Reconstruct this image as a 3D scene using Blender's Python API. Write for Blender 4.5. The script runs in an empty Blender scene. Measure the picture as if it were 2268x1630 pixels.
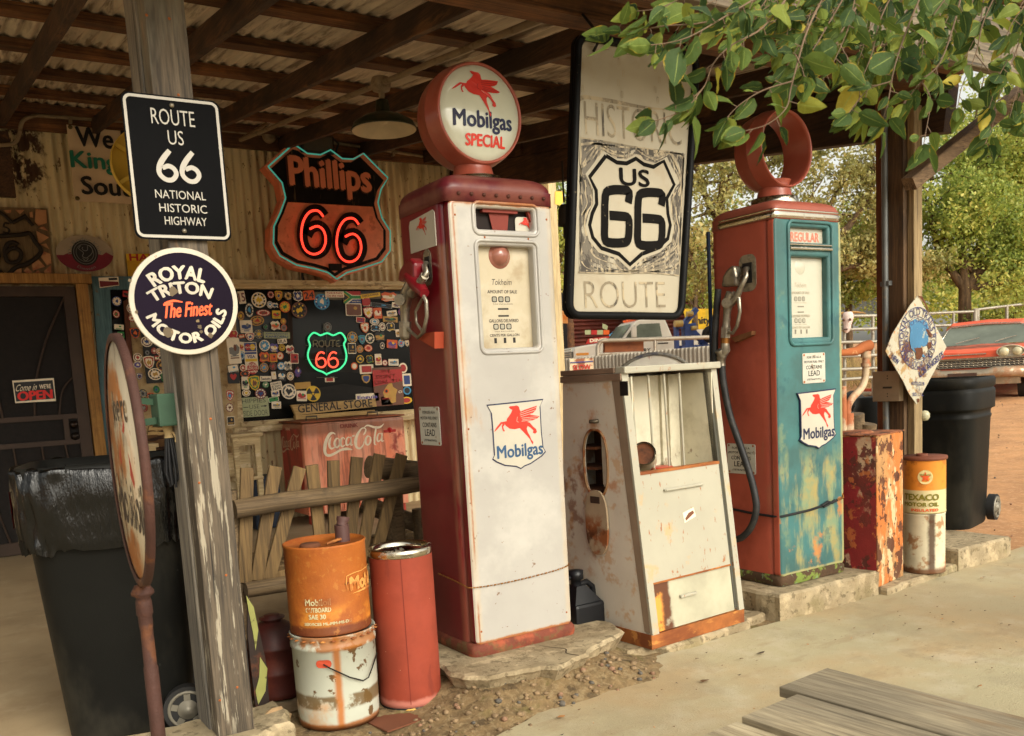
import bpy, bmesh, math, random
import numpy as np
from mathutils import Vector, Matrix
random.seed(66); rng = np.random.default_rng(66)
SC = bpy.context.scene; COL = SC.collection
PI = math.pi
# ------------------------------------------------------------------ camera
F, CX, CY, H = 2010., 1133., 1095., 1.2      # focal length and principal point in the photograph's pixels (2267 wide), eye height
def _n(v): v = np.array(v, float); return v/np.linalg.norm(v)
_dX = _n((4319-CX, 655-CY, F)); _dY = np.array((-160-CX, 915-CY, F)); _dY = _n(_dY-_dX*(_dY@_dX)); _dZ = np.cross(_dX, _dY)
AM = np.array([_dX, _dY, _dZ]); EYE = np.array([0, 0, H])
cd = bpy.data.cameras.new('camera'); cam = bpy.data.objects.new('camera', cd); COL.objects.link(cam); SC.camera = cam
cd.sensor_width = 36; cd.lens = 36*F/2267.; cd.shift_x = (1133.5-CX)/2267.; cd.shift_y = (CY-815)/2267.
cd.clip_start = .02; cd.clip_end = 800
cd.dof.use_dof = True; cd.dof.focus_distance = 3.9; cd.dof.aperture_fstop = 9
_R = Matrix(((AM[0,0], -AM[0,1], -AM[0,2], 0), (AM[1,0], -AM[1,1], -AM[1,2], 0), (AM[2,0], -AM[2,1], -AM[2,2], 0), (0,0,0,1)))
cam.matrix_world = Matrix.Translation((0, 0, H)) @ _R
# ------------------------------------------------------------------ sky and sun
SUN_EL, SUN_AZ = math.radians(32), math.radians(174)   # azimuth clockwise from +Y
wd = bpy.data.worlds.new('World'); SC.world = wd; wd.use_nodes = True
wn = wd.node_tree.nodes; wl = wd.node_tree.links; wn.clear()
wo = wn.new('ShaderNodeOutputWorld'); bg = wn.new('ShaderNodeBackground'); sky = wn.new('ShaderNodeTexSky')
sky.sky_type = 'NISHITA'; sky.sun_disc = False; sky.sun_elevation = SUN_EL; sky.sun_rotation = SUN_AZ
sky.dust_density = 4; sky.air_density = 1.2; sky.ozone_density = .6
hs = wn.new('ShaderNodeHueSaturation'); hs.inputs['Saturation'].default_value = .22; hs.inputs['Value'].default_value = 1.3
tint = wn.new('ShaderNodeMixRGB'); tint.blend_type = 'MULTIPLY'; tint.inputs[0].default_value = 1; tint.inputs[2].default_value = (1, .97, .875, 1)
wl.new(sky.outputs[0], hs.inputs['Color']); wl.new(hs.outputs[0], tint.inputs[1]); wl.new(tint.outputs[0], bg.inputs[0]); wl.new(bg.outputs[0], wo.inputs[0])
bg.inputs[1].default_value = .15
ld = bpy.data.lights.new('sun', 'SUN'); ld.energy = .85; ld.angle = math.radians(30); ld.color = (1, .95, .84)
sun = bpy.data.objects.new('sun', ld); COL.objects.link(sun)
_sd = Vector((math.sin(SUN_AZ)*math.cos(SUN_EL), math.cos(SUN_AZ)*math.cos(SUN_EL), math.sin(SUN_EL)))
sun.rotation_euler = _sd.to_track_quat('Z', 'Y').to_euler(); sun.location = (4, -6, 8)
SC.view_settings.view_transform = 'Standard'; SC.view_settings.look = 'None'; SC.view_settings.exposure = .5; SC.view_settings.gamma = 1
SC.cycles.max_bounces = 10; SC.cycles.diffuse_bounces = 8

# ------------------------------------------------------------------ from the photograph's pixels to real points
def ray(x, y): return AM @ np.array([(x-CX)/F, (y-CY)/F, 1.])
def onz(x, y, z=0): r = ray(x, y); return Vector(EYE + (z-H)/r[2]*r)
def ony(x, y, Y): r = ray(x, y); return Vector(EYE + Y/r[1]*r)
def onx(x, y, X): r = ray(x, y); return Vector(EYE + X/r[0]*r)
def ond(x, y, d): return Vector(EYE + d*ray(x, y))
def proj(p): c = AM.T @ (np.array(p, float)-EYE); return (CX+F*c[0]/c[2], CY+F*c[1]/c[2], c[2])

# ------------------------------------------------------------------ materials
def S(c): return tuple(((v/255)/12.92 if v/255 <= .04045 else ((v/255+.055)/1.055)**2.4) for v in c)   # sRGB 0-255 -> linear
class NT:
    def __init__(s, m): s.t = m.node_tree; s.n = s.t.nodes; s.l = s.t.links
    def new(s, k, **kw):
        o = s.n.new(k)
        for a, b in kw.items(): setattr(o, a, b)
        return o
    def math(s, op, a, b=None, clamp=False):
        o = s.new('ShaderNodeMath', operation=op, use_clamp=clamp)
        for i, v in enumerate((a, b)):
            if v is None: continue
            if isinstance(v, (int, float)): o.inputs[i].default_value = v
            else: s.l.new(v, o.inputs[i])
        return o.outputs[0]
    def noise(s, vec, sc, det=4, rough=.6, st=(1,1,1), off=(0,0,0)):
        mp = s.new('ShaderNodeMapping'); s.l.new(vec, mp.inputs[0]); mp.inputs['Scale'].default_value = st; mp.inputs['Location'].default_value = off
        o = s.new('ShaderNodeTexNoise'); s.l.new(mp.outputs[0], o.inputs['Vector']); o.inputs['Scale'].default_value = sc
        o.inputs['Detail'].default_value = det; o.inputs['Roughness'].default_value = rough
        return o.outputs['Fac']
    def step(s, v, lo, hi, inv=False):
        o = s.new('ShaderNodeMapRange', interpolation_type='SMOOTHSTEP'); s.l.new(v, o.inputs[0])
        o.inputs[1].default_value = lo; o.inputs[2].default_value = hi
        o.inputs[3].default_value = 1. if inv else 0.; o.inputs[4].default_value = 0. if inv else 1.
        return o.outputs[0]
    def mix(s, f, a, b):
        o = s.new('ShaderNodeMixRGB')
        if isinstance(f, (int, float)): o.inputs[0].default_value = f
        else: s.l.new(f, o.inputs[0])
        for i, v in ((1, a), (2, b)):
            if isinstance(v, tuple): o.inputs[i].default_value = (*v[:3], 1)
            else: s.l.new(v, o.inputs[i])
        return o.outputs[0]
MATS = {}
def mat(name, col, rough=.6, metal=0., layers=(), var=.14, vs=5, bump=0., bs=60, st=(1,1,1), emis=0, coat=0, dark=None, rvar=.1, trans=0, spec=.35):
    """procedural painted / worn surface. layers: dicts c colour, s scale, t threshold, w softness, st stretch, a opacity, r roughness, box masks"""
    if name in MATS: return MATS[name]
    m = bpy.data.materials.new(name); m.use_nodes = True; MATS[name] = m
    q = NT(m); q.n.clear(); out = q.new('ShaderNodeOutputMaterial'); b = q.new('ShaderNodeBsdfPrincipled'); q.l.new(b.outputs[0], out.inputs[0])
    b.inputs['Metallic'].default_value = metal
    if emis:
        b.inputs['Base Color'].default_value = (*col, 1); b.inputs['Emission Color'].default_value = (*col, 1); b.inputs['Emission Strength'].default_value = emis
        b.inputs['Roughness'].default_value = .4; return m
    tc = q.new('ShaderNodeTexCoord'); V = tc.outputs['Object']; off = random.random()*40
    n1 = q.noise(V, vs, 5, .6, st, (off, off, off))
    c0 = tuple(v*(1-var) for v in col); c1 = tuple(min(.95, v*(1+var)) for v in col)
    if dark: c0 = dark
    cur = q.mix(q.step(n1, .3, .7), c0, c1)
    R = q.math('ADD', q.math('MULTIPLY', n1, rvar), rough-rvar/2)
    for i, L in enumerate(layers):
        o2 = off+7.3*(i+1)
        f = None
        if L.get('s'):
            nn = q.noise(V, L['s'], L.get('det', 5), L.get('nr', .62), L.get('st', (1,1,1)), (o2, o2*.7, o2*1.3))
            t = L.get('t', .55); w = L.get('w', .03); f = q.step(nn, t-w, t+w)
        if L.get('box') is not None:
            jit = L.get('j', 0.)
            nz = q.noise(V, L.get('js', 14), 4, .65, (1,1,1), (o2*2, o2, 3)) if jit else None
            sep = q.new('ShaderNodeSeparateXYZ'); q.l.new(V, sep.inputs[0]); g = None
            for ax, rg in zip('XYZ', L['box']):
                if rg is None: continue
                lo, hi = rg; v = sep.outputs[ax]; sf = L.get('soft', .02)
                if nz is not None: v = q.math('ADD', v, q.math('MULTIPLY', q.math('SUBTRACT', nz, .5), jit))
                h = q.math('MULTIPLY', q.step(v, lo-sf, lo+sf), q.step(v, hi-sf, hi+sf, True))
                g = h if g is None else q.math('MULTIPLY', g, h)
            if L.get('inv'): g = q.math('SUBTRACT', 1., g)
            f = g if f is None else (q.math('MULTIPLY', f, g))
        f = q.math('MULTIPLY', f, L.get('a', 1.))
        cur = q.mix(f, cur, L['c'] if L.get('c2') is None else q.mix(q.step(q.noise(V, L.get('s', 8)*2.3, 4), .35, .65), L['c'], L['c2']))
        if 'r' in L:
            mx = q.new('ShaderNodeMapRange'); q.l.new(f, mx.inputs[0]); q.l.new(R, mx.inputs[3]); mx.inputs[4].default_value = L['r']; R = mx.outputs[0]
            if metal > .3: q.l.new(q.math('MULTIPLY', q.math('SUBTRACT', 1., f), metal), b.inputs['Metallic'])
    q.l.new(cur, b.inputs['Base Color']); q.l.new(R, b.inputs['Roughness'])
    if coat: b.inputs['Coat Weight'].default_value = coat*.45; b.inputs['Coat Roughness'].default_value = .15
    b.inputs['Specular IOR Level'].default_value = spec
    if trans: b.inputs['Transmission Weight'].default_value = trans
    if bump:
        bn = q.noise(V, bs, 5, .7, st, (3, 5, 7)); bp = q.new('ShaderNodeBump'); bp.inputs['Strength'].default_value = bump; bp.inputs['Distance'].default_value = .01
        q.l.new(bn, bp.inputs['Height']); q.l.new(bp.outputs[0], b.inputs['Normal'])
    return m
def wood(name, c1, c2, axis=0, sc=1., crack=.5, rough=.8, layers=(), bump=.5):
    """sawn timber: fine fibres stretched along an axis, growth bands, cracks"""
    if name in MATS: return MATS[name]
    m = bpy.data.materials.new(name); m.use_nodes = True; MATS[name] = m
    q = NT(m); q.n.clear(); out = q.new('ShaderNodeOutputMaterial'); b = q.new('ShaderNodeBsdfPrincipled'); q.l.new(b.outputs[0], out.inputs[0])
    V = q.new('ShaderNodeTexCoord').outputs['Object']; o = random.random()*30
    st = [1, 1, 1]; st[axis] = .045; st = tuple(st); st2 = [1, 1, 1]; st2[axis] = .12; st2 = tuple(st2)
    f1 = q.noise(V, 95*sc, 6, .7, st, (o, o, o)); f2 = q.noise(V, 16*sc, 4, .6, st2, (o, 2, o)); f3 = q.noise(V, 3, 3, .5, (1,1,1), (o, o, 1))
    cur = q.mix(q.step(f1, .32, .68), c1, c2)
    cur = q.mix(q.math('MULTIPLY', q.step(f2, .35, .7), .55), cur, tuple(v*.55 for v in c1))
    cur = q.mix(q.math('MULTIPLY', q.step(f3, .45, .75), .4), cur, tuple(v*.5+w*.6 for v, w in zip(c1, c2)))
    ck = q.step(q.noise(V, 55*sc, 3, .5, tuple(v if v == 1 else .02 for v in st), (o*2, o, 9)), .64, .68)
    cur = q.mix(q.math('MULTIPLY', ck, crack), cur, tuple(v*.25 for v in c1))
    for i, L in enumerate(layers):
        f = q.math('MULTIPLY', q.step(q.noise(V, L['s'], 5, .65, L.get('st', (1,1,1)), (i*5+o, 1, 2)), L['t']-L.get('w', .03), L['t']+L.get('w', .03)), L.get('a', 1.))
        if L.get('box') is not None:
            sep = q.new('ShaderNodeSeparateXYZ'); q.l.new(V, sep.inputs[0])
            for ax, rg in zip('XYZ', L['box']):
                if rg is None: continue
                f = q.math('MULTIPLY', f, q.math('MULTIPLY', q.step(sep.outputs[ax], rg[0]-.05, rg[0]+.05), q.step(sep.outputs[ax], rg[1]-.05, rg[1]+.05, True)))
        cur = q.mix(f, cur, L['c'])
    q.l.new(cur, b.inputs['Base Color']); b.inputs['Roughness'].default_value = rough
    bp = q.new('ShaderNodeBump'); bp.inputs['Strength'].default_value = bump; bp.inputs['Distance'].default_value = .004
    q.l.new(q.math('SUBTRACT', f1, q.math('MULTIPLY', ck, .6)), bp.inputs['Height']); q.l.new(bp.outputs[0], b.inputs['Normal'])
    return m

# ------------------------------------------------------------------ mesh builder
class MB:
    def __init__(s): s.v = []; s.f = []; s.mi = []; s.sm = []
    def add(s, vs, fs, mi=0, smooth=False):
        o = len(s.v); s.v += [tuple(v) for v in vs]
        for f in fs: s.f.append(tuple(i+o for i in f)); s.mi.append(mi); s.sm.append(smooth)
        return s
    def box(s, x0, x1, y0, y1, z0, z1, mi=0, rot=0, ctr=None, bev=0):
        if bev:
            bm = bmesh.new(); bmesh.ops.create_cube(bm, size=1)
            for v in bm.verts: v.co = Vector((v.co.x*(x1-x0), v.co.y*(y1-y0), v.co.z*(z1-z0)))
            bmesh.ops.bevel(bm, geom=bm.edges[:]+bm.verts[:], offset=bev, segments=2, affect='EDGES', profile=.6)
            vs = [(v.co.x+(x0+x1)/2, v.co.y+(y0+y1)/2, v.co.z+(z0+z1)/2) for v in bm.verts]; bm.verts.index_update(); fs = [[v.index for v in f.verts] for f in bm.faces]; bm.free()
        else:
            vs = [(x, y, z) for z in (z0, z1) for y in (y0, y1) for x in (x0, x1)]
            fs = [(0,2,3,1), (4,5,7,6), (0,1,5,4), (2,6,7,3), (0,4,6,2), (1,3,7,5)]
        if rot:
            c = Vector(ctr) if ctr else Vector(((x0+x1)/2, (y0+y1)/2, 0)); Rm = Matrix.Rotation(rot, 3, 'Z')
            vs = [tuple(c+Rm@(Vector(v)-c)) for v in vs]
        return s.add(vs, fs, mi, False)
    def beam(s, a, b, w, h, mi=0, roll=0, up=(0,0,1), bev=0):
        """box beam from a to b, w across, h along 'up'"""
        a = Vector(a); b = Vector(b); d = (b-a).normalized(); u = Vector(up); sd = d.cross(u).normalized(); u = sd.cross(d).normalized()
        if roll: Rm = Matrix.Rotation(roll, 3, d); sd = Rm@sd; u = Rm@u
        prof = [(-w/2, -h/2), (w/2, -h/2), (w/2, h/2), (-w/2, h/2)]
        if bev:
            e = bev; prof = [(-w/2+e, -h/2), (w/2-e, -h/2), (w/2, -h/2+e), (w/2, h/2-e), (w/2-e, h/2), (-w/2+e, h/2), (-w/2, h/2-e), (-w/2, -h/2+e)]
        k = len(prof); vs = [p+sd*x+u*z for p in (a, b) for x, z in prof]
        fs = [tuple(range(k))[::-1], tuple(range(k, 2*k))] + [(i, (i+1) % k, k+(i+1) % k, k+i) for i in range(k)]
        return s.add(vs, fs, mi)
    def tube(s, pts, r, n=10, mi=0, cap=True, smooth=True):
        """round tube through points, r number or list"""
        pts = [Vector(p) for p in pts]; k = len(pts); rs = r if isinstance(r, (list, tuple)) else [r]*k
        vs = []; pu = None
        for i, p in enumerate(pts):
            d = (pts[min(i+1, k-1)]-pts[max(i-1, 0)]).normalized()
            if pu is None: pu = d.orthogonal().normalized()
            pu = (pu-d*pu.dot(d)).normalized(); pv = d.cross(pu)
            for j in range(n):
                a = 2*PI*j/n; vs.append(p+(pu*math.cos(a)+pv*math.sin(a))*rs[i])
        fs = [(i*n+j, i*n+(j+1) % n, (i+1)*n+(j+1) % n, (i+1)*n+j) for i in range(k-1) for j in range(n)]
        s.add(vs, fs, mi, smooth)
        if cap: s.add([vs[j] for j in range(n)], [tuple(range(n))[::-1]], mi); s.add(vs[-n:], [tuple(range(n))], mi)
        return s
    def lathe(s, prof, n=32, c=(0,0,0), axis='z', mi=0, smooth=True, cap=False, sq=None, rot=0):
        """prof list of (r, h). sq: superellipse exponent with (sx, sy)"""
        vs = []; k = len(prof)
        for r, h in prof:
            for j in range(n):
                a = 2*PI*j/n; x, y = math.cos(a), math.sin(a)
                if sq: e, sx, sy = sq; x = math.copysign(abs(x)**(2/e), x)*sx; y = math.copysign(abs(y)**(2/e), y)*sy
                x *= r; y *= r
                if rot: x, y = x*math.cos(rot)-y*math.sin(rot), x*math.sin(rot)+y*math.cos(rot)
                p = (x, y, h) if axis == 'z' else ((x, h, y) if axis == 'y' else (h, x, y))
                vs.append((p[0]+c[0], p[1]+c[1], p[2]+c[2]))
        fs = [(i*n+j, i*n+(j+1) % n, (i+1)*n+(j+1) % n, (i+1)*n+j) for i in range(k-1) for j in range(n)]
        s.add(vs, fs, mi, smooth)
        if cap: s.add(vs[:n], [tuple(range(n))[::-1]], mi); s.add(vs[-n:], [tuple(range(n))], mi)
        return s
    def poly(s, pts, d, o, ux=(1,0,0), uy=(0,0,1), mi=0, mi2=None):
        """extruded outline: pts 2-D, placed at o with axes ux, uy, thickness d behind the face"""
        ux = Vector(ux); uy = Vector(uy); nn = ux.cross(uy); o = Vector(o); k = len(pts)
        ar = sum(pts[i][0]*pts[(i+1) % k][1]-pts[(i+1) % k][0]*pts[i][1] for i in range(k))
        if ar < 0: pts = pts[::-1]
        fr = [o+ux*x+uy*y for x, y in pts]
        if not d: return s.add(fr, [tuple(range(k))], mi)
        vs = fr+[p-nn*d for p in fr]
        fs = [tuple(range(k)), tuple(range(2*k-1, k-1, -1))]+[(k+i, k+(i+1) % k, (i+1) % k, i) for i in range(k)]
        o_ = len(s.f); s.add(vs, fs, mi)
        if mi2 is not None:
            for i in range(o_+1, len(s.f)): s.mi[i] = mi2
        return s
    def build(s, name, mats, parent=None, loc=None, weld=False, bevel=0, seg=2):
        me = bpy.data.meshes.new(name); me.from_pydata([tuple(v) for v in s.v], [], s.f)
        me.polygons.foreach_set('material_index', s.mi); me.polygons.foreach_set('use_smooth', s.sm)
        for m in (mats if isinstance(mats, (list, tuple)) else [mats]): me.materials.append(m)
        if weld or bevel:
            bm = bmesh.new(); bm.from_mesh(me); bmesh.ops.remove_doubles(bm, verts=bm.verts, dist=1e-5)
            if bevel: bmesh.ops.bevel(bm, geom=[e for e in bm.edges if len(e.link_faces) == 2 and e.calc_face_angle(0) > .5], offset=bevel, segments=seg, affect='EDGES', profile=.6)
            bm.to_mesh(me); bm.free()
        me.update(); o = bpy.data.objects.new(name, me); COL.objects.link(o)
        if parent is not None: o.parent = parent
        if loc is not None: o.location = loc
        return o
def tag(o, label=None, cat=None, group=None, kind=None):
    for k, v in (('label', label), ('category', cat), ('group', group), ('kind', kind)):
        if v: o[k] = v
    return o
def thing(name, loc, label, cat, group=None, rz=0):
    o = bpy.data.objects.new(name, None); COL.objects.link(o); o.location = loc; o.rotation_euler = (0, 0, rz); o.empty_display_size = .1
    return tag(o, label, cat, group)
# ------------------------------------------------------------------ lettering
_TC = {}
def text_geo(s, bold=.0, res=3):
    key = (s, bold, res)
    if key in _TC: return _TC[key]
    c = bpy.data.curves.new('t', 'FONT'); c.body = s; c.offset = bold; c.resolution_u = res; c.fill_mode = 'FRONT'; c.align_x = 'LEFT'
    o = bpy.data.objects.new('t', c); COL.objects.link(o); bpy.context.view_layer.update()
    me = o.evaluated_get(bpy.context.evaluated_depsgraph_get()).to_mesh()
    v = np.array([tuple(x.co[:2]) for x in me.vertices]); f = [tuple(p.vertices) for p in me.polygons]
    # keep the winding of every face counter-clockwise so that letters face forward
    ff = []
    for p in f:
        a = sum(v[p[i]][0]*v[p[(i+1) % len(p)]][1]-v[p[(i+1) % len(p)]][0]*v[p[i]][1] for i in range(len(p)))
        ff.append(p if a > 0 else p[::-1])
    o.to_mesh_clear(); bpy.data.objects.remove(o); bpy.data.curves.remove(c)
    lo, hi = v.min(0), v.max(0); v = (v-(lo+hi)/2)
    _TC[key] = (v, ff, hi-lo); return _TC[key]
def put_text(mb, s, cx, cz, w, h, fn, mi=0, bold=.0, shear=0, rot=0, arc=None, res=3):
    """letters scaled into w x h centred on (cx, cz) of a surface; fn maps (u, v) to a point. arc = radius (+ above / - below centre of arc at cx,cz)"""
    if bold > 0:                          # heavy faces: the letters repeated a hair apart, each a hair in front of the last
        c0 = fn(cx, cz); nrm = (fn(cx+.001, cz)-c0).cross(fn(cx, cz+.001)-c0).normalized(); k = min(bold, .05)*.9+.004; q_ = text_geo(s, 0, res)[2]; st_ = k*w/q_[0]*1.3
        for i, (a, b) in enumerate(((-1, 0), (1, 0), (.5, .8), (-.5, -.8))): put_text(mb, s, cx, cz, w, h, lambda u, v, a=a, b=b, i=i: fn(u+a*st_, v+b*st_)+nrm*(.00012*(i+1)), mi, 0, shear, rot, arc, res)
        return
    v, f, sz = text_geo(s, bold, res)
    x = v[:, 0]*w/sz[0]; y = v[:, 1]*(h/sz[1] if h else w/sz[0])
    x = x+shear*y
    if arc:
        a = x/abs(arc)
        if arc > 0: r = arc+y; X = r*np.sin(a+rot); Y = r*np.cos(a+rot)
        else: r = -arc-y; X = r*np.sin(a+rot); Y = -r*np.cos(a+rot)
        x, y = X, Y
    elif rot: x, y = x*math.cos(rot)-y*math.sin(rot), x*math.sin(rot)+y*math.cos(rot)
    mb.add([fn(cx+a, cz+b) for a, b in zip(x, y)], f, mi)
def plane_fn(o, ux=(1,0,0), uy=(0,0,1), lift=.0):
    o = Vector(o); ux = Vector(ux); uy = Vector(uy); n = ux.cross(uy)
    return lambda u, v: o+ux*u+uy*v+n*lift
def cyl_fn(c, r, a0=0):
    """u metres round the cylinder from angle a0 (0 faces -Y), v height"""
    def g(u, v): a = u/r+a0; return Vector((c[0]+r*math.sin(a), c[1]-r*math.cos(a), c[2]+v))
    return g
def smooth_pts(p, k=6, closed=False):
    p = [np.array(q, float) for q in p]; n = len(p); out = []
    for i in range(n if closed else n-1):
        g = lambda j: p[j % n] if closed else p[min(max(j, 0), n-1)]
        a, b, c, d = g(i-1), g(i), g(i+1), g(i+2)
        for t in np.linspace(0, 1, k, endpoint=False):
            out.append(.5*((2*b)+(-a+c)*t+(2*a-5*b+4*c-d)*t*t+(-a+3*b-3*c+d)*t**3))
    if not closed: out.append(p[-1])
    return out
def stroke(mb, pts, w, fn, mi=0, k=5, closed=False):
    """brush stroke: a flat ribbon through 2-D points; w number or 3rd coordinate per point"""
    P = smooth_pts([(*q[:2], (q[2] if len(q) > 2 else w)) for q in pts], k, closed); n = len(P); L = []; Rr = []
    for i in range(n):
        a = P[(i-1) % n] if closed else P[max(i-1, 0)]; b = P[(i+1) % n] if closed else P[min(i+1, n-1)]
        d = b[:2]-a[:2]; d = d/(np.linalg.norm(d)+1e-9); nn = np.array([-d[1], d[0]]); h = P[i][2]/2
        L.append(fn(*(P[i][:2]+nn*h))); Rr.append(fn(*(P[i][:2]-nn*h)))
    m = n if closed else n-1
    mb.add(L+Rr, [(i, n+i, n+(i+1) % n, (i+1) % n) for i in range(m)], mi)
def flat(mb, pts, fn, mi=0):
    k = len(pts); ar = sum(pts[i][0]*pts[(i+1) % k][1]-pts[(i+1) % k][0]*pts[i][1] for i in range(k))
    if ar < 0: pts = pts[::-1]
    mb.add([fn(x, y) for x, y in pts], [tuple(range(k))], mi)
def ring_pts(rx, ry, n=28, cx=0, cy=0): return [(cx+rx*math.cos(2*PI*i/n), cy+ry*math.sin(2*PI*i/n)) for i in range(n)]
def rrect(w, h, r, n=4, cx=0, cy=0):
    out = []
    for qx, qy, a0 in ((w/2-r, h/2-r, 0), (-w/2+r, h/2-r, PI/2), (-w/2+r, -h/2+r, PI), (w/2-r, -h/2+r, 1.5*PI)):
        for i in range(n+1): a = a0+PI/2*i/n; out.append((cx+qx+r*math.cos(a), cy+qy+r*math.sin(a)))
    return out
# the US route shield, 2 wide, 2.1 high, centred
def us_shield():
    half = smooth_pts([(0, .93), (.12, .86), (.34, .83), (.55, .93)], 4)+[np.array((.60, 1.0))]+[np.array((1.0, .62))]+smooth_pts([(.99, .60), (.84, .36), (.80, .1), (.88, -.15), (.95, -.38), (.82, -.68), (.45, -.88), (.15, -.98), (0, -1.1)], 4)
    return [tuple(p) for p in half]+[(-p[0], p[1]) for p in half[::-1][1:-1]]

# ================================================================== THE SETTING
YW = 8.4                                    # store front
def hz(x, y):                               # dirt yard rises gently away from the pumps
    d = .53*x+.839*y; t = max(0, d-9.5); return .05*t if t < 30 else 1.5+.02*(t-30)
CREAM = S((176,160,122))
m_dirt = mat('desert_dirt', S((180,132,88)), .95, layers=[dict(c=S((150,108,74)), s=1.2, t=.54, w=.1, a=.5), dict(c=S((196,150,108)), s=14, t=.6, w=.05, a=.6), dict(c=S((205,162,118)), s=28, t=.6, w=.06, a=.6), dict(c=S((120,84,58)), s=60, t=.68, w=.03, a=.6)], bump=.5, bs=30)
m_conc = mat('apron_concrete', S((174,163,130)), .88, var=.07, vs=.8, layers=[dict(c=S((186,150,104)), s=1.1, t=.55, w=.12, a=.55), dict(c=S((140,130,106)), s=2.6, t=.6, w=.1, a=.35), dict(c=S((198,188,164)), s=5, t=.6, w=.12, a=.4), dict(c=S((116,92,62)), s=90, t=.66, w=.02, a=.6), dict(c=S((202,190,164)), s=110, t=.66, w=.02, a=.5), dict(c=S((150,132,102)), s=.5, t=.52, w=.06, a=.35, st=(1,.5,1), det=8), dict(c=S((150,128,96)), s=9, t=.62, w=.08, a=.4, st=(.4,1,1)), dict(c=S((112,96,72)), s=3.2, t=.66, w=.05, a=.25)], bump=.45, bs=120)
m_porch = mat('porch_concrete', S((158,138,106)), .85, var=.1, vs=1, layers=[dict(c=S((120,98,70)), s=2, t=.58, w=.12, a=.4), dict(c=S((180,165,135)), s=6, t=.6, w=.1, a=.3)], bump=.2, bs=60)
m_slab = mat('island_concrete', S((160,144,114)), .92, var=.18, vs=7, layers=[dict(c=S((122,112,74)), s=5, t=.56, w=.08, a=.6, box=(None, None, (-.2,.07)), soft=.03), dict(c=S((96,84,62)), s=26, t=.58, w=.04, a=.7), dict(c=S((118,100,72)), s=3, t=.52, w=.1, a=.5), dict(c=S((200,180,145)), s=12, t=.58, w=.06, a=.5)], bump=.8, bs=45)
m_soil = mat('island_soil', S((126,104,72)), .98, var=.25, vs=20, layers=[dict(c=S((102,96,48)), s=7, t=.60, w=.05, a=.5), dict(c=S((150,130,96)), s=40, t=.55, w=.05, a=.7), dict(c=S((70,56,38)), s=18, t=.6, w=.04, a=.7)], bump=1., bs=70)

def sheet(name, x0, x1, y0, y1, nx, ny, zf, m, kind='structure', edge=None):
    vs = []; fs = []
    for j in range(ny+1):
        for i in range(nx+1):
            x = x0+(x1-x0)*i/nx; y = y0+(y1-y0)*j/ny
            if edge: x, y = edge(x, y, i, j)
            vs.append((x, y, zf(x, y)))
    for j in range(ny):
        for i in range(nx): a = j*(nx+1)+i; fs.append((a, a+1, a+nx+2, a+nx+1))
    mb = MB(); mb.add(vs, fs, 0, True); o = mb.build(name, m); tag(o, kind=kind); return o
from mathutils import noise as mn
def nz(x, y, z=0, s=1): return mn.noise(Vector((x*s, y*s, z)))
gx = np.concatenate([np.linspace(-60, -4, 15), np.linspace(-3, 30, 120), np.linspace(33, 250, 30)]); gy = np.concatenate([np.linspace(-60, 0, 12), np.linspace(.5, 40, 120), np.linspace(43, 260, 30)])
mb = MB(); vs = [(x, y, hz(x, y)-.035+(.03*nz(x, y, 2, .5) if (x > 6.5 or y > 9.5) else 0)) for y in gy for x in gx]; nX = len(gx)
mb.add(vs, [(j*nX+i, j*nX+i+1, (j+1)*nX+i+1, (j+1)*nX+i) for j in range(len(gy)-1) for i in range(nX-1)], 0, True)
tag(mb.build('dirt_ground', m_dirt), kind='structure')
def apron_edge(x, y, i, j):
    if j == 80:
        x_ = x; y = 2.86+.02*nz(x, 3, 1, 3) if x > 2.3 else 2.86-.33*math.exp(-((x-1.35)/.55)**2)*1+.03*nz(x, 9, 1, 5)
        if x < .9: y = 2.72+.16*math.exp(-((x-.9)/.5)**2)*0+.02*nz(x, 4, 3, 6) if x > .2 else 3.3
    return x, y
def apron_edge2(x, y, i, j):
    t = j/80.
    _, ye = apron_edge(x, y, i, 80)
    if x > 5: ye += .1+.06*nz(x, 1, 1, 2)
    return x, -14+(ye+14)*(t**.5 if 0 else t)
sheet('concrete_apron', -8, 14, -14, 2.9, 260, 80, lambda x, y: .006*nz(x, y, 5, .4), m_conc, edge=apron_edge2)
sheet('porch_floor', -6, 5.3, 3.25, 8.6, 60, 40, lambda x, y: .012+.002*nz(x, y, 7, 1), m_porch, edge=lambda x, y, i, j: (x, y if j else 3.25+.05*nz(x, 0, 1, 3)))
def soil_z(x, y):
    m = .085*math.exp(-((x-1.9)/.45)**4)*min(1, max(0, (y-2.62)/.16))**.8
    return -.014+m+.012*nz(x, y, 1, 9)+.006*nz(x, y, 4, 30)+(.02 if y > 2.8 else 0)*min(1, (y-2.8)*5 if y > 2.8 else 0)
sheet('soil_strip', .1, 5.0, 2.45, 3.35, 220, 60, soil_z, m_soil)

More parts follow.
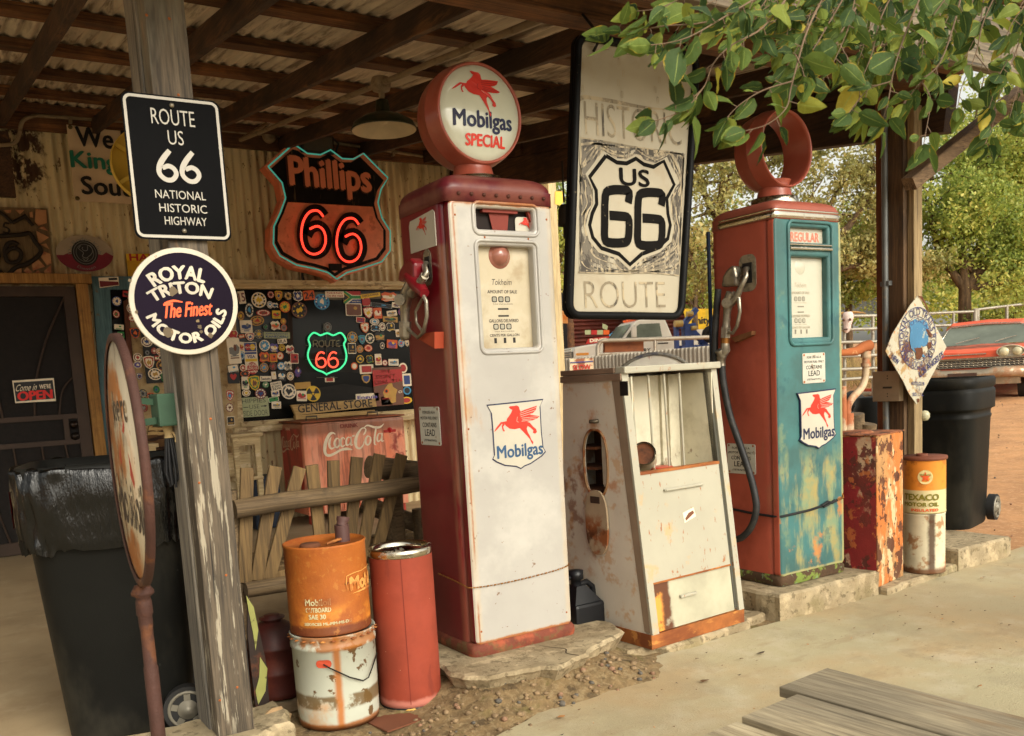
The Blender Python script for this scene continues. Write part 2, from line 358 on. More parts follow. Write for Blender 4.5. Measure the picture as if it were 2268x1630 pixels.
# broken concrete islands the pumps stand on (countable slabs: things)
def slab(name, outline, z0, z1, label, jag=.012, under=0.0, crack=None):
    P = [Vector(p) for p in outline]; pts = []
    for i, p in enumerate(P):
        q = P[(i+1) % len(P)]; n = max(2, int((q-p).length/.035))
        for k in range(n):
            c = p.lerp(q, k/n); d = (q-p).normalized(); nn = Vector((d.y, -d.x)); c = c+nn*jag*(nz(c.x, c.y, 3, 9)+.6*nz(c.x, c.y, 8, 30)); pts.append(c)
    n = len(pts); ctr = sum(pts, Vector((0, 0)))/n; rings = []
    for (z, off, jz) in ((z0, -under, 0), (z0+(z1-z0)*.35, -under*.6, .01), (z0+(z1-z0)*.75, -under*.15, .006), (z1-.012, 0, .002), (z1, -.014, .002)):
        rings.append([((c+(c-ctr).normalized()*(off+jz*nz(c.x*12, c.y*12, z*60)))).to_3d()+Vector((0, 0, z+jz*.5*nz(c.x*9, c.y*9, 4))) for c in pts])
    mb = MB(); vs = [v for r in rings for v in r]
    fs = [(k*n+i, k*n+(i+1) % n, (k+1)*n+(i+1) % n, (k+1)*n+i) for k in range(4) for i in range(n)]
    mb.add(vs, fs, 0, False); mb.add(rings[-1], [tuple(range(n))], 0)
    o = mb.build(name, m_slab); tag(o, label, 'concrete slab'); return o
s1 = slab('concrete_slab', [(1.55,2.86),(1.62,2.80),(1.83,2.76),(1.88,2.70),(2.02,2.77),(2.30,2.88),(2.38,2.93),(2.40,3.05),(2.36,3.5),(1.5,3.52)], .03, .12, 'broken crumbling concrete slab under the maroon and white gas pump', .03, .05)
mbk = MB(); stroke(mbk, [(2.02,2.775,.006),(2.0,2.83,.005),(2.03,2.88,.006),(2.0,2.94,.004),(1.98,2.99,.002)], .006, lambda x, y: Vector((x, y, .1215)), 0); mbk.build('crack', mat('crack_shadow', S((60,48,34)), 1), s1)
slab('concrete_slab', [(2.36,2.90),(2.62,2.83),(2.95,2.865),(3.22,2.93),(3.24,3.5),(2.36,3.5)], -.02, .034, 'thin cracked concrete slab under the tapered white cabinet', .03, .0)
slab('concrete_slab', [(3.25,2.845),(3.98,2.845),(3.98,3.45),(3.22,3.45)], -.02, .125, 'square concrete block under the blue and red gas pump', .012, .0)
slab('concrete_slab', [(3.99,2.80),(4.74,2.88),(4.74,3.45),(3.99,3.45)], -.02, .035, 'low thin concrete kerb strip under the rusty tank and stacked buckets', .014, .0)
slab('concrete_slab', [(4.73,2.875),(5.25,2.868),(5.28,3.5),(4.70,3.5)], -.02, .118, 'concrete block at the far right under the wheeled black bin', .012, .0)
slab('concrete_slab', [(.50,2.98),(.80,2.90),(.93,2.95),(.95,3.2),(.4,3.2)], -.02, .085, 'rough concrete footing around the foot of the tall sign post', .03, .0)
# stones, pebbles, litter
m_stone = mat('pale_stone', S((168,138,100)), .9, var=.2, vs=20, bump=.5, bs=60)
m_peb = [mat('pebble_tan', S((132,110,82)), .9, var=.3, vs=40), mat('pebble_grey', S((92,86,78)), .85, var=.3, vs=40), mat('pebble_pink', S((138,106,82)), .9, var=.3, vs=40), mat('pebble_white', S((176,164,140)), .85)]
def rock(name, c, r, m, seed, label=None, sq=(1,1,.7), mb=None, mi=0):
    rr = random.Random(seed); bm = bmesh.new(); bmesh.ops.create_icosphere(bm, subdivisions=2 if r > .02 else 1, radius=1)
    ctr = Vector(c); a = rr.random()*6
    vs = []
    for v in bm.verts:
        d = v.co.normalized(); k = 1+.6*mn.noise(d*1.6+Vector((seed*3.1, 0, 0))); p = Vector((d.x*sq[0], d.y*sq[1], d.z*sq[2]))*r*k
        vs.append((ctr.x+p.x*math.cos(a)-p.y*math.sin(a), ctr.y+p.x*math.sin(a)+p.y*math.cos(a), ctr.z+p.z))
    bm.verts.index_update(); fs = [[v.index for v in f.verts] for f in bm.faces]; bm.free()
    if mb is not None: mb.add(vs, fs, mi, r < .02); return
    o = MB().add(vs, fs).build(name, m); tag(o, label, 'stone'); return o
c = onz(612, 1612, .03); rock('stone', (c.x, c.y+.03, .045), .062, m_stone, 5, 'angular pale stone between the sign post and the rusty white bucket', (1.1,.8,.8))
c = onz(918, 1578, .0); rock('stone', (c.x, c.y+.02, .012), .024, mat('yellow_stone', S((196,152,78)), .9, var=.2), 9, 'small yellow stone in front of the red cylinder', (1.3,.8,.7))
mbp = MB(); rr = random.Random(4)
for i in range(420):
    x = rr.uniform(.95, 2.3); y = 2.50+rr.random()**1.3*.36+.05*(x-1.2); r = rr.uniform(.004, .013)*(1.25 if rr.random() < .2 else 1)
    if i > 330: x = rr.uniform(.85, 4.9); y = rr.uniform(2.78, 2.92); r *= .6
    rock('', (x, y, soil_z(x, y)+r*.25), r, None, i, mb=mbp, mi=rr.choice([0,0,0,0,1,2]))
tag(mbp.build('pebbles', m_peb), kind='stuff')
mbl = MB()
for i in range(300):
    if i < 240: x = rr.uniform(.5, 7); y = rr.uniform(-.2, 2.8)
    else: x = rr.uniform(1, 5); y = rr.uniform(2.3, 2.75)
    r = rr.uniform(.002, .006)*(3.2 if rr.random() < .08 else 1); a = rr.random()*PI; l = r*rr.uniform(1, 3)
    p = [(x+l*math.cos(a+t)+.0*t, y+r*math.sin(a+t)) for t in (0, 1.2, 2.2, 3.3, 4.6)]
    mbl.add([(q[0], q[1], .008+.003*(k % 2)) for k, q in enumerate(p)], [(0, 1, 2, 3, 4)], rr.choice([0, 0, 1, 2]))
tag(mbl.build('ground_litter', [mat('litter_brown', S((98,70,44)), .9), mat('litter_dark', S((70,58,46)), .9), mat('litter_tan', S((160,112,64)), .9)]), kind='stuff')

# ================================================================== STORE FRONT
def corrugated(mb, x0, x1, z0, z1, Y, wl=.076, amp=.016, mi=0, thick=True):
    n = int((x1-x0)/wl*8); vs = []
    for i in range(n+1):
        x = x0+(x1-x0)*i/n; y = Y-amp*math.cos(2*PI*(x-x0)/wl); vs += [(x, y, z0), (x, y, z1)]
    mb.add(vs, [(2*i, 2*i+2, 2*i+3, 2*i+1) for i in range(n)], mi, True)
RUST = S((122,66,28)); DRUST = S((74,40,22))
m_wall = mat('cream_corrugated', S((208,192,152)), .75, var=.12, vs=3, st=(3,1,.5), layers=[
    dict(c=S((222,204,160)), s=5, t=.56, w=.08, st=(3,1,.25), a=.7), dict(c=S((120,90,50)), s=4, t=.60, w=.06, st=(1.5,1,.3), a=.5),
    dict(c=S((88,54,26)), s=14, t=.64, w=.02, st=(1.5,1,.8), a=.85), dict(c=S((60,40,24)), s=30, t=.70, w=.01, st=(2,1,.5), a=.8),
    dict(c=S((150,96,38)), s=7, t=.5, w=.1, st=(2,1,.3), a=.5, box=(None, None, (2.1,2.34)), soft=.08, j=.1),
    dict(c=S((60,30,18)), s=9, t=.47, w=.04, a=.95, box=((.72,1.02), None, (2.95,3.5)), soft=.04, j=.25)], bump=.2, bs=80)
wallT = thing('store_wall', (0, YW, 0), 'cream painted corrugated metal store wall with rust stains behind the porch', 'wall')
mb = MB(); corrugated(mb, -4, 6.05, 0, 3.85, .0); w = mb.build('corrugated_sheet', m_wall, wallT)
mb = MB(); mb.box(-4, 6.05, .03, .18, 0, 3.85); mb.build('backing', mat('wall_backing', S((60,50,40)), .9), wallT)
c = ony(1222, 500, 8.3); mb = MB(); mb.box(c.x-.05, c.x+.05, -.14, .0, 0, 3.6); mb.build('corner_board', wood('pale_corner_wood', S((170,148,108)), S((205,184,140)), 2), wallT)
# ledger + roof
m_dkw = wood('dark_rafter_wood', S((50,33,21)), S((98,66,40)), 1, layers=[dict(c=S((22,14,10)), s=2.5, t=.5, w=.12, a=.6), dict(c=S((142,98,54)), s=7, t=.66, w=.04, a=.35, st=(1,.2,1))])
m_dkx = wood('dark_purlin_wood', S((90,55,30)), S((158,104,58)), 0, layers=[dict(c=S((28,18,12)), s=2.5, t=.48, w=.12, a=.6), dict(c=S((170,120,66)), s=6, t=.66, w=.04, a=.35, st=(.2,1,1))])
m_wthr = wood('weathered_fascia_wood', S((84,74,60)), S((136,122,98)), 0, layers=[dict(c=S((86,70,52)), s=5, t=.62, w=.06, a=.5, st=(.2,1,1))], crack=.8)
m_tin = mat('roof_tin', S((208,194,174)), .6, .1, var=.18, vs=6, st=(3,.3,1), layers=[dict(c=S((104,86,68)), s=6, t=.58, w=.06, st=(3,.25,1), a=.75), dict(c=S((212,198,176)), s=7, t=.58, w=.06, st=(4,.2,1), a=.5), dict(c=S((96,56,28)), s=4, t=.63, w=.05, st=(2,.4,1), a=.6)])
SL = .126
def zraf(y): return 3.40-SL*(YW-y)          # underside of the rafters
roofT = thing('porch_roof', (0, 0, 0), 'shed roof of corrugated tin on dark timber rafters over the porch', 'roof')
RX = [-2.2, -1.45, -.72, 0.0, .73, 1.40, 2.16, 2.97, 3.75, 4.45]
for x in RX:
    mb = MB(); mb.beam((x+.02, 2.35, zraf(2.35)+.06), (x+.02, YW-.08, zraf(YW-.08)+.06), .045, .12, bev=.004); mb.build('rafter', m_dkw, roofT)
for y in (2.55, 3.2, 3.75, 4.5, 5.27, 6.05, 6.8, 7.55, 8.2):
    mb = MB(); z = zraf(y)+.122; mb.beam((-3, y, z+.022), (4.95, y, z+.022), .10, .045, up=(0,0,1)); mb.build('purlin', m_dkx, roofT)
mb = MB(); wl = .076; n = int(8.0/wl*7); vs = []
for i in range(n+1):
    x = -3+8.0*i/n; dz = .010*math.cos(2*PI*(x)/wl)
    for y in (2.3, 5.3, 8.5): vs.append((x, y, zraf(y)+.182+dz))
mb.add(vs, [(3*i+k, 3*i+3+k, 3*i+4+k, 3*i+1+k) for i in range(n) for k in (0, 1)], 0, True); mb.build('tin_sheet', m_tin, roofT)
mb = MB(); mb.box(-4, 5.1, YW-.075, YW-.03, 3.385, 3.68); mb.box(-4, 5.1, YW-.045, YW-.014, 3.66, 3.85); mb.build('ledger_board', m_dkx, roofT)
mb = MB(); mb.beam((-2, 3.12, 2.68), (4.98, 3.12, 2.68), .13, .10, bev=.006); mb.beam((-2, 2.86, 2.63+.05), (4.7, 2.86, 2.68), .05, .1); mb.build('header_beam', m_dkx, roofT)
mb = MB(); mb.beam((-3, 2.40, 2.585), (9.5, 2.40, 2.585), .05, .29, bev=.004); mb.build('fascia_board', m_wthr, roofT)
# solid end of the porch: stacked beams with a slit of daylight
pa = onx(1210, 405, 4.82); pb = onx(1955, 312, 4.82); sl = (pa.z-pb.z)/(pa.y-pb.y)
def zend(y): return pb.z+sl*(y-pb.y)
mb = MB()
for (o0, hgt, t) in ((0, .25, .09), (.258, .14, .05)):
    mb.beam((4.82, 2.98, zend(2.98)+o0+hgt/2), (4.82, YW, zend(YW)+o0+hgt/2), t, hgt, bev=.004)
mb.add([(4.85, 2.9, zend(2.9)+.408), (4.85, YW, zend(YW)+.408), (4.85, YW, zraf(YW)+.26), (4.85, 2.9, zraf(2.9)+.26), (4.88, 2.9, zend(2.9)+.408), (4.88, YW, zend(YW)+.408), (4.88, YW, zraf(YW)+.26), (4.88, 2.9, zraf(2.9)+.26)], [(0,1,2,3), (7,6,5,4), (0,4,5,1), (3,2,6,7), (0,3,7,4), (1,5,6,2)])
for y in (3.9, 4.9, 6.0, 7.1): mb.beam((4.79, y, zend(y)+.26), (4.79, y, zraf(y)+.1), .05, .09, up=(0,1,0))
mb.build('end_beam', m_dkw, roofT)
a = ony(2012, 408, 3.0); b = ony(2330, 150, 2.72); mb = MB(); mb.beam(a, b, .07, .085, up=(0,1,0), bev=.006); mb.build('knee_brace', wood('brace_wood', S((84,64,44)), S((136,110,80)), 0), roofT)

# posts
m_post = wood('weathered_post_wood', S((58,50,40)), S((106,92,74)), 2, crack=.9, layers=[dict(c=S((176,166,144)), s=48, t=.575, w=.03, a=.65, st=(1.2,1,.08), box=(None, None, (.1,1.15))), dict(c=S((168,116,62)), s=4, t=.58, w=.06, a=.8, st=(1,1,.25), box=(None, None, (1.6,3))), dict(c=S((140,134,116)), s=5, t=.50, w=.08, a=.5, st=(1,1,.2), box=(None, None, (1.7,3)))])
m_postg = wood('grey_post_board', S((92,88,82)), S((150,140,124)), 2, crack=.9)
m_nail = mat('rusty_nail', S((150,84,40)), .8)
pT = thing('timber_post', (.742, 3.06, 0), 'tall weathered grey timber post carrying the black and purple signs', 'post')
mb = MB(); mb.box(-.060, .060, -.09, .0, .03, 2.66, bev=.006); mb.build('front_board', m_post, pT)
mb = MB(); mb.box(-.066, .055, .006, .16, .0, 2.66, bev=.006); mb.build('back_board', m_postg, pT)
for (px_, py_) in ((378,55),(455,48),(470,262),(548,1010),(415,1180),(405,1365),(567,1365),(402,1580),(555,1575),(520,48),(622,48)):
    pass
for (x, z) in ((.72,2.34),(.785,2.34),(.79,2.12),(.79,1.13),(.735,.93),(.79,.62),(.73,.21),(.79,.24)): MB().lathe([(0,-.003),(.0035,-.002),(.0045,0)], 8, (x-.775, -.09, z), 'y').build('nail', m_nail, pT)
# box the power cord hangs from
p = ony(375, 895, 3.12); g = mat('green_paint', S((46,70,52)), .7, var=.2); bT = thing('outlet_box', (.69, 3.10, p.z-.05), 'green painted metal outlet box on the side of the sign post', 'box')
mb = MB(); mb.box(-.075, -.005, -.03, .04, -.02, .085, bev=.006, rot=.15); mb.build('housing', g, bT)
mb = MB(); mb.box(-.006, .002, -.045, .06, -.03, .12, bev=.002); mb.build('back_plate', g, bT)
mb = MB(); mb.beam((-.07, -.01, .0), (-.12, .03, -.005), .03, .022); mb.beam((-.07, 0, .06), (-.10, .03, .065), .02, .02); mb.build('spout', g, bT)
cT = thing('extension_cord', (.66, 3.14, p.z-.08), 'bundle of black cord tied with pale twine under the green box', 'cord')
mb = MB()
for k in range(9):
    a = k*.7; dx = .012*math.cos(a); dy = .012*math.sin(a)
    mb.tube([(dx*.4, dy*.4, .02), (dx*1.0, dy, -.05), (dx*1.9, dy*1.9, -.13-.01*(k % 3)), (dx*1.3, dy*1.3, -.17-.008*(k % 4))], .0042, 6)
mb.build('cord_loops', mat('black_rubber', S((24,24,26)), .6), cT)
mb = MB(); mb.lathe([(.010,.03),(.016,.022),(.017,0),(.013,-.02),(.016,-.03)], 12); mb.tube([(.01,-.015,-.01),(.018,-.02,-.03),(.016,-.02,-.045)], .004, 6); mb.build('twine', mat('twine', S((170,146,104)), .9), cT)

rT = thing('timber_post', (4.64, 3.10, 0), 'dark brown timber post at the right end carrying the diamond sign', 'post')
m_pdk = wood('brown_post_wood', S((64,46,28)), S((112,84,54)), 2, layers=[dict(c=S((30,22,16)), s=5, t=.6, w=.08, a=.5, st=(1,1,.3))])
m_plt = wood('pale_post_wood', S((112,92,62)), S((170,146,104)), 2, crack=.9)
mb = MB(); mb.box(.0, .09, .045, .175, .02, 2.65, bev=.005); mb.build('main_timber', m_pdk, rT)
mb = MB(); mb.box(-.004, .08, .178, .215, .02, 2.65, bev=.003); mb.build('back_board', wood('red_brown_wood', S((92,48,22)), S((134,76,38)), 2), rT)
mb = MB(); mb.box(.03, .105, .0, .043, .02, 2.55, bev=.004); mb.build('front_board', m_plt, rT)
m_cond = mat('grey_conduit', S((104,106,104)), .5, .4, layers=[dict(c=S((140,120,88)), s=8, t=.6, w=.05, a=.5)])
kT = thing('electrical_conduit', (4.618, 3.245, 0), 'grey metal conduit running up the brown post', 'conduit')
mb = MB(); mb.tube([(0, 0, .1), (0, 0, 2.6)], .017, 12); mb.build('pipe', m_cond, kT)
mb = MB(); mb.box(-.012, .02, -.03, .025, 1.60, 1.625); mb.build('strap', m_cond, kT)
c1 = onx(1967, 855, 4.6)
kb = thing('switch_box', (4.595, 3.235, c1.z), 'small tan junction box on the conduit of the brown post', 'box')
mb = MB(); mb.box(-.03, .012, -.11, .06, -.085, .085, bev=.004); mb.build('housing', mat('tan_box', S((150,130,104)), .6), kb)
mb = MB()
for z in (.055, .04, -.045, -.06): mb.lathe([(0,-.0315),(.004,-.031)], 8, (0, 0, 0), 'z'); mb.box(-.032, -.03, -.04, -.035, z, z+.006)
mb.box(-.034, -.03, -.065, -.01, -.012, -.002, rot=0); mb.build('switch_lever', mat('dark_slot', S((60,52,44)), .6), kb)
fl = thing('round_lamp', (4.745, 3.13, .86), 'small round pale bulb lamp on the brown post beside the black bin', 'lamp')
mb = MB(); mb.lathe([(0,-.03),(.018,-.026),(.028,-.01),(.028,.01),(.018,.026),(0,.03)], 14, (.02, -.03, 0)); mb.build('globe', mat('clouded_glass', S((170,165,135)), .2), fl)
mb = MB(); mb.box(-.01, .03, -.01, .01, -.05, -.028); mb.build('bracket', m_cond, fl)

# ceiling conduit, junction box, lamp
m_cnd2 = mat('dusty_conduit', S((134,118,94)), .7, .1, layers=[dict(c=S((90,72,50)), s=12, t=.58, w=.06, a=.6)])
co = thing('electrical_conduit', (0, 0, 0), 'dusty grey conduit along the top of the store wall', 'conduit')
yy = YW-.12; pts = [ony(-60, 520, yy), ony(-5, 322, yy), ony(30, 318, yy), ony(42, 300, yy), ony(48, 272, yy), ony(62, 260, yy), ony(84, 256, yy), ony(300, 270, yy), ony(580, 297, yy), ony(760, 319, yy), ony(935, 346, yy)]
mb = MB(); mb.tube([tuple(v) for v in smooth_pts(pts[1:7], 4)]+[tuple(p) for p in pts[7:]], .016, 10); mb.build('pipe', m_cnd2, co)
for q in ((155,261),(870,336),(450,285)): c = ony(*q, yy); MB().box(c.x-.012, c.x+.012, c.y-.02, c.y+.03, c.z-.04, c.z+.025).build('clamp', m_cnd2, co)
c = ony(596, 302, yy); jb = thing('junction_box', c, 'round white junction box on the wall conduit above the shield sign', 'box')
mb = MB(); mb.lathe([(0,-.05),(.05,-.05),(.06,-.03),(.06,.02)], 20, (0,0,0), 'y'); mb.build('cover', m_cnd2, jb)
# conduit going forward under the rafters, carrying the lamp
LYY = 5.0; lc = ony(846, 228, LYY); zc = zraf(LYY)-.03; cpt = [c+Vector((0, -.02, .05)), c+Vector((.03, -.15, .13)), Vector((lc.x, 7.7, zraf(7.7)-.03)), Vector((lc.x, LYY, zc))]
far = onz(1262, 38, zraf(3.3)-.03)
c2T = thing('electrical_conduit', (0,0,0), 'pale conduit running forward under the rafters to the green lamp', 'conduit')
mb = MB(); mb.tube(cpt[:3]+[cpt[3]], .016, 10); mb.tube([cpt[3], (lc.x, 3.35, zraf(3.35)-.03)], .016, 10); mb.build('pipe', m_cnd2, c2T)
lamp = thing('hanging_lamp', (lc.x, LYY, zc), 'green enamel barn lamp with white inside hanging from the porch ceiling', 'lamp')
mgreen = mat('green_enamel', S((34,44,28)), .35, coat=.3, layers=[dict(c=S((70,60,40)), s=10, t=.6, w=.08, a=.5)])
zb = ony(846, 287, LYY).z-zc; R = (ony(911,288,LYY).x-ony(780,288,LYY).x)/2
mb = MB(); mb.lathe([(.05,.03),(.06,0),(.05,-.04),(.018,-.05),(.016,-.10)], 16); mb.build('stem', m_cnd2, lamp)
T = -.09
prof = [(.02,T),(.036,T-.005),(.044,T-.07),(.055,T-.10),(.075,zb+.085),(R*.62,zb+.07),(R*.93,zb+.035),(R,zb)]
mb = MB(); mb.lathe(prof, 32); mb.lathe([(R*1.005,zb-.004),(R*1.02,zb),(R*1.005,zb+.006)], 32); mb.build('shade', mgreen, lamp)
mb = MB(); mb.lathe([(r*.985, h-.006) for r, h in prof[3:]], 32); mb.lathe([(0,zb+.13),(.03,zb+.125),(.045,zb+.09),(.045,zb+.06),(.02,zb+.035),(0,zb+.03)], 16); mb.build('inner_reflector', mat('white_enamel', S((205,190,160)), .45), lamp)
# floodlight under the ledger
c = ony(700, 232*1.38, YW-.3); ft = thing('spotlight', ony(702, 325, YW-.25), 'dark square spotlight above the neon shield sign', 'lamp')
mb = MB(); mb.box(-.16, .16, -.02, .1, -.06, .10, bev=.01); mb.build('housing', mat('dark_metal', S((40,36,32)), .5, .4), ft)
mb = MB(); mb.box(-.14, .14, -.028, -.022, -.045, .085); mb.build('lens', mat('dusty_lens', S((70,68,62)), .25), ft)
mb = MB(); mb.tube([(.15,.0,.1),(.22,.02,.05),(.2,.05,-.02)], .01, 6); mb.build('cable', MATS['black_rubber'], ft)

# ================================================================== ON THE STORE WALL
def PXF(Y, org=(0,0,0)):                      # picture pixel -> point on the real plane Y
    o = Vector(org)
    return lambda x, y: ony(x, y, Y)-o
def span(x0, y0, x1, y1, Y): a = ony(x0, (y0+y1)/2, Y); b = ony(x1, (y0+y1)/2, Y); c = ony((x0+x1)/2, y0, Y); d = ony((x0+x1)/2, y1, Y); return (a.x+b.x)/2, (c.z+d.z)/2, b.x-a.x, c.z-d.z
CM = {k: mat('sticker_'+n, S(c), .45, var=.06, vs=30) for k, n, c in (
 ('W','cream',(232,216,188)),('K','black',(26,24,24)),('R','red',(172,38,32)),('Y','yellow',(220,178,30)),('B','blue',(34,58,118)),('G','green',(44,130,62)),('O','orange',(214,92,28)),
 ('N','brown',(110,66,44)),('L','sky_blue',(60,140,184)),('P','purple',(84,68,140)),('S','grey',(120,118,112)),('D','gold',(186,142,62)),('T','pale_green',(160,164,122)),('M','maroon',(110,30,34)))}
CKEYS = list(CM); CML = [CM[k] for k in CKEYS]; CI = {k: i for i, k in enumerate(CKEYS)}
def shape_pts(sh, w, h):
    if sh == 'c': return ring_pts(w/2, h/2, 22)
    if sh == 'r': return rrect(w, h, min(w, h)*.08, 2)
    if sh == 'd': return [(0,h/2),(-w/2,0),(0,-h/2),(w/2,0)]
    if sh == 'u': return [(x*w/2, y*h/2.1) for x, y in us_shield()]
    if sh == 's': return [(-w/2,h*.42),(-w*.2,h*.5),(w*.2,h*.5),(w/2,h*.42),(w*.48,0),(w*.3,-h*.34),(0,-h/2),(-w*.3,-h*.34),(-w*.48,0)]
    if sh == 'e': return [(-w/2,h*.3),(-w*.25,h*.5),(w*.1,h*.4),(w*.3,h*.5),(w/2,h*.2),(w*.42,-h*.2),(w*.5,-h*.45),(w*.1,-h*.35),(-w*.2,-h*.5),(-w*.5,-h*.3),(-w*.4,0)]
def make_sticker(parent, o, w, h, sh, c1, c2, txt, seed, back=.0):
    """one sticker: outline, border ring, a small device and lines of tiny lettering"""
    rr = random.Random(seed); mb = MB(); k = 0
    ta = rr.uniform(-.14, .14); L = lambda i: plane_fn(o, (math.cos(ta), 0, math.sin(ta)), (-math.sin(ta), 0, math.cos(ta)), back+.0006*i)
    w *= 1.08; h *= 1.08; back = (seed % 7)*.0028
    flat(mb, shape_pts(sh, w, h), L(0), CI[c1])
    c3 = rr.choice([q for q in 'KRWYBDSNLG' if q not in (c1, c2)])
    if txt == '-': pass
    elif txt:
        lines = txt.split('|'); n = len(lines)
        for i, t in enumerate(lines): put_text(mb, t, 0, h*(.5-(i+.5)/n)*.84, w*.84, h*.66/n, L(1), CI[c2], .012)
    elif sh in 'cs' or sh == 'u':
        flat(mb, [(x*.84, y*.84) for x, y in shape_pts(sh, w, h)], L(1), CI[c2])
        mode = rr.random()
        if mode < .6: flat(mb, [(x*.62, y*.62) for x, y in shape_pts(sh, w, h)], L(2), CI[c1])
        kk = rr.randint(3, 7)
        pts = [(w*.26*(.5+.5*rr.random())*math.cos(2*PI*i/(2*kk)+.3), h*.26*(.35+.65*(i % 2))*math.sin(2*PI*i/(2*kk)+.3)) for i in range(2*kk)]
        flat(mb, pts, L(3), CI[c3] if mode < .7 else CI[c1])
        for i in range(10):
            a = 2*PI*i/10+rr.random()*.3; x = w*.365*math.cos(a); y = h*.365*math.sin(a); s = min(w, h)*.045
            flat(mb, [(x-s, y-s), (x+s, y-s), (x+s, y+s), (x-s, y+s)], L(3), CI[c3] if i % 3 else CI[c1])
    else:
        nb = rr.randint(2, 4)
        flat(mb, [(x*.9, y*.86) for x, y in shape_pts(sh, w, h)], L(1), CI[c1] if rr.random() < .6 else CI[c2])
        flat(mb, [(w*(-.38+.2*i)+(rr.random()-.5)*w*.1, h*(.12+.22*(i % 2)*rr.random())) for i in range(5)]+[(w*.36, -h*.1), (0, -h*.2), (-w*.38, -h*.1)], L(2), CI[c2])
        for i in range(nb):
            y = -h*(.22+.08*i); a = w*rr.uniform(.2, .4); flat(mb, [(-a, y), (a, y), (a, y+h*.045), (-a, y+h*.045)], L(3), CI[rr.choice([c2, c3])])
        flat(mb, [(w*(.1+.12*math.cos(t)), h*(.12+.14*math.sin(t))) for t in np.linspace(0, 5.5, 8)], L(3), CI[c3])
    return mb.build('sticker', CML, parent)
# ---- big window
WF = YW-.05
wT = thing('store_window', (0, 0, 0), 'wide store window crowded with stickers and decals behind the red cooler', 'window')
m_frame = wood('flaking_window_wood', S((176,150,108)), S((214,194,150)), 0, layers=[dict(c=S((104,76,46)), s=9, t=.60, w=.03, a=.7, st=(.5,1,1)), dict(c=S((214,196,160)), s=14, t=.58, w=.03, a=.8, st=(.5,1,1))])
xl, zb_ = ony(538, 926, WF).x, ony(540, 934, WF).z; xr = ony(945, 650, WF).x; zt = ony(700, 641, WF).z
m_pane = mat('dark_window_glass', S((20,20,18)), .1, var=.3, vs=1.2, layers=[dict(c=S((36,33,29)), s=2.2, t=.62, w=.08, a=.6, st=(1,1,.5))], spec=.08)
mb = MB(); mb.box(xl, xr, WF+.03, WF+.035, zb_, zt); mb.build('pane', m_pane, wT)
mb = MB(); mb.box(xl-.05, xr+.1, WF-.05, WF+.04, zt, zt+.03); mb.box(xl-.08, xr+.12, WF-.08, WF+.04, zt+.03, zt+.075); mb.box(xl-.02, xl, WF-.01, WF+.04, zb_, zt)
mb.box(xl-.03, xr, WF-.03, WF+.04, zb_-.045, zb_); mb.box(xl-.12, xr+.15, WF-.11, WF+.04, zb_-.10, zb_-.045, bev=.006); mb.build('frame', m_frame, wT)
mb = MB(); mb.box(xl-.15, xl-.022, WF-.02, WF+.04, .2, zt+.02); mb.build('side_board', m_frame, wT)
mb = MB(); fp = PXF(WF+.028); flat(mb, [(612,646),(880,650),(880,661),(800,662),(740,664),(668,659),(612,659)], fp, 0); flat(mb, [(652,800),(688,782),(760,786),(800,800),(870,812),(870,832),(800,826),(700,822),(652,830)], fp, 1); flat(mb, [(700,860),(760,850),(850,862),(905,890),(700,900)], fp, 1)
flat(mb, [(636,660),(646,660),(652,880),(640,880)], fp, 2)
mb.build('things_behind_glass', [mat('valance', S((112,102,84)), .8), mat('dim_shelf', S((40,38,36)), .5, spec=.1), mat('dim_post', S((44,28,18)), .8)], wT)
ST = []
def R_(k, rows):
    bx, by = {1:(830,1010), 2:(1130,1010), 3:(830,1230), 4:(1130,1230)}[k]
    for r in rows: ST.append(((bx+r[0]*.15337)*.6297, (by+r[1]*.15337)*.6297, r[2]*.0966, r[3]*.0966, r[4], r[5], r[6], r[7] if len(r) > 7 else None))
R_(1, [(130,235,150,270,'r','W','M','15'),(520,295,320,330,'c','W','K'),(790,175,140,150,'c','R','W'),(968,200,160,210,'s','Y','R'),(1185,205,180,190,'c','K','D'),(1405,205,210,230,'u','W','B'),(1655,190,240,200,'r','O','K','24'),
 (1965,335,330,340,'c','L','B'),(300,530,200,340,'c','K','W'),(620,590,300,135,'c','R','W'),(770,405,130,150,'c','W','B'),(890,420,120,110,'e','W','B'),(1110,455,230,240,'c','O','Y'),(1435,530,330,340,'c','N','K'),
 (110,660,150,220,'c','N','D'),(480,770,300,210,'c','D','K'),(920,630,180,170,'r','Y','R'),(225,905,260,270,'r','W','B'),(670,915,120,120,'c','K','S'),(890,885,200,200,'e','W','O'),(1070,785,120,130,'c','D','R'),(1095,930,130,150,'c','O','S'),
 (515,1075,190,200,'c','S','K'),(125,1130,140,90,'e','O','W'),(315,1140,190,180,'s','W','R'),(925,1105,555,135,'r','T','B','JOHN GULASCH & I|KANEDERLI'),(1045,1240,200,105,'r','W','K','SILA'),(640,1340,230,240,'c','W','L'),
 (870,1390,180,190,'e','P','W'),(1050,1385,135,145,'c','Y','K'),(1230,1430,180,190,'e','W','R'),(110,1370,130,210,'r','W','R'),(125,1570,130,180,'c','L','W')])
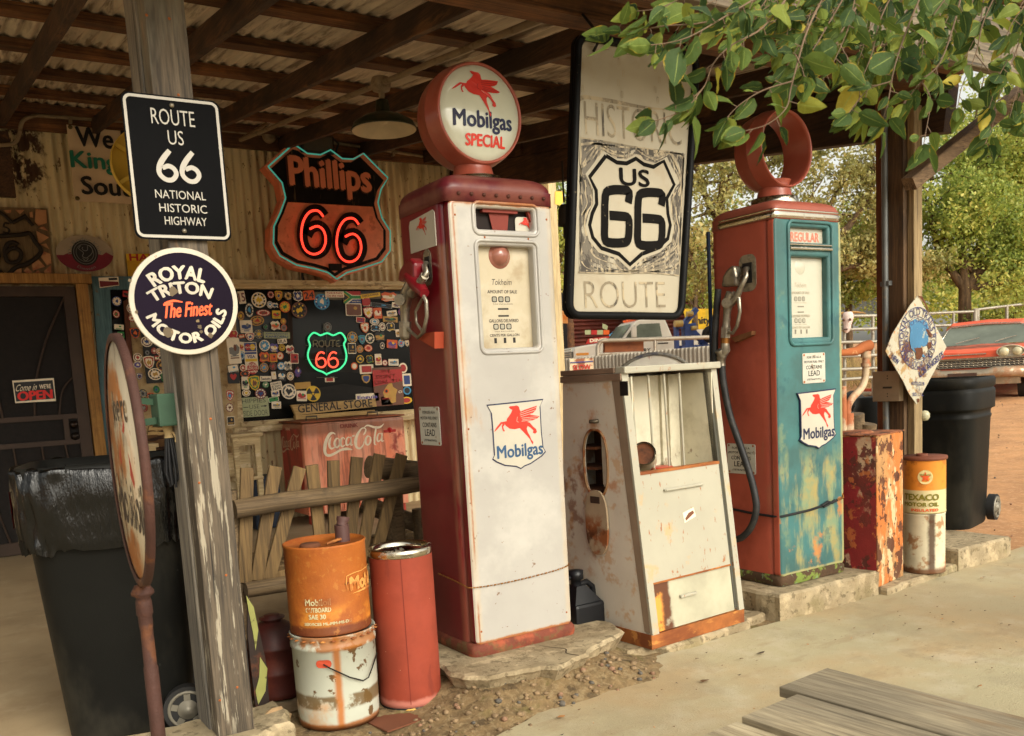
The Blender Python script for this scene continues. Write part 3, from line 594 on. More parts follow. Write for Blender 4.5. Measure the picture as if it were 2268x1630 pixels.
R_(3, [(640,175,220,230,'e','O','N'),(845,185,150,180,'r','Y','O'),(1010,140,145,165,'c','O','W'),(1335,200,170,220,'r','W','R'),(155,415,135,150,'c','W','R'),(370,425,240,260,'c','R','W','PEOPLE|LOVE US|yelp'),(632,410,190,200,'c','D','B'),
 (835,380,160,170,'c','N','K'),(1018,375,160,170,'c','L','W'),(1185,370,170,200,'e','W','S'),(1410,510,160,250,'d','M','P'),(200,555,200,140,'c','O','K'),(205,765,160,270,'r','W','K'),(410,770,250,320,'s','Y','G'),(668,665,240,110,'r','W','K','Sweets'),
 (850,590,110,180,'r','N','W'),(1045,600,190,220,'r','K','W'),(1240,605,150,180,'c','W','D'),(675,800,140,130,'c','G','S'),(920,835,240,190,'r','W','K','GANKO|RONAL|3DK'),(890,1000,170,130,'r','W','B'),(225,990,180,150,'c','W','N'),
 (550,1005,245,230,'c','M','W'),(860,1140,220,100,'r','W','G'),(1207,955,320,330,'c','W','S'),(1525,820,340,140,'r','D','N','-'),(1500,1060,220,220,'r','W','R'),(915,1270,200,150,'r','W','S')])
R_(2, [(290,170,400,130,'r','W','R','Yoda & Kathy|On the road'),(1110,195,420,85,'r','Y','N','DIJKSHOFFER'),(1550,225,340,210,'e','O','W'),(1025,340,150,180,'r','W','R','1'),(735,515,340,265,'r','W','N'),(1365,422,460,90,'r','S','K'),(1710,415,190,110,'r','W','N'),
 (1065,590,210,250,'s','R','W'),(1275,600,175,230,'r','O','W'),(1615,600,215,120,'r','W','S'),(1815,570,110,150,'c','P','R'),(895,755,190,120,'r','W','R'),(1570,740,310,120,'r','D','K'),(990,935,180,220,'s','O','W'),(1205,790,200,140,'c','W','S'),
 (1220,940,200,150,'e','W','K'),(1395,905,140,180,'c','W','S'),(1585,910,180,190,'e','W','K'),(138,915,170,200,'c','S','K'),(703,1150,220,240,'c','D','K'),(922,1205,145,190,'s','L','G'),(1098,1175,190,220,'c','W','K'),(1325,1140,230,210,'e','K','D'),
 (1750,1055,90,160,'r','W','D'),(1825,1285,140,170,'c','L','Y'),(1960,1290,100,130,'s','W','D'),(1612,1305,225,180,'r','O','P'),(690,1405,170,230,'r','W','K'),(870,1420,150,160,'c','D','R'),(1060,1400,170,150,'c','O','W'),(1395,1340,100,140,'c','W','K')])
R_(4, [(885,215,160,170,'c','Y','K'),(1100,215,150,170,'e','Y','K'),(1295,225,140,240,'r','W','R'),(1445,300,120,130,'c','R','W'),(1640,290,215,140,'r','W','S'),(755,375,150,170,'c','O','W'),(1035,445,320,210,'r','W','R'),(1870,420,200,240,'c','W','R','C|MOTORS'),
 (1025,670,200,200,'s','D','B'),(190,685,220,110,'r','W','R'),(1960,690,200,290,'r','W','B','~|THE|~'),(1965,935,180,190,'c','L','K'),(1950,1160,260,160,'c','Y','R')])
for i, (x, y, w_, h_, sh, a, b, t) in enumerate(ST[:97]):
    cx_, cz_, ww, hh = span(x-w_/2, y-h_/2, x+w_/2, y+h_/2, WF+.02); make_sticker(wT, (cx_, WF+.02, cz_), ww, hh, sh, a, b, t, i)
mb = MB()
for i, (x, y, w_, h_, sh, a, b, t) in enumerate(ST[97:]):
    cx_, cz_, ww, hh = span(x-w_/2, y-h_/2, x+w_/2, y+h_/2, WF+.02); fn = plane_fn((cx_, WF+.02, cz_)); flat(mb, shape_pts(sh, ww, hh), fn, CI[a]); flat(mb, [(u*.7, v*.7) for u, v in shape_pts(sh, ww, hh)], plane_fn((cx_, WF+.019, cz_)), CI[b])
if len(mb.v): tag(mb.build('small_stickers', CML, wT), kind='stuff')
# special ones: card decal, flag, trefoil, door notice, 911 sign (each its own thing on the glass)
def rz(k, zx, zy): bx, by = {1:(830,1010), 2:(1130,1010), 3:(830,1230), 4:(1130,1230)}[k]; return ((bx+zx*.15337)*.6297, (by+zy*.15337)*.6297)
def decal(label, k, x0, y0, x1, y1, col, cat='sticker', thick=.004, name='window_sign'):
    a = rz(k, x0, y0); b = rz(k, x1, y1); cx_, cz_, ww, hh = span(a[0], a[1], b[0], b[1], WF+.012)
    mb = MB(); mb.poly(rrect(ww, hh, .006, 2), thick, (cx_, WF+.012, cz_), mi=CI[col]); return mb, (lambda u, v, l=.001: Vector((cx_+u*ww, WF+.012-l, cz_+v*hh))), ww, hh
def dtext(mb, s, fn, u, v, w, h, ww, hh, c, bold=.01, rot=0): put_text(mb, s, 0, 0, w*ww, h*hh, lambda a, b: fn(u+a/ww, v+b/hh), CI[c], bold, rot=rot)
mb, fn, ww, hh = decal('', 1, 192, 1262, 490, 1895, 'W')
flat(mb, [(-.45,.48),(.45,.48),(.45,.17),(-.45,.17)], fn, CI['B'])
f2 = lambda u, v: fn(u, v, .0015); f3 = lambda u, v: fn(u, v, .002)
flat(mb, [(.21*math.cos(t)+.18, .115*math.sin(t)+.325) for t in np.linspace(0, 2*PI, 18, endpoint=False)], f2, CI['Y']); flat(mb, [(.21*math.cos(t)-.18, .115*math.sin(t)+.325) for t in np.linspace(0, 2*PI, 18, endpoint=False)], f3, CI['R'])
dtext(mb, 'MasterCard', lambda u, v: fn(u, v, .0025), 0, .325, .8, .06, ww, hh, 'W'); flat(mb, [(-.45,.14),(.45,.14),(.45,.07),(-.45,.07)], fn, CI['B']); dtext(mb, 'VISA', fn, 0, -.02, .6, .11, ww, hh, 'B', .02); flat(mb, [(-.45,-.1),(.45,-.1),(.45,-.2),(-.45,-.2)], fn, CI['Y'])
tag(mb.build('card_decal', CML), 'bank card decal with red and yellow discs over blue on the store window', 'sticker')
mb, fn, ww, hh = decal('', 2, 505, 92, 905, 370, 'W')
def fz(x, y): return ((x-.5), (.5-y))
for c, P, l in (('R', [(.16,0),(1,0),(1,.32),(.52,.32)], .001), ('B', [(.24,1),(1,1),(1,.68),(.52,.68)], .001), ('K', [(0,.17),(.3,.5),(0,.83)], .001)):
    flat(mb, [fz(*p) for p in P], lambda u, v, l=l: fn(u, v, l), CI[c])
flat(mb, [fz(*p) for p in [(0,.17),(0,.1),(.36,.5),(0,.9),(0,.83),(.3,.5)]], lambda u, v: fn(u, v, .0012), CI['Y'])
flat(mb, [fz(*p) for p in [(0,.1),(0,0),(.12,0),(.48,.38),(1,.38),(1,.62),(.48,.62),(.12,1),(0,1),(0,.9),(.36,.5)]], lambda u, v: fn(u, v, .0014), CI['G'])
dtext(mb, 'South Africa', lambda u, v: fn(u, v, .002), .2, -.34, .5, .1, ww, hh, 'W')
tag(mb.build('flag_sticker', CML), 'flag sticker in red, green, blue and black at the top of the store window', 'sticker')
mb = MB(); a = rz(3, 1765, 1008); c_ = ony(a[0], a[1], WF+.012); rr_ = .075
fnn = lambda x, y, l=0: Vector((c_.x+x*rr_, WF+.012-l, c_.z+y*rr_))
flat(mb, ring_pts(1, 1, 30), fnn, CI['Y']); flat(mb, ring_pts(.86, .86, 30), lambda x, y: fnn(x, y, .001), CI['K'])
for t0 in (90, 210, 330): flat(mb, [(.86*math.cos(math.radians(t0+d)), .86*math.sin(math.radians(t0+d))) for d in (-30,-15,0,15,30)]+[(.24*math.cos(math.radians(t0+d)), .24*math.sin(math.radians(t0+d))) for d in (30,0,-30)], lambda x, y: fnn(x, y, .002), CI['Y'])
flat(mb, ring_pts(.15, .15, 12), lambda x, y: fnn(x, y, .002), CI['Y']); tag(mb.build('warning_sticker', CML), 'yellow and black radiation trefoil sticker low on the store window', 'sticker')
mb, fn, ww, hh = decal('', 3, 145, 1085, 750, 1535, 'T'); mb.mi = [CI['T']]*len(mb.mi)
dtext(mb, 'HIPPIES', fn, -.05, .32, .9, .22, ww, hh, 'K', -.012); dtext(mb, 'USE', fn, -.05, .02, .38, .2, ww, hh, 'K', -.012); dtext(mb, 'SIDE DOOR', fn, -.02, -.31, .93, .27, ww, hh, 'K', -.012)
flat(mb, [(.2,.04),(.34,.04),(.34,.08),(.44,.02),(.34,-.04),(.34,0),(.2,0)], fn, CI['K']); flat(mb, [(-.47,.02),(-.28,.02),(-.28,-.01),(-.47,-.01)], fn, CI['K'])
tag(mb.build('notice_sign', CML), 'pale notice sign reading hippies use side door with an arrow', 'sign')
mb, fn, ww, hh = decal('', 4, 1195, 400, 1870, 1280, 'N')
flat(mb, [(-.5,.44),(.5,.44),(.5,.12),(-.5,.02)], fn, CI['R']); dtext(mb, 'WE', fn, -.06, .40, .36, .085, ww, hh, 'D', 0); dtext(mb, "DON'T", fn, -.06, .265, .66, .10, ww, hh, 'D', 0); dtext(mb, 'DIAL 911', fn, -.02, .13, .86, .10, ww, hh, 'D', 0, rot=.05)
flat(mb, [(-.12,-.05),(.02,.08),(.12,.1),(.16,-.02),(.3,-.1),(.24,-.22),(.22,-.42),(.06,-.45),(-.02,-.3),(-.16,-.3),(-.2,-.15)], fn, CI['D']); f2 = lambda u, v: fn(u, v, .002)
flat(mb, [(-.08+.08*math.cos(t), -.12+.06*math.sin(t)) for t in np.linspace(0, 6.28, 14)[:-1]], f2, CI['O']); flat(mb, [(-.08+.045*math.cos(t), -.12+.036*math.sin(t)) for t in np.linspace(0, 6.28, 14)[:-1]], lambda u, v: fn(u, v, .003), CI['K'])
dtext(mb, 'CI', fn, .39, -.16, .12, .06, ww, hh, 'W'); tag(mb.build('warning_poster', CML), 'dark red poster reading we dont dial 911 at the right of the store window', 'poster')
mb, fn, ww, hh = decal('', 4, 790, 1000, 1320, 1190, 'W'); dtext(mb, 'Engula', fn, 0, 0, .86, .5, ww, hh, 'P', .02); tag(mb.build('window_sign', CML), 'white rounded sticker with blue lettering behind the general store board', 'sticker')
mb, fn, ww, hh = decal('', 4, 1370, 1070, 1635, 1265, 'W'); dtext(mb, 'OPEN ROAD', fn, 0, .25, .8, .2, ww, hh, 'R'); flat(mb, [(-.35,-.25),(.1,.08),(.38,.1),(.1,-.02),(.05,-.3),(-.02,-.12)], fn, CI['K']); tag(mb.build('window_sign', CML), 'white card with a black bird mark stuck over the dark red poster', 'sticker')
# neon route sign in the window
m_ng = mat('neon_green', (.06,.75,.30), emis=.8); m_nr = mat('neon_red', (1.,.10,.05), emis=.95); m_noff = mat('unlit_neon', S((150,140,112)), .3)
nT = thing('neon_sign', (0, 0, 0), 'green and red neon route shield glowing inside the store window', 'sign')
NY = WF-.005; n0 = (504, 567); zp = lambda x, y: ony(n0[0]+x*.3093, n0[1]+y*.3093, NY)
gp = [(712,850),(680,830),(640,815),(600,780),(575,725),(578,680),(590,640),(578,600),(590,570),(615,550),(640,556),(665,568),(712,552),(755,568),(800,550),(825,562),(845,600),(832,630),(842,670),(850,715),(840,765),(800,810),(750,828),(716,842)]
mb = MB(); mb.tube([zp(*p) for p in smooth_pts(gp, 3)], .0085, 8); mb.build('green_tube', m_ng, nT)
mb = MB()
for dx in (0, 87): mb.tube([zp(x+dx, y) for x, y in smooth_pts([(692,698),(672,688),(648,700),(634,738),(638,778),(662,796),(690,790),(702,765),(692,738),(668,730),(645,742)], 3)], .009, 8)
mb.build('red_tube', m_nr, nT)
mb = MB()
for P in ([(612,650),(612,605),(635,603),(645,615),(635,628),(614,630),(632,632),(645,652)], [(672,604),(656,612),(652,630),(660,648),(678,650),(688,636),(686,614),(672,604)], [(698,604),(700,638),(712,650),(726,642),(730,604)], [(736,604),(770,604)], [(753,604),(753,650)], [(800,604),(778,608),(776,628),(795,628),(776,630),(778,646),(802,648)]):
    mb.tube([zp(*p) for p in P], .005, 6)
mb.build('letter_tubes', m_noff, nT)
mb = MB()
for x0, y0, x1, y1 in ((560,640,830,640),(560,740,860,740),(712,540,712,860),(690,480,690,560),(640,870,790,870)): a = zp(x0, y0); b = zp(x1, y1); mb.tube([a+Vector((0,.012,0)), b+Vector((0,.012,0))], .003, 5)
mb.build('wire_frame', mat('thin_wire', S((100,96,84)), .5), nT)
# general store board on the sill (a wedge)
gT = thing('wooden_sign', (0, 0, 0), 'tan wooden board lettered general store standing on the window sill', 'sign')
q = [ony(645,897,WF-.13), ony(831,882,WF-.13), ony(834,900,WF-.13), ony(655,920,WF-.13)]; zb0 = min(v.z for v in q)
mb = MB(); P2 = [(v.x, v.z) for v in q]; mb.poly(P2, .04, (0, WF-.13, 0)); mb.box(q[3].x, q[2].x-.02, WF-.125, WF-.06, q[3].z-.04, q[3].z-.002); mb.build('board', wood('tan_board', S((176,140,84)), S((206,172,112)), 0), gT)
mb = MB(); cx_, cz_, ww, hh = span(660,888,825,912,WF-.13); put_text(mb, 'GENERAL STORE', (q[0].x+q[1].x)/2+.01, (q[0].z+q[2].z)/2, ww*1.0, .075, lambda u, v: Vector((u, WF-.133, v)), 0, .005, rot=(q[1].z-q[0].z)/(q[1].x-q[0].x)); mb.build('lettering', CM['K'], gT)

# ---- door
dT = thing('screen_door', (0, 0, 0), 'dark brown steel security screen door with curved bars', 'door')
DY = YW-.10; m_door = mat('dark_door_steel', S((60,45,35)), .5, .3, var=.2); m_mesh = mat('door_mesh', S((26,21,19)), .8, var=.3, vs=30)
dx1, dzt = ony(172, 700, DY).x, ony(100, 634, DY).z; dx0 = dx1-.98
mb = MB(); mb.box(dx0, dx1, DY+.03, DY+.035, .03, dzt-.02); mb.build('mesh_screen', m_mesh, dT)
mb = MB()
for b in ((dx0,dx0+.07,.02,dzt),(dx1-.09,dx1,.02,dzt),(dx0+.07,dx1-.09,dzt-.08,dzt),(dx0+.07,dx1-.09,.02,.12)): mb.box(b[0], b[1], DY, DY+.045, b[2], b[3])
zm = ony(100, 920, DY).z; mb.box(dx0+.07, dx1-.09, DY+.005, DY+.04, zm-.04, zm); mb.box(dx0+.07, dx1-.09, DY+.005, DY+.04, zm-.25, zm-.21); mb.box(dx1-.2, dx1-.16, DY+.005, DY+.04, zm-.21, zm-.04); mb.build('frame', m_door, dT)
mb = MB()
xm = dx0+.42; hcv = lambda P: mb.tube([(dx0+.07+x*.82, DY+.015, z) for x, z in smooth_pts(P, 5)], .009, 6)
ztp = dzt-.08
hcv([(.28,ztp),(.30,ztp-.5),(.34,zm)]); hcv([(1.0,ztp-.02),(.80,ztp-.35),(.66,ztp-.7),(.62,zm)]); hcv([(-.1,ztp-.3),(.0,ztp-.6),(.06,zm)]); hcv([(1.05,ztp-.62),(.9,ztp-.75),(.84,zm)])
for xx in (.15,.4,.65): hcv([(xx,zm-.25),(xx+.02,zm-.6),(xx+.12,.12)])
hcv([(.86,zm-.25),(.9,zm-.5),(1.04,zm-.72)])
mb.build('curved_bars', m_door, dT)
for dz in (-.09, -.17):
    pass
for nm, dz in (('door_knob', -.09), ('deadbolt', -.185)):
    mb = MB(); mb.lathe([(0,-.05),(.022,-.045),(.028,-.03),(.018,-.012),(.034,-.006),(.034,0)], 16, (dx1-.125, DY, zm+dz), 'y'); mb.build(nm, mat('dark_knob', S((60,52,46)), .3, .8), dT)
m_och = wood('ochre_door_trim', S((132,90,38)), S((180,132,68)), 2, layers=[dict(c=S((90,60,26)), s=5, t=.6, w=.06, a=.4)])
mb = MB(); mb.box(dx1+.01, dx1+.10, DY-.02, DY+.08, .01, dzt+.02, bev=.004); mb.box(dx0-.1, dx0-.01, DY-.02, DY+.08, .01, dzt+.02); mb.box(dx0-.1, dx1+.135, DY-.025, DY+.08, dzt+.022, dzt+.10, bev=.004); mb.build('door_trim', m_och, dT)
oT = thing('open_sign', (0, 0, 0), 'black and white come in open sign hanging on the screen door', 'sign')
q = [(27,843),(119,837),(124,888),(34,893)]; fp = PXF(DY-.012); mb = MB(); mb.poly([(v.x, v.z) for v in (fp(*p) for p in q)], .006, (0, DY-.012, 0), mi=0)
c0 = sum((fp(*p) for p in q), Vector())/4; ux = (fp(*q[1])-fp(*q[0])); uz = (fp(*q[0])-fp(*q[3])); g2 = lambda u, v, l=.001: Vector((c0.x+ux.x*u+uz.x*v, DY-.012-l, c0.z+ux.z*u+uz.z*v))
flat(mb, [(-.47,.42),(.47,.42),(.47,-.42),(-.47,-.42)], g2, 1); f3 = lambda u, v: g2(u, v, .002)
put_text(mb, 'Come in', -.18, .17, .5, .3, f3, 0, 0, shear=.25); put_text(mb, "WE'RE", .27, .16, .28, .2, f3, 0, .02); put_text(mb, 'OPEN', .0, -.2, .82, .4, f3, 2, .04, shear=.03)
mb.build('panel', [CM['W'], CM['K'], mat('sign_red', S((214,36,30)), .5)], oT)
# left window with blue frame, left sticker boards
bT2 = thing('side_window', (0, 0, 0), 'narrow window with chipped blue frame beside the screen door', 'window')
m_blue = wood('chipped_blue_wood', S((66,98,106)), S((100,132,138)), 2, layers=[dict(c=S((110,92,66)), s=10, t=.62, w=.03, a=.7)])
BY = YW-.06; pf = PXF(BY); mb = MB()
P = lambda *pts: [(v.x, v.z) for v in (pf(*p) for p in pts)]
mb.poly(P((202,612),(330,612),(330,641),(206,641)), .05, (0, BY, 0)); mb.poly(P((206,641),(244,641),(262,1020),(233,1020)), .045, (0, BY+.004, 0)); mb.poly(P((226,1046),(300,1042),(300,1054),(226,1058)), .07, (0, BY-.02, 0)); mb.build('frame', m_blue, bT2)
mb = MB(); mb.poly(P((244,641),(330,641),(330,1030),(262,1030)), .01, (0, BY+.03, 0)); mb.build('pane', m_pane, bT2)
b3 = thing('wall_board', (0, 0, 0), 'cream board covered with round stickers left of the sign post', 'board')
mb = MB(); mb.poly(P((282,650),(520,640),(528,1100),(318,1100)), .03, (0, BY-.02, 0)); mb.build('panel', mat('cream_board', S((168,140,98)), .7, layers=[dict(c=S((112,84,50)), s=16, t=.6, w=.03, a=.6), dict(c=S((190,168,126)), s=8, t=.55, w=.08, a=.6)], bump=.3), b3)
mb = MB(); mb.poly(P((272,668),(282,662),(312,1090),(300,1090)), .03, (0, BY-.045, 0)); mb.build('brown_batten', wood('redbrown_batten', S((80,38,20)), S((120,66,38)), 2), b3)
mb = MB(); mb.poly(P((308,720),(380,716),(380,846),(322,850)), .004, (0, BY-.052, 0)); mb.build('black_panel', mat('black_panel', S((22,20,19)), .4), b3)
for i, (x, y, w_, h_, sh, a, b) in enumerate([(185,255,75,75,'c','B','W'),(265,197,58,45,'r','R','K'),(180,360,50,60,'c','R','W'),(205,465,80,45,'r','K','W'),(220,530,50,50,'r','G','K'),(297,312,55,70,'c','W','B'),(312,393,60,55,'c','R','W'),(335,515,75,80,'s','O','K'),(430,585,90,80,'c','W','N'),(355,715,70,70,'c','W','K'),(357,775,65,50,'c','W','P'),(450,755,85,100,'s','W','R'),(550,780,75,80,'c','D','K'),(500,850,110,90,'c','W','K'),(575,875,55,75,'c','G','K'),(370,870,45,50,'s','B','W'),(398,1010,65,70,'c','K','S'),(512,975,50,60,'c','G','K'),(465,1040,50,70,'s','O','K'),(405,1125,70,70,'c','N','R'),(435,675,40,45,'c','K','S'),(490,660,44,50,'c','R','N'),(532,665,50,50,'c','W','R'),(512,720,40,40,'e','R','W'),(560,720,70,50,'e','W','K')]):
    x = 207.9+x*.2707; y = 598.5+y*.2707; w_ *= .2707; h_ *= .2707; Yp = BY-.058; cx_, cz_, ww, hh = span(x-w_/2, y-h_/2, x+w_/2, y+h_/2, Yp); make_sticker(b3, (cx_, Yp, cz_), ww, hh, sh, a, b, None, 200+i)
for i, (x, y, w_, h_, sh, a, b, t) in enumerate([(42,680,85,170,'r','W','S',''),(42,872,80,76,'r','K','R','♥'),(38,805,75,50,'r','K','W',''),(35,560,70,60,'e','W','R',''),(15,1000,50,70,'s','R','W',''),(12,1085,50,60,'c','M','W',''),(20,1180,50,60,'r','W','K','')]):
    x = 504+x*.3093; y = 567+y*.3093; w_ *= .3093; h_ *= .3093; Yp = BY-.09; cx_, cz_, ww, hh = span(x-w_/2, y-h_/2, x+w_/2, y+h_/2, Yp)
    o_ = make_sticker(wT, (cx_, Yp, cz_), ww, hh, sh, a, b, None if t != '♥' else '-', 300+i)
    if t == '♥': m2 = MB(); flat(m2, [(ww*.3*x_, hh*.32*y_) for x_, y_ in smooth_pts([(0,-1),(-1,.2),(-.55,.9),(0,.5),(.55,.9),(1,.2)], 4, True)], plane_fn((cx_, Yp-.001, cz_+hh*.1)), 0); m2.build('heart', CM['R'], o_)
# ---- things on the wall above: banner, rock plaque, oval sign, yellow sign, board
ban = thing('cloth_banner', (0, 0, 0), 'creamy cloth banner with black and teal words high on the store wall', 'banner')
BYY = YW-.11; pf = PXF(BYY); mb = MB(); a = pf(147, 276); b = pf(165, 446); wdt = 1.1; n = 20; vs = []
for i in range(n+1):
    for j in range(7):
        u = i/n; v = j/6; vs.append((a.x+wdt*u, BYY+.008*math.sin(u*9+v*3)+.004*math.sin(v*9), a.z+(b.z-a.z)*v-.012*math.sin(u*PI)*(1-v)))
mb.add(vs, [(i*7+j, i*7+j+1, (i+1)*7+j+1, (i+1)*7+j) for i in range(n) for j in range(6)], 0, True); mb.build('cloth', mat('banner_cloth', S((206,182,150)), .85, var=.08, vs=4, bump=.2, bs=20), ban)
mb = MB(); fL = lambda u, v: Vector((u, BYY-.02, v)); zz = lambda y: ony(200, y, BYY).z; xx = lambda x, y: ony(x, y, BYY).x
x0 = xx(168, 305)
put_text(mb, 'We Feed', x0+.34, zz(306), .68, .15, fL, 0, .02); put_text(mb, 'Kingman', xx(157,362)+.34, zz(362), .68, .17, fL, 1, .02); put_text(mb, 'South', x0+.23, zz(412), .46, .14, fL, 0, .02)
mb.build('lettering', [CM['K'], mat('teal_ink', S((32,112,90)), .7)], ban)
mb = MB()
for q in ((152,282),(168,440)): c = pf(*q); mb.lathe([(0,-.006),(.016,-.004),(.018,0)], 12, (c.x+.01, c.y-.012, c.z), 'y')
mb.build('grommets', mat('dull_brass', S((100,84,52)), .5, .5), ban)
rk = thing('stone_plaque', (0, 0, 0), 'rustic plaque of set pink stones and forged iron numerals above the door', 'plaque')
PY_ = YW-.06; pf = PXF(PY_); L2 = lambda pts, Y=PY_: [(v.x, v.z) for v in (ony(x, y, Y) for x, y in pts)]
zq = lambda x, y: (x*.1932, 378+y*.1932)   # from the enlarged crop
mb = MB(); mb.poly(L2([zq(-560,395), zq(540,435), zq(620,1265), zq(-520,1265)]), .05, (0, PY_, 0)); mb.build('backing', wood('plaque_plank', S((96,76,50)), S((128,104,70)), 2), rk)
m_pinks = mat('pink_stone', S((176,128,88)), .8, var=.15, vs=8, layers=[dict(c=S((150,84,60)), s=9, t=.55, w=.05, a=.7)])
for P in ([(408,440),(530,455),(535,600),(440,630),(400,590)],[(415,690),(560,765),(445,845)],[(440,660),(500,640),(548,690)],[(455,850),(530,835),(560,895)],[(455,970),(500,925),(575,955),(590,1060),(540,1085)],[(358,1050),(440,1020),(515,1100),(380,1145)],[(270,1150),(310,1105),(372,1165),(310,1180)],[(345,1215),(435,1140),(510,1215),(490,1262),(350,1262)],[(130,1240),(150,1160),(245,1095),(250,1245)],[(262,1190),(335,1190),(290,1262)],[(505,1150),(580,1085),(595,1240),(520,1220)],[(40,455),(130,450),(120,485),(70,485)],[(180,450),(280,450),(230,500)],[(335,480),(370,470),(380,540),(345,530)],[(-200,1200),(-100,1150),(-20,1240)],[(-20,1190),(20,1240),(-10,1260)],[(-450,1100),(-300,1120),(-350,1240),(-450,1230)]):
    mb = MB(); mb.poly(L2([zq(*p) for p in P], PY_-.012), .015, (0, PY_-.016, 0)); mb.build('stone', m_pinks, rk)
m_iron = mat('forged_iron', S((48,40,32)), .7, .4)
mb = MB(); T3 = lambda P, r, c=False: mb.tube([ony(*zq(x, y), PY_-.025) for x, y in smooth_pts(P, 4)], r, 7)
T3([(-400,760),(0,750),(250,735),(340,720),(400,810),(470,930),(330,1060),(180,1110),(80,1200),(20,1180),(-60,1110)], .018); T3([(210,850),(150,820),(90,840),(55,920),(80,1030),(150,1055),(225,1020),(240,940),(180,890),(110,900),(60,950)], .017); T3([(-60,860),(-120,840),(-180,940),(-150,1040),(-80,1050),(-20,1000),(-40,930),(-110,900)], .017)
T3([(-40,455),(60,520),(140,600)], .014); T3([(140,600),(220,560),(300,510)], .014); T3([(300,540),(380,630)], .014); T3([(105,610),(60,600),(40,640),(95,665),(105,700),(70,715),(35,700)], .007)
mb.build('iron_numerals', m_iron, rk)
ov = thing('oval_sign', (0, 0, 0), 'white and crimson oval sign with a black rooster badge on the wall', 'sign')
OY = YW-.045; ce = ony(188, 561, OY); ww = ony(252,561,OY).x-ony(125,561,OY).x; hh = ony(188,521,OY).z-ony(188,602,OY).z
mb = MB(); mb.poly(ring_pts(ww/2, hh/2, 40), .006, (ce.x, OY, ce.z), mi=0); fo = lambda u, v, l=.001: Vector((ce.x+u*ww/2, OY-l, ce.z+v*hh/2))
lo = [(math.cos(t), math.sin(t)) for t in np.linspace(PI+.12, 2*PI-.12, 24)]; flat(mb, lo+[(.75,.08),(.6,-.08),(.4,-.02),(-.4,-.02),(-.5,.05),(-.75,-.12)], fo, 1)
flat(mb, ring_pts(.46, .70, 30, 0, .02), lambda u, v: fo(u, v, .002), 2); mb2 = [(.39*math.cos(t), .02+.6*math.sin(t)) for t in np.linspace(0, 2*PI, 41)]
stroke(mb, [(x*ww/2, y*hh/2, .004) for x, y in mb2], .004, lambda u, v: Vector((ce.x+u, OY-.003, ce.z+v)), 3, 1); stroke(mb, [(x*ww/2*.78, (y-.02)*hh/2*.78+.02*hh/2, .003) for x, y in mb2], .003, lambda u, v: Vector((ce.x+u, OY-.003, ce.z+v)), 3, 1)
for P in ([(-.12,.38),(-.2,.2),(-.05,0),(-.1,-.2),(.02,-.3),(.12,-.2),(.2,-.1),(.28,.1),(.22,.35),(.12,.38),(.1,.15),(0,.1),(-.08,.2),(-.05,.3)], [(-.1,-.3),(0,-.45),(.1,-.3)]):
    stroke(mb, [(x*ww/2, y*hh/2+.005, .005) for x, y in P], .004, lambda u, v: Vector((ce.x+u, OY-.0035, ce.z+v)), 3, 3)
put_text(mb, 'De Roder Klub', ce.x, ce.z, .38, .028, lambda u, v: Vector((u, OY-.004, v)), 3, 0, arc=.115*1.0); put_text(mb, 'Diessen', ce.x, ce.z+.0, .14, .022, lambda u, v: Vector((u, OY-.004, v)), 3, 0, arc=-.125)
mb.build('plate', [mat('oval_white', S((156,140,118)), .4, var=.1), mat('oval_crimson', S((116,30,44)), .35), CM['K'], CM['S']], ov)
ys = thing('yellow_sign', (0, 0, 0), 'yellow tin sign with red lettering partly hidden by the round purple sign', 'sign')
pf = PXF(YW-.05); q = L2([(279,562),(420,562),(420,628),(286,628)], YW-.05); mb = MB(); mb.poly(q, .006, (0, YW-.05, 0), mi=0)
mb.poly(L2([(281,577),(418,577),(418,626),(287,626)], YW-.052), 0, (0, YW-.052, 0), mi=1); put_text(mb, 'HARLEY', ony(284,570,YW-.05).x+.21, ony(300,570,YW-.05).z, .40, .055, lambda u, v: Vector((u, YW-.054, v)), 2, .02); mb.poly(L2([(300,600),(312,596),(316,610),(306,618)], YW-.055), 0, (0, YW-.055, 0), mi=3)
mb.build('plate', [CM['Y'], mat('deep_yellow', S((196,146,24)), .5), CM['R'], CM['K']], ys)
rs = thing('route_card', (0, 0, 0), 'small red and white diner card stuck on the blue window frame', 'sticker')
q = [(218,615),(262,613),(264,632),(221,638)]; mb = MB(); mb.poly(L2(q, BY-.03), .003, (0, BY-.03, 0)); mb.poly(L2([(220,622),(262,624),(263,631),(222,636)], BY-.031), 0, (0, BY-.0315, 0), mi=1); mb.poly(L2([(240,616),(259,615),(260,620),(241,621)], BY-.031), 0, (0, BY-.0315, 0), mi=2); mb.build('card', [CM['W'], CM['M'], CM['K']], rs)
wb = MB(); wb.box(ony(-40,420,YW-.1).x, ony(32,400,YW-.1).x, YW-.09, YW-.03, ony(10,434,YW-.1).z, ony(10,290,YW-.1).z); tag(wb.build('wall_plank', m_dkw), 'dark vertical plank on the wall at the far left under the roof', 'plank')
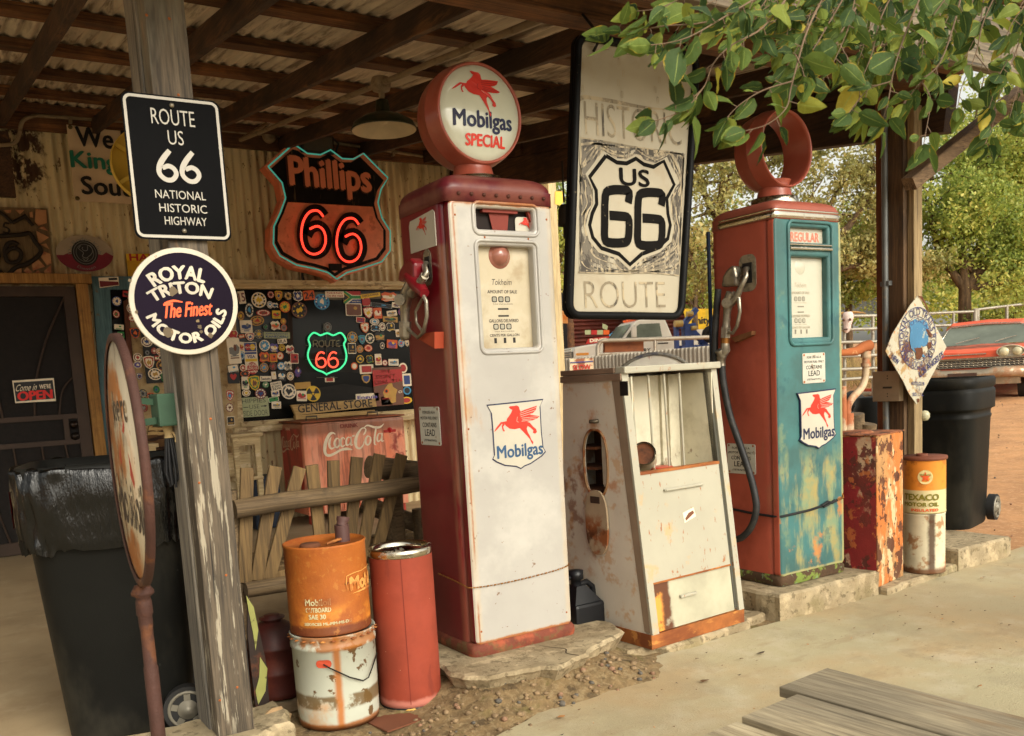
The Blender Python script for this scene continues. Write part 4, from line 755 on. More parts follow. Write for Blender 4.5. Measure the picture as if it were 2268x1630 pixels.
# yellow half round sign behind the post
yT = thing('round_sign', (0, 0, 0), 'yellow round metal sign back with ribs peeking out behind the post', 'sign')
YY = 5.2; c = ony(330, 368, YY); r = ony(330, 285, YY).z-c.z; m_yel = mat('yellow_paint', S((206,172,66)), .5, var=.08)
mb = MB(); mb.lathe([(0,0),(r*.97,0),(r*.97,-.03),(r,-.03),(r,.01),(0,.01)], 40, tuple(c), 'y'); mb.build('disc', m_yel, yT)
mb = MB()
for a in (.5, 2.6, 3.7): mb.beam((c.x+.3*r*math.cos(a), YY-.012, c.z+.3*r*math.sin(a)), (c.x+.96*r*math.cos(a), YY-.012, c.z+.96*r*math.sin(a)), .012, .02)
mb.beam((c.x-.0, YY-.02, c.z+r), (c.x, YY-.02, 3.1), .01, .01); mb.build('ribs', m_yel, yT)

# ---- shield shaped neon sign on the wall
ps = thing('shield_sign', (0, 0, 0), 'orange and black shield sign with glowing red neon sixes on the wall', 'sign')
PSY = YW-.24; O = [(585,368),(640,319),(652,322),(675,338),(705,341),(728,330),(755,350),(780,351),(803,338),(859,394),(843,420),(836,450),(845,485),(864,515),(864,560),(845,585),(800,600),(765,610),(742,625),(722,610),(690,601),(650,593),(612,572),(597,545),(598,505),(612,475),(625,440),(617,405)]
o3 = [ony(x, y, PSY) for x, y in O]; o2 = [(v.x, v.z) for v in o3]; cxs = sum(p[0] for p in o2)/len(o2); czs = sum(p[1] for p in o2)/len(o2)
m_or = mat('sign_orange', S((224,128,92)), .5, var=.12, vs=9, layers=[dict(c=S((160,70,44)), s=14, t=.62, w=.05, a=.5), dict(c=S((222,132,96)), s=5, t=.58, w=.1, a=.5)]); m_blk = mat('sign_black', S((24,19,16)), .6, spec=.1, var=.3, layers=[dict(c=S((90,74,52)), s=22, t=.64, w=.03, st=(1,1,.15), a=.7)])
mb = MB(); mb.poly(o2, .15, (0, PSY, 0)); mb.build('cabinet', m_or, ps)
def inset(pts, k, c=(cxs, czs)): return [(c[0]+(x-c[0])*k, c[1]+(z-c[1])*k) for x, z in pts]
i2 = inset(o2, .92); zdiv = ony(725, 453, PSY).z; up = [p for p in i2]
def clip(P, zc, keep_up):
    out = []; n = len(P)
    for i in range(n):
        a, b = P[i], P[(i+1) % n]; ia = (a[1] > zc) == keep_up; ib = (b[1] > zc) == keep_up
        if ia: out.append(a)
        if ia != ib: t = (zc-a[1])/(b[1]-a[1]); out.append((a[0]+(b[0]-a[0])*t, zc))
    return out
mb = MB(); mb.poly(i2, .0, (0, PSY-.006, 0)); mb.build('black_face', m_blk, ps)
lowp = clip(inset(i2, .95, (cxs, czs+.02)), zdiv, False); mb = MB(); mb.poly(lowp, .0, (0, PSY-.010, 0)); mb.build('orange_face', m_or, ps)
mb = MB(); cx_, cz_, ww, hh = span(640, 352, 820, 447, PSY-.02)
v_, f_, s_ = text_geo('Phillips', .03); put_text(mb, 'Phillips', cx_, cz_+.01, ww*.98, hh*.86, lambda u, v: Vector((u, PSY-.035, v-.10*(u-cx_)*.25)), 0, .03); put_text(mb, 'Phillips', cx_, cz_+.01, ww*.98+.012, hh*.86+.012, lambda u, v: Vector((u, PSY-.018, v-.10*(u-cx_)*.25)), 1, .05); mb.build('lettering', [mat('letter_salmon', S((214,126,92)), .5, var=.1), mat('letter_edge', S((70,36,22)), .6)], ps)
six = [(716,480),(704,467),(685,470),(671,492),(667,525),(675,552),(693,563),(712,556),(721,535),(717,512),(703,501),(686,507),(677,522)]
for dx, dy in ((0, 0), (80, 17)):
    mb = MB(); stroke(mb, [((ony(x+dx*.98, y+dy, PSY)).x, (ony(x+dx*.98, y+dy, PSY)).z) for x, y in six], .10, lambda u, v: Vector((u, PSY-.03, v)), 0, 4); mb.build('black_numeral', m_blk, ps)
    mb = MB(); mb.tube([ony(x+dx*.98, y+dy, PSY-.06) for x, y in smooth_pts(six[:-1], 4)], .0105, 8); mb.build('red_neon_tube', mat('neon_red_bright', (1., .05, .025), emis=1.3), ps)
mb = MB(); bd = inset(o2, .965); P = [Vector((x, PSY-.045, z)) for x, z in bd]+[Vector((bd[0][0], PSY-.045, bd[0][1]))]; mb.tube(P, .007, 7); mb.build('teal_neon_tube', mat('neon_teal_dim', (.05,.30,.22), emis=.5), ps)
mb = MB(); c = ony(742, 592, PSY-.02); mb.box(c.x-.06, c.x+.06, c.y-.02, c.y+.01, c.z-.03, c.z+.03); mb.build('switch_plate', m_blk, ps)
mb = MB(); mb.tube([ony(x, y, YW-.06) for x, y in smooth_pts([(670,592),(672,620),(700,634),(725,636),(742,624)], 4)], .012, 6); mb.build('cable', MATS['black_rubber'], ps)

# ---- red cooler
fy = 7.72; f0 = ony(676, 1040, fy); f1 = ony(902, 1020, fy); cw = f1.x-f0.x; zt0 = ony(671, 938, fy).z; zb1 = ony(682, 1143, fy).z
cl = thing('chest_cooler', (f0.x, fy, 0), 'faded red chest cooler with white script lettering under the store window', 'cooler')
m_red = mat('faded_cooler_red', S((226,128,90)), .45, var=.14, vs=3, layers=[dict(c=S((238,166,136)), s=3, t=.5, w=.12, a=.8, st=(2,1,.5)), dict(c=S((150,28,22)), s=5, t=.56, w=.04, a=.85, box=((cw-.14,cw+.1), None, (.2,.9)), soft=.05, j=.2), dict(c=S((96,52,38)), s=6, t=.58, w=.06, a=.5, st=(3,1,.3)), dict(c=S((110,74,52)), box=(None, None, (zt0-.12,zt0+.1)), soft=.04, a=.7, j=.06)], coat=.3)
m_reds = mat('cooler_side_red', S((180,64,52)), .45, var=.15, vs=4, layers=[dict(c=S((80,40,28)), s=5, t=.55, w=.06, a=.6, st=(1,2,.4))], coat=.3)
mb = MB(); mb.box(0, cw, 0, .62, zb1+.12, zt0, bev=.035); mb.build('body', m_red, cl)
mb = MB(); mb.poly([(.05,zb1+.14),(.57,zb1+.14),(.57,zt0-.05),(.05,zt0-.05)], .0, (-.002, .62, 0), ux=(0,-1,0)); mb.build('side_panel', m_reds, cl)
mb = MB(); mb.box(.01, cw-.01, .02, .60, zb1, zb1+.118)
for i in range(24): mb.box(.03+i*(cw-.06)/24, .03+(i+.6)*(cw-.06)/24, .0, .02, zb1+.01, zb1+.11)
mb.box(.0, .04, -.004, .03, zb1-.0, zb1+.03); mb.build('ribbed_base', m_red, cl)
for x in (.06, cw-.06):
    mb = MB(); mb.box(x-.03, x+.03, .04, .1, .012, zb1); mb.build('foot', m_reds, cl)
mb = MB(); mb.box(-.005, cw+.005, -.005, .60, zt0+.002, zt0+.016, bev=.005); mb.box(cw*.48, cw*.495, .0, .58, zt0+.016, zt0+.022); mb.build('lid', mat('rusty_lid', S((132,70,42)), .6, layers=[dict(c=S((90,54,34)), s=6, t=.55, w=.08, a=.7)]), cl)
for x in (.12, cw-.28):
    mb = MB(); mb.tube([(x,.2,zt0+.016),(x,.2,zt0+.05),(x+.1,.2,zt0+.05),(x+.1,.2,zt0+.016)], .009, 6); mb.build('lid_handle', mat('dull_steel', S((90,80,66)), .4, .6), cl)
def coke(mb, fn, mi=0):
    W = lambda pts, w=None: stroke(mb, [(((p[0]-1115)/540), (272-p[1])/540, p[2]/540) for p in pts], 1, fn, mi, 5)
    W([(955,214,6),(935,202,14),(905,212,24),(872,262,28),(856,318,28),(858,362,22),(885,380,22),(935,368,20),(990,345,18),(1045,340,22),(1090,352,4)])
    W([(918,232,4),(902,262,18),(896,300,20),(910,326,16),(938,318,8),(955,296,4)])
    for cx_, cy_ in ((965,285),(1235,288)): W([(cx_+18,cy_-30,6),(cx_-2,cy_-36,12),(cx_-22,cy_-10,18),(cx_-22,cy_+22,18),(cx_-4,cy_+36,12),(cx_+18,cy_+14,16),(cx_+22,cy_-16,16),(cx_+18,cy_-32,6)])
    W([(1030,262,12),(1022,246,8),(1004,256,16),(994,290,18),(1004,318,14),(1032,306,6)])
    for cx_, cy_ in ((1064,280),(1340,272)):
        W([(cx_+16,cy_-28,6),(cx_-6,cy_-32,10),(cx_-22,cy_,16),(cx_-18,cy_+30,14),(cx_+6,cy_+20,8),(cx_+18,cy_-20,4)]); W([(cx_+24,cy_-36,12),(cx_+18,cy_,14),(cx_+18,cy_+32,12),(cx_+36,cy_+28,4)])
    W([(1098,242,12),(1120,238,12)])
    W([(1195,240,6),(1212,222,14),(1222,196,10),(1205,182,8),(1180,190,12),(1145,232,22),(1124,285,28),(1128,332,20),(1158,346,16),(1190,318,10),(1196,290,4)])
    W([(1205,182,6),(1240,164,12),(1300,184,18),(1350,186,16),(1388,160,3)])
    W([(1322,178,8),(1312,200,14),(1296,260,16),(1290,318,14),(1304,330,6)])
mb = MB(); a = ony(504+600*.3478*0+(1115-0)*.1, 0, fy)
lc0 = ony(504+1115*.2512/1.0*0+504*0+784, 980, fy)
cxl = (504+1115*.1585)          # not used for placement; the script sits centred on the front
fl0 = ony(715, 982, fy); fl1 = ony(851, 966, fy); sw = fl1.x-fl0.x; ccx = (fl0.x+fl1.x)/2-f0.x; ccz = (fl0.z+fl1.z)/2
coke(mb, lambda u, v: Vector((ccx+u*sw, -.004, ccz+v*sw))); mb.build('script_lettering', CM['W'], cl)
mb = MB(); put_text(mb, 'DRINK', ccx-.04, ccz+sw*.22, .17, .035, lambda u, v: Vector((u, -.004, v)), 0, .02); mb.build('small_lettering', mat('raised_red', S((120,44,30)), .5), cl)
mb = MB(); coke(mb, lambda u, v: Vector((-.005, .33-u*.50, ccz+v*.42+.0))); put_text(mb, 'DRINK', 0, ccz+.13, .12, .025, lambda u, v: Vector((-.005, .36-u, v)), 0, .02); put_text(mb, 'ICE COLD', 0, ccz-.38, .36, .07, lambda u, v: Vector((-.005, .30-u, v)), 0, .02); mb.build('side_lettering', mat('dull_cream', S((214,180,150)), .6), cl)
mb = MB(); mb.lathe([(0,-.018),(.012,-.016),(.018,-.005),(.026,0)], 14, (cw-.16, -.004, ccz+.06), 'y'); mb.box(cw-.22, cw-.10, -.008, .0, ccz+.04, ccz+.065); mb.build('bottle_opener', mat('opener_red', S((176,24,20)), .4), cl)
# pale wooden stand left of the cooler
wsT = thing('wooden_stand', (0, 0, 0), 'pale painted wooden stand on legs left of the red cooler', 'stand')
SY = 7.7; mb = MB(); pf = PXF(SY)
a = pf(514, 962); b = pf(574, 957); mb.box(a.x-.02, b.x+.02, SY-.03, SY+.35, a.z-.03, a.z, bev=.004); mb.box(a.x, b.x, SY, SY+.33, a.z-.10, a.z-.03); mb.build('top', m_frame, wsT)
for x in (a.x, b.x-.05):
    mb = MB(); mb.box(x+.003, x+.047, SY+.006, SY+.05, .015, a.z-.101); mb.build('leg', m_frame, wsT)
mb = MB(); z1 = pf(560, 1050).z; mb.box(a.x, b.x, SY-.01, SY+.33, z1-.05, z1-.02, bev=.003); mb.box(a.x-.4, b.x+.0, SY+.34, SY+.36, .1, .7); mb.build('shelf', m_frame, wsT)
st2 = thing('wooden_stand', (0, 0, 0), 'small pale stand behind the black bin left of the sign post', 'stand')
a = pf(308, 985); b = pf(350, 985); mb = MB(); mb.box(a.x, b.x, SY-.02, SY+.25, a.z-.03, a.z); mb.box(a.x+.02, b.x-.02, SY, SY+.22, a.z-.10, a.z-.03); mb.build('top', m_frame, st2)
mb = MB(); mb.box(b.x-.06, b.x-.02, SY, SY+.04, .015, a.z-.1); mb.box(a.x+.02, a.x+.06, SY, SY+.04, .015, a.z-.1); mb.build('leg', m_frame, st2)
# striped blanket hanging by the wall
bl = MB(); q = [ony(*p, 7.9) for p in ((330,945),(352,925),(392,910),(405,1120),(322,1140),(318,1010))]; bl.poly([(v.x, v.z) for v in q], .03, (0, 7.9, 0))
tag(bl.build('striped_blanket', mat('blanket', S((92,64,36)), .9, layers=[dict(c=S((176,146,96)), s=9, t=.56, w=.02, st=(.35,1,2.4)), dict(c=S((44,26,18)), s=7, t=.56, w=.02, st=(.35,1,2.6))])), 'brown striped blanket hanging on the wall behind the sign post', 'blanket')
bb = thing('blue_crate', (ony(588,1100,7.9).x, 7.95, .02), 'dark blue crate behind the slats beside the red cooler', 'crate')
mb = MB(); mb.box(-.12, .12, -.1, .15, 0, .45, bev=.01); mb.build('body', mat('dark_blue_plastic', S((24,36,54)), .5), bb); mb = MB(); mb.box(-.13, .13, -.11, .16, .42, .46, bev=.008); mb.build('rim', MATS['dark_blue_plastic'], bb)

# ================================================================== THE ISLAND: PUMPS, CABINET, SIGNS, CANS
def hit(x, y, p0, n): r = Vector(ray(x, y)); e = Vector(EYE); n = Vector(n); return e+r*((Vector(p0)-e).dot(n)/r.dot(n))
def plate(outer, holes, depth, bevel=0, res=2):
    """flat plate with real holes and rounded lips; returns (verts, faces) in x, y with z from -depth..0"""
    c = bpy.data.curves.new('p', 'CURVE'); c.dimensions = '2D'; c.fill_mode = 'BOTH'; c.extrude = max(depth/2-bevel, 0); c.bevel_depth = bevel; c.bevel_resolution = res
    for P in [outer]+list(holes):
        s = c.splines.new('POLY'); s.points.add(len(P)-1); s.use_cyclic_u = True
        for i, p in enumerate(P): s.points[i].co = (p[0], p[1], 0, 1)
    o = bpy.data.objects.new('p', c); COL.objects.link(o); bpy.context.view_layer.update()
    me = o.evaluated_get(bpy.context.evaluated_depsgraph_get()).to_mesh(); v = [tuple(x.co) for x in me.vertices]; f = [tuple(p.vertices) for p in me.polygons]
    o.to_mesh_clear(); bpy.data.objects.remove(o); bpy.data.curves.remove(c); return v, f
def put_plate(mb, outer, holes, depth, bevel, o, ux=(1,0,0), uy=(0,0,1), mi=0):
    v, f = plate(outer, holes, depth, bevel); ux = Vector(ux); uy = Vector(uy); n = ux.cross(uy).normalized(); o = Vector(o)
    mb.add([o+ux*a+uy*b+n*(c-depth/2) for a, b, c in v], f, mi, False)
def rr4(x0, x1, z0, z1, r, n=4): return rrect(x1-x0, z1-z0, r, n, (x0+x1)/2, (z0+z1)/2)
# --- the shield badge and its winged horse, traced once and straightened on its own plane
def _z2(p): v = ony(869+p[0]*.3285, 535.3+p[1]*.3285, 3.03); return (v.x, v.z)
_sh = [_z2(p) for p in [(628,1103),(838,1082),(1040,1060),(1018,1110),(1028,1300),(1040,1410),(1058,1443),(1030,1475),(950,1530),(905,1548),(878,1568),(845,1552),(760,1545),(700,1520),(670,1500),(683,1470),(672,1300),(660,1160)]]
_c = ((_sh[0][0]+_sh[2][0])/2, (_sh[1][1]+_sh[10][1])/2); _w = _sh[2][0]-_sh[0][0]
NRM = lambda P: [((q[0]-_c[0])/_w, (q[1]-_c[1])/_w) for q in (_z2(p) for p in P)]
SHIELD = NRM([(628,1103),(838,1082),(1040,1060),(1018,1110),(1028,1300),(1040,1410),(1058,1443),(1030,1475),(950,1530),(905,1548),(878,1568),(845,1552),(760,1545),(700,1520),(670,1500),(683,1470),(672,1300),(660,1160)])
HORSE = NRM([(788,1120),(800,1114),(828,1112),(846,1108),(862,1118),(868,1142),(880,1160),(900,1190),(915,1225),(940,1232),(965,1262),(985,1278),(992,1300),(978,1312),(962,1304),(966,1288),(945,1268),(925,1256),(918,1275),(925,1300),(942,1330),(950,1352),(966,1372),(962,1390),(950,1372),(942,1352),(930,1338),(905,1310),(885,1290),(868,1272),(830,1280),(795,1276),(768,1256),(758,1240),(740,1240),(722,1262),(705,1282),(682,1302),(692,1280),(708,1258),(730,1230),(752,1226),(772,1222),(775,1205),(790,1185),(806,1160),(814,1140),(800,1134)])
LEG2 = NRM([(745,1232),(760,1245),(748,1262),(752,1280),(762,1294),(750,1296),(742,1280),(738,1262)])
WING1 = NRM([(835,1225),(850,1190),(862,1158),(900,1140),(945,1125),(990,1110),(982,1140),(965,1160),(940,1175),(1010,1185),(995,1200),(960,1215),(915,1228),(880,1230),(850,1232)])
WLN = [NRM(p) for p in ([(868,1165),(985,1122)],[(868,1178),(975,1142)],[(872,1190),(955,1165)],[(880,1200),(1000,1188)],[(885,1212),(985,1200)],[(880,1222),(950,1214)],[(850,1190),(845,1222),(858,1228)])]
m_pred = mat('horse_red', S((200,48,32)), .45); m_navy = mat('lettering_navy', S((30,32,64)), .5, layers=[dict(c=S((60,90,120)), s=14, t=.6, w=.08, a=.4)]); m_enam = mat('enamel_white', S((184,178,162)), .3, var=.05, coat=.3)
m_bluel = mat('lettering_blue', S((44,78,112)), .5)
def horse(mb, fn, mi_red, mi_line, lift):
    for i, P in enumerate((HORSE, LEG2, WING1)): flat(mb, P, lambda u, v: fn(u, v, lift+.0004*i), mi_red)
    for P in WLN: stroke(mb, P, .006, lambda u, v: fn(u, v, lift+.0014), mi_line, 2)
def badge(parent, o, w, name='shield_badge', blue=False, thick=.0, crackle=False):
    fn = lambda u, v, l=0: Vector(o)+Vector((u*w, -l, v*w)); mb = MB()
    mb.poly([(x*w, y*w) for x, y in SHIELD], max(thick, .0), Vector(o), mi=1)
    flat(mb, [(x*.955, y*.96) for x, y in SHIELD], lambda u, v: fn(u, v, .0008), 0)
    horse(mb, fn, 2, 0, .0016); t = NRM([(700,1440),(1030,1440),(870,1395),(870,1490)])
    put_text(mb, 'Mobilgas', t[2][0], (t[2][1]+t[3][1])/2-.005, .80, .24, lambda u, v: fn(u, v, .0016), 3, .02)
    return mb.build(name, [m_enam, m_navy, m_pred, m_bluel if blue else m_navy], parent)
def lead_plate(parent, o, ux, w, h):
    """riveted notice plate on the plane through o with axes ux and up"""
    mb = MB(); uy = Vector((0, 0, 1)); mb.poly(rrect(w, h, .008, 3), .003, o, ux, uy, 0); fn = plane_fn(o, ux, uy, .0008)
    mb.poly(rrect(w*.97, h*.97, .008, 3), 0, Vector(o)+Vector(ux).cross(uy)*.0004, ux, uy, 0)
    for t, y, ww, hh in (('FOR USE AS A', .36, .62, .075), ('MOTOR FUEL ONLY', .21, .86, .075), ('CONTAINS', .03, .7, .12), ('LEAD', -.17, .5, .17), ('(TETRAETHYL)', -.38, .62, .07)): put_text(mb, t, 0, y*h, ww*w, hh*h, fn, 1, .004)
    for a in (-.43, .43):
        for b in (-.44, .44): flat(mb, ring_pts(.006, .006, 8, a*w, b*h), fn, 2)
    return mb.build('notice_plate', [mat('plate_white', S((188,184,170)), .45, layers=[dict(c=S((120,80,44)), s=30, t=.66, w=.03, a=.7)]), CM['K'], m_nail], parent)
m_alu = mat('worn_aluminium', S((150,142,126)), .35, .85, var=.2, vs=20, layers=[dict(c=S((90,80,64)), s=25, t=.56, w=.08, a=.6, r=.6)])
m_brass = mat('worn_brass', S((150,104,54)), .4, .8)
m_chrome = mat('old_chrome', S((196,188,170)), .18, 1., layers=[dict(c=S((120,100,74)), s=22, t=.6, w=.05, a=.5, r=.5)])
m_hose = mat('hose_rubber', S((40,40,40)), .55, layers=[dict(c=S((76,72,64)), s=24, t=.58, w=.08, a=.4)])
def dial(mb, w, h, fn, faded):
    c = 1; put_text(mb, 'Tokheim', 0, .50*h/2*1.0-.10*h+.0*h, .34*w, .055*h, fn, c, .0, shear=.2)
    for t, y, hh in (('AMOUNT OF SALE', .06, .03), ('GALLONS DELIVERED', -.21, .03), ('CENTS PER GALLON', -.345, .024)): put_text(mb, t, .0, y*h, .5*w, hh*h, fn, c, .012)
    for y in (-.01, -.265):
        for i in range(3): mb.add([fn(-.14*w+i*.11*w+a, y*h+b) for a, b in rrect(.09*w, .055*h, .006, 2)], [tuple(range(12))], 2); mb.add([fn(-.14*w+i*.11*w+a, y*h+b) +Vector((0,-.0006,0)) for a, b in rrect(.06*w, .038*h, .004, 2)], [tuple(range(12))], 3)
        put_text(mb, 'TAX INCLUDED', 0, y*h-.045*h, .34*w, .012*h, fn, c, 0)
    for y in (-.10, -.165): mb.add([fn(a, y*h+b) for a, b in ((-.09*w,-.008*h),(.09*w,-.008*h),(.09*w,.008*h),(-.09*w,.008*h))], [(0,1,2,3)], 2)
    for i in range(3): mb.add([fn((-.16+.16*i)*w+a, -.39*h+b) for a, b in ((-.022*w,-.03*h),(.022*w,-.03*h),(.022*w,.02*h),(-.022*w,.02*h))], [(0,1,2,3)], 2)
def globe(parent, c, R, y0, y1, m_case, lens=True):
    """round pump globe on its chrome collar; y0 front, y1 back; c centre"""
    r1 = R*.90; ym = (y0+y1)/2; hd = (y1-y0)/2
    prof = [(r1,-hd),(r1+.008,-hd-.004),(R*.955,-hd+.004),(R*.99,-hd*.55),(R,-hd*.1),(R*1.012,-.004),(R*1.012,.006),(R,.012),(R*.99,hd*.55),(R*.955,hd-.004),(r1+.008,hd+.004),(r1,hd),(r1*.99,hd*.8),(r1*.99,-hd*.8),(r1,-hd)]
    mb = MB(); mb.lathe([(r, -h) for r, h in prof][::-1], 56, (c[0], ym, c[2]), 'y')
    mb.lathe([(.085,-R-.035),(.08,-R-.01),(.07,-R+.03),(.08,-R+.05)], 32, (c[0], ym, c[2]), 'z'); o = mb.build('globe_case', m_case, parent)
    mb = MB(); mb.lathe([(.0,-R-.10),(.118,-R-.10),(.112,-R-.036),(.108,-R-.032),(.0,-R-.030)], 36, (c[0], ym, c[2]), 'z'); mb.build('globe_collar', m_chrome, parent)
    mb = MB(); mb.lathe([(0,-.003),(.006,0)], 8, (c[0]-.02, ym-.110, c[2]-R-.05), 'y'); mb.build('collar_screw', m_nail, parent)
    if lens:
        for s, nm in ((-1, 'globe_lens'), (1, 'rear_lens')):
            k = [(r1*math.sin(t), .028*math.cos(t)) for t in np.linspace(0, PI/2, 7)]; mb = MB()
            pr_ = [(r, s*(-hd-h) if False else 0) for r, h in k]
            mb.lathe([(r, (-h if s < 0 else h)) for r, h in k], 48, (c[0], y0+.006 if s < 0 else y1-.006, c[2]), 'y')
            L = mb.build(nm, mat('globe_glass', S((196,196,176)), .08, var=.05, vs=6, coat=1), parent)
            if s < 0:
                fn = lambda u, v, l=0: Vector((c[0]+u*r1, y0+.006-.028*math.sqrt(max(0, 1-(u*u+v*v)))-.0015-l, c[2]+v*r1)); mb = MB()
                ca, sa_ = math.cos(-.16)*1.45, math.sin(-.16)*1.45; hm = (sum(p[0] for p in HORSE)/len(HORSE), sum(p[1] for p in HORSE)/len(HORSE)); hf = lambda u, v, l=0: fn((u-hm[0])*ca-(v-hm[1])*sa_-.10, (u-hm[0])*sa_+(v-hm[1])*ca+.40, l)
                horse(mb, hf, 1, 3, .0005)
                put_text(mb, 'Mobilgas', .0, -.22, 1.46, .44, fn, 0, .025); put_text(mb, 'SPECIAL', .04, -.60, 1.0, .24, fn, 2, .035)
                mb.build('lens_lettering', [m_navy, m_pred, mat('special_red', S((206,54,36)), .45), mat('horse_line', S((120,24,22)), .5)], parent)
def gas_pump(label, org, w, d, hb, m_side, m_front, m_lid, cfg):
    T = thing('gas_pump', org, label, 'gas pump'); cx_, cy_ = w/2, d/2+.0
    fd = .05       # depth of the front door
    mb = MB(); sx, sy = w/2, (d-fd)/2; mb.lathe([(1,.045),(1,.06),(1,hb-.10),(1,hb-.02)], 72, (cx_, fd+sy, 0), sq=(14, sx, sy)); mb.build('body', m_side, T)
    mb = MB(); mb.lathe([(1.03,0),(1.045,.012),(1.045,.035),(1.0,.05),(.9,.05)], 72, (cx_, d/2, 0), sq=(14, w/2, d/2)); mb.build('base_flange', cfg['m_base'], T)
    # crown
    mb = MB(); R = []
    for k, t in enumerate(np.linspace(0, 1, 9)): R.append((1-.5*t**2.6 if t < 1 else .0, hb-.02+cfg['crown']*math.sin(t*PI/2)))
    n = 72; vs = []; prof = [(1.012,hb-.035),(1.014,hb-.0)]
    mb.lathe([(1.0,hb-.04),(1.015,hb-.04),(1.015,hb+.012)], n, (cx_, d/2, 0), sq=(14, w/2, d/2))
    st_ = []
    for t in np.linspace(0, 1, 10):
        a = t*PI/2; q = math.cos(a)**.45 if t < 1 else 0.; st_.append((1.015*q, hb+.012+cfg['crown']*math.sin(a)**1.0*(1 if t < 1 else 1)))
    mb.lathe(st_, n, (cx_, d/2, 0), sq=(10, w/2, d/2)); mb.build('crown', m_lid, T)
    # front door with two openings
    x0, x1 = cfg['door']; holes = [rr4(*cfg['win'], cfg.get('wr', .022), 5), rr4(*cfg['dial'], cfg.get('wr', .022), 5)]
    mb = MB(); put_plate(mb, rr4(x0, x1, .052, hb-.042, .018, 5), holes, fd, .013, (0, 0, 0)); o_ = mb.build('front_door', [m_front, m_side], T)
    for p in o_.data.polygons:
        if abs(p.normal.x) > .8 and (p.center.x < x0+.004 or p.center.x > x1-.004): p.material_index = 1
    # raised lips round the openings
    mb = MB()
    for q in (cfg['win'], cfg['dial']):
        P = [Vector((x, -.001, z)) for x, z in rr4(q[0]-.006, q[1]+.006, q[2]-.006, q[3]+.006, .026, 5)]; mb.tube(P+[P[0]], .0065, 7, cap=False)
    if cfg.get('lips', 1): mb.build('window_lip', m_front, T)
    cfg['extra'](T); return T
def nozzle(T, org, pts, m_cov, hose=True):
    pass
RUSTE = S((150,84,30))
hb1 = 1.79
m_mar = mat('maroon_paint', S((108,8,25)), .32, var=.12, vs=3, layers=[dict(c=S((132,90,66)), s=7, t=.47, w=.07, st=(1,1,.22), a=.75, box=((-.02,.05), (.02,.09), (.0,1.6)), soft=.012), dict(c=S((140,40,46)), s=3, t=.52, w=.1, a=.3), dict(c=S((70,14,18)), s=2.2, t=.54, w=.1, a=.4)], coat=.4)
m_mlid = mat('maroon_lid', S((90,26,34)), .4, var=.15, vs=5, layers=[dict(c=S((140,90,70)), s=5, t=.5, w=.1, a=.4)], coat=.2)
def edge_rust(x0, x1, z0, z1, j=.03, a=.95): return [dict(c=RUSTE, c2=S((196,140,70)), box=((x0,x1), None, (z0,z1)), inv=True, soft=.006, j=j, js=30, a=a)]
m_whp = mat('white_pump_enamel', S((166,162,155)), .3, var=.04, vs=4, coat=.4, layers=[
    dict(c=S((190,158,104)), c2=S((196,178,140)), box=((.042,.452),None,(.06,1.735)), inv=True, soft=.008, j=.02, js=18, a=.3),
    dict(c=RUSTE, s=7, t=.44, w=.08, st=(1,1,.5), box=((.0245,.032),None,(.04,1.8)), soft=.003, j=.006, js=40, a=.85), dict(c=RUSTE, box=((-.1,.6),None,(.058,1.742)), inv=True, soft=.004, j=.018, js=26, a=.9),
    dict(c=S((180,130,70)), s=6, t=.62, w=.06, st=(1,1,.35), a=.45, box=((.0,.49),None,(.9,1.22)), soft=.03), dict(c=S((112,78,50)), s=34, t=.685, w=.012, a=.8), dict(c=S((200,196,186)), s=3, t=.56, w=.1, a=.4)], bump=.12, bs=5)
m_base1 = mat('rusty_flange', S((110,56,40)), .8, var=.2, vs=10, layers=[dict(c=S((96,88,52)), s=16, t=.55, w=.06, a=.6), dict(c=S((170,84,54)), s=9, t=.56, w=.06, a=.6)], bump=.5, bs=50)
m_salm = mat('salmon_globe_paint', S((154,78,60)), .35, var=.08, vs=5, layers=[dict(c=S((206,170,130)), s=40, t=.70, w=.015, a=.8), dict(c=S((140,56,40)), s=4, t=.55, w=.1, a=.4)], coat=.3)
O1 = Vector((1.70, 3.03, .12))
def L1x(x, y, X=1.70): v = onx(x, y, X); return v-O1
